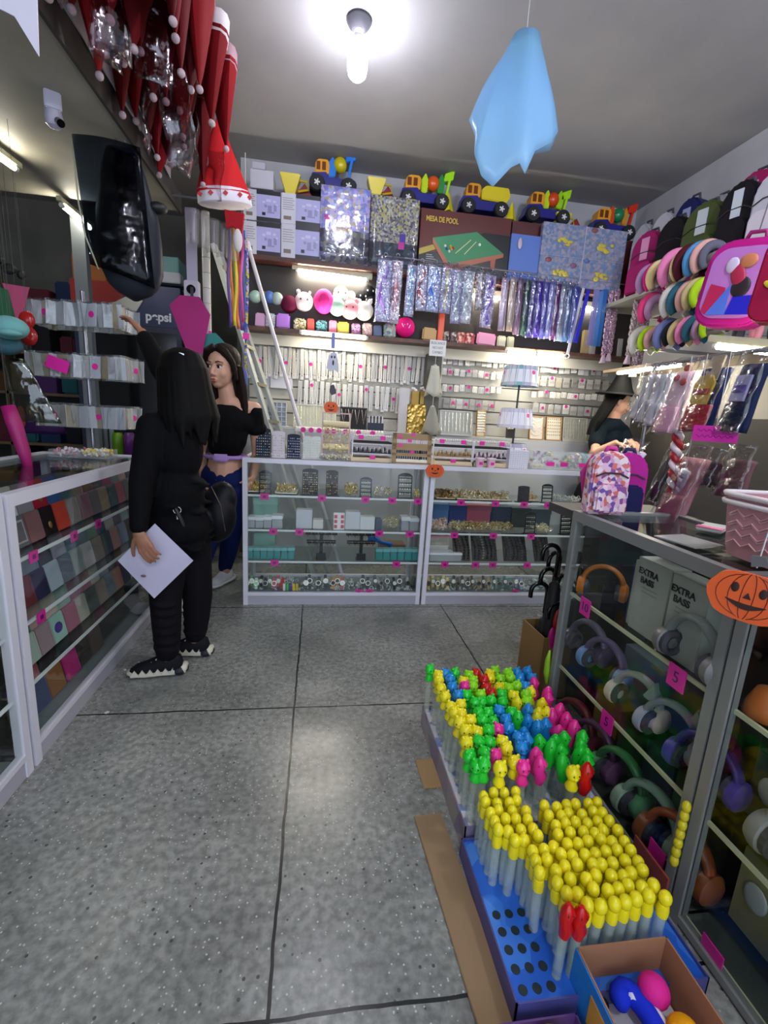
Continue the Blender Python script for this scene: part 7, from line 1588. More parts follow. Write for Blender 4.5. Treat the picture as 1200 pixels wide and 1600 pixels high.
# grid of the printed carton
NX, NY = 10, 11
for i in range(NX):
    for j in range(NY):
        u, v = i/(NX-1), j/(NY-1); x = .533+.0465*i; y = 1.215+.053*j
        if i == 0: c, st = ('yellow', 'critter') if v > .1 else ('green', 'critter')
        elif i == 1: c, st = ('blue', 'critter') if v > .62 else ('yellow', 'critter') if v > .2 else ('green', 'critter')
        elif i == 2: c, st = (('yellow' if j == 9 else 'green') if v > .8 else ('pink' if j == 8 else 'blue') if v > .7 else 'green' if v > .15 else 'pink'), 'critter'
        elif i == 3: c, st = ('lime' if v > .6 else 'green' if v > .4 else 'green' if v > .3 else 'pink' if v > .2 else 'yellow'), 'critter'
        elif i == 4: c, st = ('red' if v > .65 else 'green' if v > .58 else 'blue'), 'critter'
        elif i == 5: c, st = ('yellow' if v > .7 else 'green' if v > .35 else 'blue' if v > .12 else 'pink'), ('pod' if v < .5 else 'critter')
        elif i == 6: c, st = ('lime' if v > .75 else 'yellow' if v > .5 else 'blue' if v > .2 else 'green'), ('critter' if v > .6 else 'pod')
        elif i == 7: c, st = ('lime' if v > .5 else 'yellow' if v > .3 else 'blue' if v > .2 else 'green'), ('critter' if v > .5 else 'pod')
        elif i == 8: c, st = ('blue' if v > .7 else 'yellow' if v > .45 else 'pink' if v > .25 else 'green'), ('critter' if v > .6 else 'pod')
        else: c, st = ('blue' if v > .85 else 'pink' if v > .28 else 'green'), ('critter' if v > .8 else 'pod')
        if v < .1 and i in (1, 2, 4, 6): continue
        pl = ['left edge column', 'second column', 'third column', 'fourth column', 'fifth column', 'sixth column', 'seventh column', 'eighth column', 'ninth column', 'right edge column'][i]
        dp = 'far end' if v > .66 else 'middle' if v > .33 else 'near end'
        lb = '%s %s-headed bubble wand, %s, %s row from the near end' % (c, {'critter': 'animal', 'pod': 'worm'}[st], pl, ORD[j])
        wand(x+RU(-.005, .005), y+RU(-.005, .005), .086, c, st, lb, '%s bubble wands in the printed carton' % c, .10 if st == 'pod' else .06, (1.14, 1.14, 1.0))
wand(.508, 1.76, .101, 'green', 'critter', 'lone green bubble wand leaning out over the left edge of the printed carton', None, .0)
for (x, y, c, st, lb) in ((.60, 1.175, 'yellow', 'critter', 'tall yellow bubble wand standing alone before the near end, left'), (.68, 1.18, 'pink', 'critter', 'tall pink bubble wand at the near end beside the yellow one'), (.835, 1.15, 'yellow', 'critter', 'yellow bubble wand standing left of the big red one'),
                          (.875, 1.155, 'red', 'pod', 'big red bubble wand standing before the green worm-headed ones'), (.555, 1.20, 'green', 'critter', 'green bubble wand standing at the near left corner of the printed carton')):
    wand(x, y, .075, c, st, lb, None, .03, 1.12, 0)
# yellow egg-topped wands
cnt = {}
for i in range(12):
    for j in range(12):
        x = .50+.035*i; y = .80+.0315*j
        left = .505 + (.14 if y < .82 else .105 if y < .88 else .07 if y < .94 else .035 if y < 1.0 else .0)
        if x < left-.001 or x > .93: continue
        if j > 5 and i in (5,) : continue
        if j >= 10 and i > 5: continue
        if j == 5 and i == 2: continue
        if i < 2 and j < 2: continue
        if i in (3, 4) and j == 0: continue
        cnt[(j, i < 5)] = cnt.get((j, i < 5), -1)+1; blk = 'left' if i < 5 else 'right'; dp = 'near' if j < 4 else 'middle' if j < 8 else 'far'
        wand(x+RU(-.003, .003), y+RU(-.003, .003)+(.006 if blk == 'right' else 0), .061, 'orange' if (i, j) in () else 'yellow', 'egg', 'yellow egg-topped wand, %s block, %s row from the near end, %s from the left' % (blk, ORD[j], ORD[cnt[(j, i < 5)]]), 'yellow egg-topped wands in the blue carton', .03, (1.02, 1.02, .92))
for q, x in enumerate((.612, .648)): wand(x, .785, .061, 'red', 'pod', '%s of the two red wands in front of the yellow eggs' % ['left', 'right'][q], None, .03, .92, 0)
# front cartons with balls
t = openbox('open brown carton with a blue outer side, holding plush balls', .645, .885, .40, .775, .16, M('a07050', .8, kind='card'), M('9a6c4c', .8), name='plush_carton')
MB().box(-.004, -.001, 0, .375, 0, .16).obj('blue_print', M('1f78c8', .35), t); MB().box(-.0055, -.004, .22, .30, .05, .13).obj('orange_print', M('c89038', .4), t)
MB().box(.01, .23, .01, .365, .006, .03).obj('white_lining', M('c8c8cc', .7), t)
def ball(label, x, y, z, r, c, name='plush_ball', rz=1.0, cat='ball'):
    return tag(MB().ell((0, 0, 0), (r, r, r*rz), nu=20, nv=14).obj(name, M(c, .6, kind='cloth', sc=160), smooth=True, loc=(x, y, z)), label, cat)
ball('hot pink plush ball at the far end of the brown carton', .805, .705, .11, .034, 'e02a90')
ball('orange-yellow plush ball in the middle of the brown carton', .815, .625, .11, .035, 'f0a010')
ball('hot pink plush ball in the near right corner of the brown carton', .835, .555, .11, .034, 'e83a98')
ball('small black ball at the left end of the white lining', .69, .715, .07, .013, '101012')
t = thing('blue_plush', 'curved blue plush with a white side between the balls', 'plush toy', (.745, .655, .09))
MB().tube([(.03*math.cos(a)-.0, .07*math.sin(a), 0) for a in [2.6-3.4*q/10 for q in range(11)]], [.012]+[.024]*8+[.02, .012], 10).obj('body', M('1c34d0', .7, kind='cloth'), t, True)
MB().tube([(.026*math.cos(a)+.016, .055*math.sin(a), .006) for a in [2.2-2.6*q/10 for q in range(11)]], .014, 8).obj('white_side', M('dcdce4', .7), t, True)
t = thing('yellow_plush', 'small pale yellow plush with a black eye beside the curved blue one', 'plush toy', (.70, .625, .07))
MB().ell((0, 0, 0), (.022, .045, .022), nu=12, nv=9).obj('body', M('d8b860', .7, kind='cloth'), t, True); MB().ell((-.005, -.02, .022), .005, nu=8, nv=6).obj('eye', M('101010', .3), t)
t = openbox('low purple-edged carton with an orange and a yellow ball at the bottom of the photo', .36, .625, .48, .715, .055, M('5a3a78', .4), M('b8a890', .8), name='ball_carton')
ball('glossy orange-red ball in the low purple-edged carton', .445, .672, .044, .036, 'e84a14', 'toy_ball')
t = thing('toy_ball', 'yellow ball with a pink star in the low purple-edged carton', 'ball', (.545, .668, .044)); MB().ell((0, 0, 0), .037, nu=20, nv=14).obj('ball_body', M('d8d018', .4), t, True)
MB().lathe([(0, .0355), (.016, .0335), (.012, .0375), (0, .0385)], n=5).obj('pink_star', M('e05a78', .4), t)
# cardboard pieces on the floor
tag(MB().box(-.05, .05, -.30, .30, 0, .006).obj('cardboard_sheet', M('8c7354', .85, kind='card'), loc=(.435, 1.02, .001), rot=(0, 0, .06), bevel=.002), 'long cardboard flap on the floor beside the blue carton', 'cardboard')
tag(MB().box(-.05, .05, -.075, .075, 0, .005).obj('cardboard_sheet', M('a08258', .85, kind='card'), loc=(.478, 1.51, .001), rot=(0, 0, .02), bevel=.002), 'short square cardboard flap on the floor left of the printed carton', 'cardboard')
for i, (px, py, s_) in enumerate(((167, 1114, .012), (195, 1047, .010), (700, 941, .010), (603, 1050, .006))):
    p = PZ(0, px, py); tag(MB().obb((0, 0, .003), (s_*1.6, s_, .004), (0, .2, RU(0, 3))).obj('paper_scrap', M('c8c8c4', .7), loc=(p.x, p.y, .0)), ['white paper scrap by the near leg of the left glass counter', 'white paper scrap left of the striped shoe', 'white paper scrap before the right back counter', 'tiny dark chip in the middle of the floor'][i], 'scrap')
# red label strip behind the eggs
tag(MB().box(-.003, .003, -.07, .07, 0, .10).obj('red_flap', M('8a3a24', .6), loc=(1.005, .98, .055), rot=(0, 0, 0)), 'red-brown carton flap sticking up right of the yellow eggs', 'flap')

# ================================================================ people
def remesh(mb, name, mat, parent, voxel=.007, it=4, fac=.5):
    me = mb.mesh(name, mat, None)
    o = bpy.data.objects.new(name, me); C.objects.link(o)
    r = o.modifiers.new('r', 'REMESH'); r.mode = 'VOXEL'; r.voxel_size = voxel; r.use_smooth_shade = True
    s = o.modifiers.new('s', 'SMOOTH'); s.iterations = it; s.factor = fac
    dg = bpy.context.evaluated_depsgraph_get(); m2 = bpy.data.meshes.new_from_object(o.evaluated_get(dg))
    bpy.data.objects.remove(o); m2.materials.clear(); m2.materials.append(mat)
    for p in m2.polygons: p.use_smooth = True; p.material_index = 0
    ob = bpy.data.objects.new(name, m2); C.objects.link(ob); ob.parent = parent
    return ob
def limb(m, pts, rs, n=14):
    pts = [Vector(p) for p in pts]
    for p, r in zip(pts, rs): m.ell(p, r if not isinstance(r, tuple) else r, nu=n, nv=10)
    for a, b, ra, rb in zip(pts, pts[1:], rs, rs[1:]): m.cyl(a, b, ra, rb, n)
def hand(m, wrist, d, nrm, side, curl, s=1.0):
    """palm and five fingers; d = direction of the fingers, nrm = back of the hand, side = +1/-1 puts the thumb"""
    d = Vector(d).normalized(); nrm = Vector(nrm); nrm = (nrm-d*nrm.dot(d)).normalized(); x = d.cross(nrm)*side
    w = Vector(wrist)
    for u in (-.030, -.010, .010, .030):
        m.cyl(w+x*u*.5*s, w+(d*.085+x*u)*s, .013*s, .0115*s, 8); m.ell(w+(d*.085+x*u)*s, .0118*s, nu=8, nv=6)
    m.ell(w+d*.045*s, (.036*s, .036*s, .018*s), Matrix((x, d, nrm)).transposed().to_euler(), 12, 8)
    for u, L_, c in ((-.030, .060, 1.15), (-.010, .072, 1), (.011, .078, .95), (.031, .070, .85)):
        p = w+(d*.085+x*u)*s; a = curl*c*.5; dd = d
        for k, f in enumerate((.45, .30, .25)):
            dd = (d*math.cos(a)-nrm*math.sin(a)).normalized(); q = p+dd*L_*f*s
            m.cyl(p, q, (.0092-.0009*k)*s, (.0085-.0009*k)*s, 8); m.ell(q, (.0085-.0009*k)*s, nu=8, nv=6); p = q; a += curl*c*.6
    p = w+(d*.02+x*.03)*s; dd = (d*.6+x*.8-nrm*.25).normalized()
    for k, L_ in enumerate((.038, .030, .024)):
        q = p+dd*L_*s; m.cyl(p, q, (.0125-.0015*k)*s, (.011-.0015*k)*s, 8); m.ell(q, (.011-.0015*k)*s, nu=8, nv=6); p = q; dd = (dd+d*.35*curl-nrm*.3*curl).normalized()
def head_local(m, T, s=1.0):
    """skull, jaw, nose, lips, brow, ears ; local: -y is the face, z up, origin at the head's middle; T maps to world"""
    m.T = T
    m.ell((0, .012*s, .035*s), (.074*s, .092*s, .085*s), nu=22, nv=16)
    m.ell((0, -.022*s, -.025*s), (.065*s, .066*s, .078*s), nu=20, nv=14)
    m.ell((0, -.045*s, -.082*s), (.030*s, .030*s, .024*s), nu=14, nv=10)
    for q in (-1, 1):
        m.ell((q*.036*s, -.058*s, -.030*s), (.024*s, .022*s, .026*s), nu=12, nv=8)        # cheeks
        m.ell((q*.028*s, -.072*s, .026*s), (.024*s, .014*s, .008*s), (0, q*.15, 0), 12, 8)  # brow
        m.ell((q*.074*s, .012*s, -.008*s), (.009*s, .018*s, .028*s), (q*.1, 0, q*.3), 10, 8)
        m.ell((q*.0105*s, -.094*s, -.038*s), (.009*s, .010*s, .007*s), nu=8, nv=6)
    m.cyl((0, -.080*s, .018*s), (0, -.103*s, -.030*s), .0065*s, .0095*s, 10); m.ell((0, -.101*s, -.032*s), (.0095*s, .010*s, .009*s), nu=10, nv=8)
    m.ell((0, -.086*s, -.060*s), (.021*s, .009*s, .006*s), nu=12, nv=8); m.ell((0, -.084*s, -.071*s), (.018*s, .010*s, .0065*s), nu=12, nv=8)
    m.T = None
def face_parts(T, par, s=1.0, lip='a8584e', brow='241812', iris='120a06'):
    for q in (-1, 1):
        e = MB(); e.T = T; e.ell((q*.030*s, -.0745*s, .004*s), (.0135*s, .0095*s, .0085*s), nu=14, nv=10); eo = e.obj('eye', M('d8d0cc', .25), par, True)
        e = MB(); e.T = T; e.ell((q*.030*s-.003*s, -.082*s, .004*s), (.0078*s, .0038*s, .0080*s), nu=12, nv=8); e.obj('iris', M(iris, .4, kind='cloth'), eo, True)
        e = MB(); e.T = T; e.tube([((q*.015)*s, -.081*s, .011*s), (q*.030*s, -.0855*s, .0145*s), (q*.046*s, -.074*s, .009*s)], .0022*s, 6); e.obj('eyelid', M('3a241c', .6), par, True)
        e = MB(); e.T = T; e.tube([((q*.013)*s, -.088*s, .027*s), (q*.030*s, -.090*s, .032*s), (q*.050*s, -.074*s, .026*s)], [.003*s, .0036*s, .0015*s], 6, flat=.8); e.obj('eyebrow', M(brow, .8), par, True)
    e = MB(); e.T = T; e.ell((0, -.0925*s, -.0605*s), (.019*s, .005*s, .0045*s), nu=12, nv=8); e.ell((0, -.0915*s, -.070*s), (.016*s, .006*s, .0055*s), nu=12, nv=8); e.obj('lips', M(lip, .4), par, True)
def headT(c, yaw, pitch=0, roll=0):     # yaw 0 faces -Y
    return Matrix.Translation(c) @ Euler((pitch, roll, yaw)).to_matrix().to_4x4()
def strands(m, T, n, seed, s, z1, spread, yb=.0, r=.011, back=True, arc=(0, 2*PI), rad=(.084, .100)):
    random.seed(seed); m.T = T
    for i in range(n):
        a = arc[0]+(arc[1]-arc[0])*(i+random.random()*.6)/n
        x0, y0 = rad[0]*math.sin(a), rad[1]*math.cos(a)+.01
        pts = [(x0*.25, y0*.25, .125*s), (x0*.8, y0*.8, .095*s), (x0*1.05, y0*1.05, .03*s), (x0*(1.05+spread*.3), y0*1.08+yb*.3, -.06*s), (x0*(1.0+spread), y0*(1.0+spread*.3)+yb, z1*.6), (x0*(.9+spread)+RU(-.02, .02), y0*(.9+spread*.3)+yb+RU(-.01, .02), z1+RU(-.03, .03))]
        m.tube(pts, [r, r*1.6, r*1.7, r*1.6, r*1.4, r*.4], 7)
    m.T = None
SK1 = M('9a6a50', .5); SK2 = M('c8987e', .5); HAIRB = M('050404', .7, kind='cloth', sc=60); HAIRD = M('1c110b', .6, kind='cloth', sc=60)
BLK = M('050508', .85, kind='cloth', sc=140); PLUM = M('0e0b10', .85, kind='cloth', sc=140)
V = lambda px, py, y: PY(y, px, py)
# --- woman in black with the white sheet
W1 = thing('person', 'woman in black seen from behind, reaching to the earring rack, white sheet in hand', 'person', (-.74, 2.37, 0))
O1 = Vector((-.74, 2.37, 0)); L1 = lambda px, py, y: V(px, py, y)-O1
hd = L1(284, 590, 2.40); nk = L1(280, 640, 2.39); ch = L1(268, 700, 2.38); wa = L1(272, 770, 2.38); pv = L1(280, 830, 2.38)
sL, eL, wL = L1(238, 668, 2.29), L1(222, 755, 2.22), L1(216, 832, 2.15)
sR, eR, wR = L1(312, 662, 2.50), L1(252, 576, 2.68), L1(222, 520, 2.78)
hL, kL, aL = L1(264, 850, 2.33), L1(259, 935, 2.31), L1(262, 1018, 2.285)
hR, kR, aR = L1(298, 850, 2.44), L1(309, 930, 2.465), L1(306, 992, 2.475)
aL.z = .085; aR.z = .085
yaw1 = -2.1      # body faces left and away
T1 = headT(hd, -2.35, .06)
b = MB(); head_local(b, T1, 1.0)
limb(b, [nk-Vector((0, 0, .03)), hd-Vector((0, 0, .06))], [.058, .050])
limb(b, [ch, wa, pv], [.10, .09, .11]); limb(b, [sL, eL, wL], [.045, .034, .024]); limb(b, [sR, eR, wR], [.045, .036, .026])
limb(b, [sL, ch+Vector((0, 0, .05)), sR], [.045, .08, .045])
limb(b, [hL, kL, aL], [.082, .055, .036]); limb(b, [hR, kR, aR], [.082, .055, .036])
hand(b, wL, (L1(232, 866, 2.12)-wL), (-.3, -.9, .2), 1, .6)
hand(b, wR, (L1(200, 494, 2.83)-wR), (.5, .2, .8), 1, .55)
remesh(b, 'body', SK1, W1, .0055, 3)
face_parts(T1, W1)
c = MB(); R_ = .0
c.ell(ch+Vector((.01, 0, .0)), (.165, .125, .19), (0, 0, -.75), 20, 14); c.ell(wa, (.165, .135, .17), (0, 0, -.75), 20, 14); c.ell(pv+Vector((0, 0, .03)), (.17, .145, .12), (0, 0, -.75), 20, 14)
limb(c, [sL+Vector((.0, 0, .0)), ch+Vector((0, 0, .09)), sR], [.068, .095, .068]); limb(c, [nk-Vector((0, 0, .03)), nk+Vector((0, 0, .015))], [.085, .062])
limb(c, [sL, eL, wL+(eL-wL)*.12], [.070, .058, .040]); limb(c, [sR, eR, wR+(eR-wR)*.18], [.072, .058, .045])
random.seed(4)
for i in range(26):
    a = RU(0, 6.28); z = RU(-.1, .3); p = pv+Vector((.125*math.cos(a), .105*math.sin(a), z)); c.ell(p, (.055, .055, .012), (RU(-.3, .3), RU(-.3, .3), 0), 10, 6)
remesh(c, 'black_jacket', BLK, W1, .009, 5)
c = MB(); limb(c, [hL+Vector((0, 0, .03)), kL, (kL+aL)/2, aL+Vector((0, 0, .05))], [.105, .078, .070, .060]); limb(c, [hR+Vector((0, 0, .03)), kR, (kR+aR)/2, aR+Vector((0, 0, .05))], [.105, .078, .068, .058]); c.ell(pv, (.15, .13, .12), (0, 0, -.7), 18, 12)
for i in range(6): c.torus(aL+Vector((0, 0, .07+.05*i)), .062, .008, (.1*(i % 2), .1, 0)).torus(aR+Vector((0, 0, .07+.05*i)), .060, .008, (.1, -.1*(i % 2), 0))
remesh(c, 'dark_trousers', PLUM, W1, .009, 4)
h = MB(); strands(h, headT(hd, -2.35+.1, .06), 30, 1, 1.0, -.31, .5, .03, .015); h.T = T1; h.ell((0, .02, .045), (.088, .104, .092), nu=20, nv=14); h.ell((0, .075, -.10), (.10, .055, .17), nu=18, nv=12); h.T = None
remesh(h, 'long_black_hair', HAIRB, W1, .008, 3)
p = L1(284, 554, 2.31); MB().obb(p, (.022, .01, .012), (0, .2, 0)).obj('silver_hair_clip', M('c8c8cc', .2, .8), W1)
def shoe(par, ank, d, mats, L_=.25, name='striped_sneaker', sx=1.0, chunk=True):
    d = Vector((d[0], d[1], 0)).normalized(); a = math.atan2(d.y, d.x); T = Matrix.Translation((ank.x, ank.y, 0)) @ Matrix.Rotation(a, 4, 'Z'); T.translation.z = -0.0
    u = MB(); u.T = T
    u.rings([[(x, w*math.cos(2*PI*j/12), z0+hh*max(-.2, math.sin(2*PI*j/12))) for j in range(12)] for x, w, z0, hh in ((-.072, .018, .045, .03), (-.06, .036, .045, .06), (-.02, .042, .045, .085), (.04, .042, .045, .065), (.10, .046, .04, .04), (.15, .042, .035, .03), (.178, .02, .03, .015))])
    o = u.obj('upper', mats[0], None, True); o.name = 'upper'
    sh = bpy.data.objects.new(name, None); C.objects.link(sh); sh.parent = par; o.parent = sh
    s_ = MB(); s_.T = T
    s_.rings([[(x, w*math.cos(2*PI*j/16), z0+hh*math.sin(2*PI*j/16)) for j in range(16)] for x, w, z0, hh in ((-.095, .02, .034, .018), (-.085, .04, .03, .028), (-.03, .046, .024, .024), (.03, .044, .022, .021), (.10, .05, .020, .019), (.165, .042, .022, .018), (.192, .02, .026, .012))])
    s_.obj('sole', mats[1], sh, True)
    k = MB(); k.T = T
    for i in range(5): k.cyl((.02+.022*i, -.024, .108-.013*i), (.03+.022*i, .024, .108-.013*i), .0035, n=6)
    k.obj('laces', mats[1], sh)
    if chunk:
        k = MB(); k.T = T; k.ell((-.055, 0, .026), (.045, .05, .027), nu=16, nv=8); k.obj('dark_heel', M('14161e', .6), sh, True)
        for s2 in (-1, 1):
            k = MB(); k.T = T
            k.prism([(-.03+.018*i, .028 if i % 2 else .056) for i in range(12)]+[(.168, .02), (-.03, .02)], s2*.044, s2*.050); k.obj('zigzag_stripe', mats[1], sh)
CRM = M('c8c4b0', .6)
shoe(W1, aL, (-1, -.12), (M('15151a', .7, kind='cloth'), CRM)); shoe(W1, aR, (-1, .05), (M('15151a', .7, kind='cloth'), CRM))
# sheet held in her left hand and the shoulder bag
s_ = 2.19/FPX
t = thing('paper_sheet', 'white sheet held in the left hand of the woman in black', 'paper', V(240, 880, 2.17))
q = [V(a, b, y)-t.location for a, b, y in ((242, 818, 2.20), (302, 876, 2.24), (241, 935, 2.19), (184, 876, 2.17))]
def shf(u, v): p = q[0].lerp(q[1], u).lerp(q[3].lerp(q[2], u), v); return p+Vector((.0, -.012*math.sin(PI*v)*math.sin(PI*u), 0))
MB().sheet(shf, 8, 8, .0012).obj('sheet', M('b4b0c4', .6), t)
pp = V(224, 900, 2.17)-t.location; MB().ell(pp, (.012, .003, .006), (0, .2, .3), 10, 6).obj('dark_stain', M('6a4a58', .7), t)
t = thing('shoulder_bag', 'large black shoulder bag with a silver buckle on the hip of the woman in black', 'handbag', V(336, 800, 2.50))
c = MB(); c.ell((0, 0, -.02), (.125, .085, .15), (0, .12, -.5), 20, 14).ell((.03, .01, .06), (.09, .07, .11), (0, .3, -.5), 16, 12).ell((-.10, -.07, -.04), (.10, .07, .10), (0, 0, -.4), 16, 12)
remesh(c, 'bag_body', M('0e0e12', .45, kind='cloth', sc=30), t, .009, 4)
MB().tube([(-.14, -.13, .05), (-.16, -.08, .2), (-.12, -.03, .4), (-.06, .0, .52)], .014, 8, flat=.5).obj('strap', M('0c0c10', .5), t, True)
bp_ = V(277, 797, 2.24)-t.location
MB().torus(bp_, .017, .003, (PI/2, 0, 0), 16, 6).box(bp_.x-.003, bp_.x+.003, bp_.y-.003, bp_.y+.003, bp_.z-.045, bp_.z-.01).obj('silver_buckle', M('b0b0b4', .2, .9), t)
MB().tube([V(270, 785, 2.25)-t.location, V(277, 800, 2.235)-t.location, V(292, 832, 2.25)-t.location, V(312, 850, 2.32)-t.location], .01, 6).obj('buckled_strap', M('0c0c10', .5), t, True)
MB().tube([V(330, 760, 2.40)-t.location, V(345, 790, 2.39)-t.location, V(352, 830, 2.42)-t.location], .002, 5).obj('zip', M('6a5a4c', .4, .5), t)
# --- young woman in a cropped black top
O2 = Vector((-.72, 3.25, 0))
W2 = thing('person', 'young woman in a cropped off-shoulder black top and dark blue jeans, glancing sideways', 'person', O2); L2 = lambda px, py, y: V(px, py, y)-O2
hd = L2(347, 576, 3.16); nk = L2(357, 622, 3.20); ch = L2(357, 660, 3.22); wa = L2(353, 706, 3.24); pv = L2(350, 745, 3.26)
sL, eL, wL = L2(397, 640, 3.24), L2(402, 705, 3.34), L2(395, 745, 3.28)
sR, eR, wR = L2(326, 642, 3.26), L2(312, 705, 3.32), L2(322, 760, 3.22)
hL, kL, aL = L2(366, 765, 3.28), L2(362, 830, 3.42), L2(352, 890, 3.60)
hR, kR, aR = L2(336, 765, 3.26), L2(322, 850, 3.2), L2(300, 925, 3.14)
aL.z = .10; aR.z = .085
T2 = headT(hd, -.34, .02, .02); S2 = 1.16
b = MB(); head_local(b, T2, S2)
limb(b, [nk-Vector((0, 0, .05)), hd-Vector((-.01, -.01, .06))], [.056, .046]); limb(b, [ch, wa, pv], [.12, .098, .125])
limb(b, [sR, ch+Vector((0, 0, .085)), sL], [.052, .075, .052]); limb(b, [sR, nk+Vector((0, 0, -.03)), sL], [.035, .06, .035]); limb(b, [sL, eL, wL], [.050, .037, .026]); limb(b, [sR, eR, wR], [.050, .037, .026])
limb(b, [hL, kL, aL], [.085, .058, .038]); limb(b, [hR, kR, aR], [.085, .058, .038])
hand(b, wL, (-.3, -.3, -.9), (.9, -.2, 0), 1, .5); hand(b, wR, (.2, -.4, -.9), (-.9, -.2, 0), -1, .5)
remesh(b, 'body', SK2, W2, .0055, 3)
face_parts(T2, W2, S2)
c = MB(); limb(c, [ch+Vector((0, 0, .0)), (ch+wa)/2, wa+Vector((0, 0, .05))], [.138, .132, .120]); c.ell(ch+Vector((0, 0, .01)), (.17, .135, .10), nu=20, nv=14); c.ell(ch+Vector((-.05, -.07, -.01)), (.065, .055, .065), nu=14, nv=10).ell(ch+Vector((.05, -.07, -.01)), (.065, .055, .065), nu=14, nv=10)
for s0, e0 in ((sL, eL), (sR, eR)): limb(c, [s0+Vector((0, 0, -.015)), s0.lerp(e0, .40)], [.058, .066])
for i in range(16):
    a = 2*PI*i/16; c.ell(sL.lerp(eL, .45)+Vector((.062*math.cos(a), .062*math.sin(a), 0)), (.018, .018, .035), nu=8, nv=6)
remesh(c, 'cropped_black_top', BLK, W2, .008, 3)
c = MB(); c.ell(pv+Vector((0, 0, .0)), (.155, .125, .12), nu=20, nv=14); limb(c, [hL, kL, (kL+aL)/2, aL+Vector((0, 0, .04))], [.105, .078, .068, .055]); limb(c, [hR, kR, (kR+aR)/2, aR+Vector((0, 0, .05))], [.105, .078, .066, .052])
remesh(c, 'dark_blue_jeans', M('101c4c', .8, kind='cloth', sc=140), W2, .009, 4)
MB().torus(wa+Vector((0, 0, -.03)), .118, .014, n=30, k=8, sx=1.12).obj('lilac_waist_pouch', M('9a78b8', .5), W2, True)
MB().box(wa.x-.06, wa.x+.04, wa.y-.135, wa.y-.105, wa.z-.055, wa.z-.005).obj('pouch_front', M('a888c4', .5), W2, bevel=.01)
h = MB(); h.T = T2 @ Matrix.Scale(1.14, 4); h.ell((0, .026, .058), (.086, .096, .082), nu=22, nv=16)
for s2 in (-1, 1): h.tube([(s2*.008, -.070, .108), (s2*.045, -.070, .090), (s2*.078, -.038, .045), (s2*.086, -.005, -.02)], [.012, .017, .017, .012], 8)
for s2 in (-1, 1): h.tube([(s2*.012, -.060, .118), (s2*.055, -.062, .090), (s2*.082, -.030, .03), (s2*.088, .0, -.06)], [.014, .018, .018, .014], 8)
h.ell((0, .07, -.06), (.08, .045, .13), nu=16, nv=12)
for i in range(9):
    u = -1+2*i/8; h.tube([(u*.085, .04+.04*(1-u*u), .02), (u*.10, .05+.03*(1-u*u), -.10), (u*.12+.01*math.sin(i*3), .055, -.20), (u*.125, .05, -.27+.02*math.sin(i*2))], [.02, .024, .02, .006], 8)
h.T = None; remesh(h, 'long_brown_hair', HAIRD, W2, .006, 3)
shoe(W2, aL, (-.5, -.9), (M('d0d0d4', .6), M('dcdcdc', .5)), name='white_sneaker', chunk=False); shoe(W2, aR, (-.6, -.8), (M('d0d0d4', .6), M('dcdcdc', .5)), name='white_sneaker', chunk=False)
# --- seller in a pointed hat behind the back counter
O3 = Vector((2.55, 3.82, 0))
W3 = thing('person', 'seller in a black pointed witch hat and dark teal top, bent over the back counter', 'person', O3); L3 = lambda px, py, y: V(px, py, y)-O3
hd = L3(966, 628, 3.78); ch = L3(948, 690, 3.84)
nk = hd.lerp(ch, .42); wa = ch+Vector((-.02, .04, -.25)); pv = wa+Vector((0, .02, -.22))
sL, sR = ch+Vector((.13, .0, .10)), ch+Vector((-.13, -.06, .09))
T3 = headT(hd, 1.25, .28)
b = MB(); head_local(b, T3, 1.02); limb(b, [nk, hd-Vector((0, 0, .05))], [.056, .05]); limb(b, [ch, wa, pv], [.12, .11, .13]); limb(b, [sL, nk-Vector((0, 0, .04)), sR], [.05, .07, .05])
eR = L3(930, 702, 3.60); wR = L3(962, 692, 3.50); eL = L3(985, 700, 3.70); wL = L3(985, 690, 3.52)
eR.z -= .03
limb(b, [sR, eR, wR], [.048, .036, .025]); limb(b, [sL, eL, wL], [.048, .036, .025])
hand(b, wR, (.8, -.5, -.25), (0, .1, 1), 1, .6); hand(b, wL, (.0, -.9, -.3), (0, .1, 1), -1, .6)
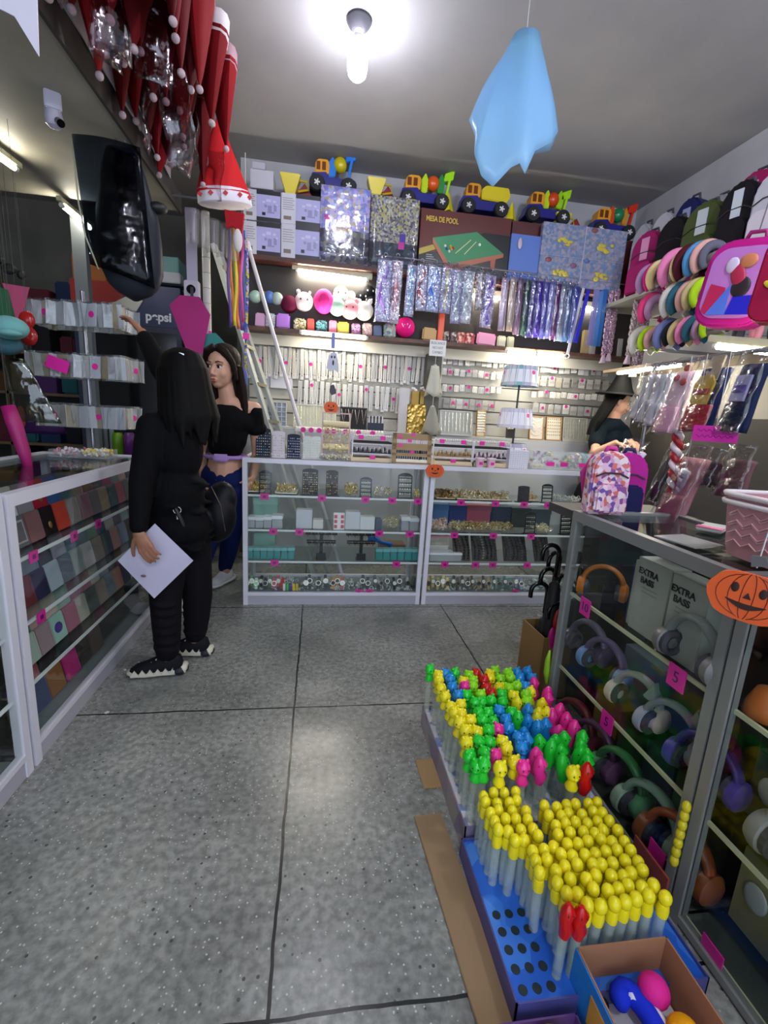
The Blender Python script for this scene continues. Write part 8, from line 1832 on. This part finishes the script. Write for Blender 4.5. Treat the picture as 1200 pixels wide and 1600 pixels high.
for s2 in (-1, 1): limb(b, [pv+Vector((s2*.08, 0, -.05)), Vector((pv.x+s2*.09, pv.y, .48)), Vector((pv.x+s2*.09, pv.y+.02, .08))], [.085, .056, .036])
remesh(b, 'body', SK2, W3, .006, 3); face_parts(T3, W3, 1.02)
c = MB(); c.ell(ch, (.165, .125, .17), nu=18, nv=12); c.ell(wa, (.15, .125, .17), nu=18, nv=12); limb(c, [sL, nk-Vector((0, 0, .05)), sR], [.062, .08, .062]); limb(c, [sR, sR.lerp(eR, .6)], [.066, .056]); limb(c, [sL, sL.lerp(eL, .6)], [.066, .056])
remesh(c, 'dark_teal_top', M('081620', .85, kind='cloth', sc=140), W3, .009, 4)
c = MB(); c.ell(pv, (.16, .13, .14), nu=18, nv=12)
for s2 in (-1, 1): limb(c, [pv+Vector((s2*.08, 0, -.05)), Vector((pv.x+s2*.09, pv.y, .48)), Vector((pv.x+s2*.09, pv.y+.02, .12))], [.10, .075, .055])
remesh(c, 'dark_trousers', M('14141a', .8, kind='cloth', sc=140), W3, .010, 4)
shoe(W3, Vector((pv.x+.09, pv.y+.02, .085)), (.1, -1), (M('15151a', .7), M('2a2a2e', .5)), name='dark_shoe', chunk=False); shoe(W3, Vector((pv.x-.09, pv.y+.02, .085)), (.1, -1), (M('15151a', .7), M('2a2a2e', .5)), name='dark_shoe', chunk=False)
h = MB(); h.T = T3; h.ell((0, .035, .045), (.088, .095, .085), nu=20, nv=14)
for i in range(11):
    u = -1+2*i/10; h.tube([(u*.085, .04+.045*(1-u*u), .03), (u*.10, .07+.03*(1-u*u), -.10), (u*.12, .10, -.22), (u*.12, .10, -.34)], [.022, .028, .026, .008], 8)
h.T = None; remesh(h, 'long_black_hair', HAIRB, W3, .008, 3)
c = MB(); c.T = headT(hd+Vector((0, 0, .06)), 1.25, .05, -.05)
c.lathe([(.0, .0), (.185, -.005), (.19, .002), (.11, .02), (.088, .06), (.06, .14), (.03, .23), (.008, .31), (0, .32)], n=28, sy=1.05); c.T = None
c.obj('pointed_black_hat', M('060709', .85, kind='cloth', sc=90), W3, 'auto')
# slightly brighter trinkets near the seller: striped cuff bands on her arm are the bands on the counter
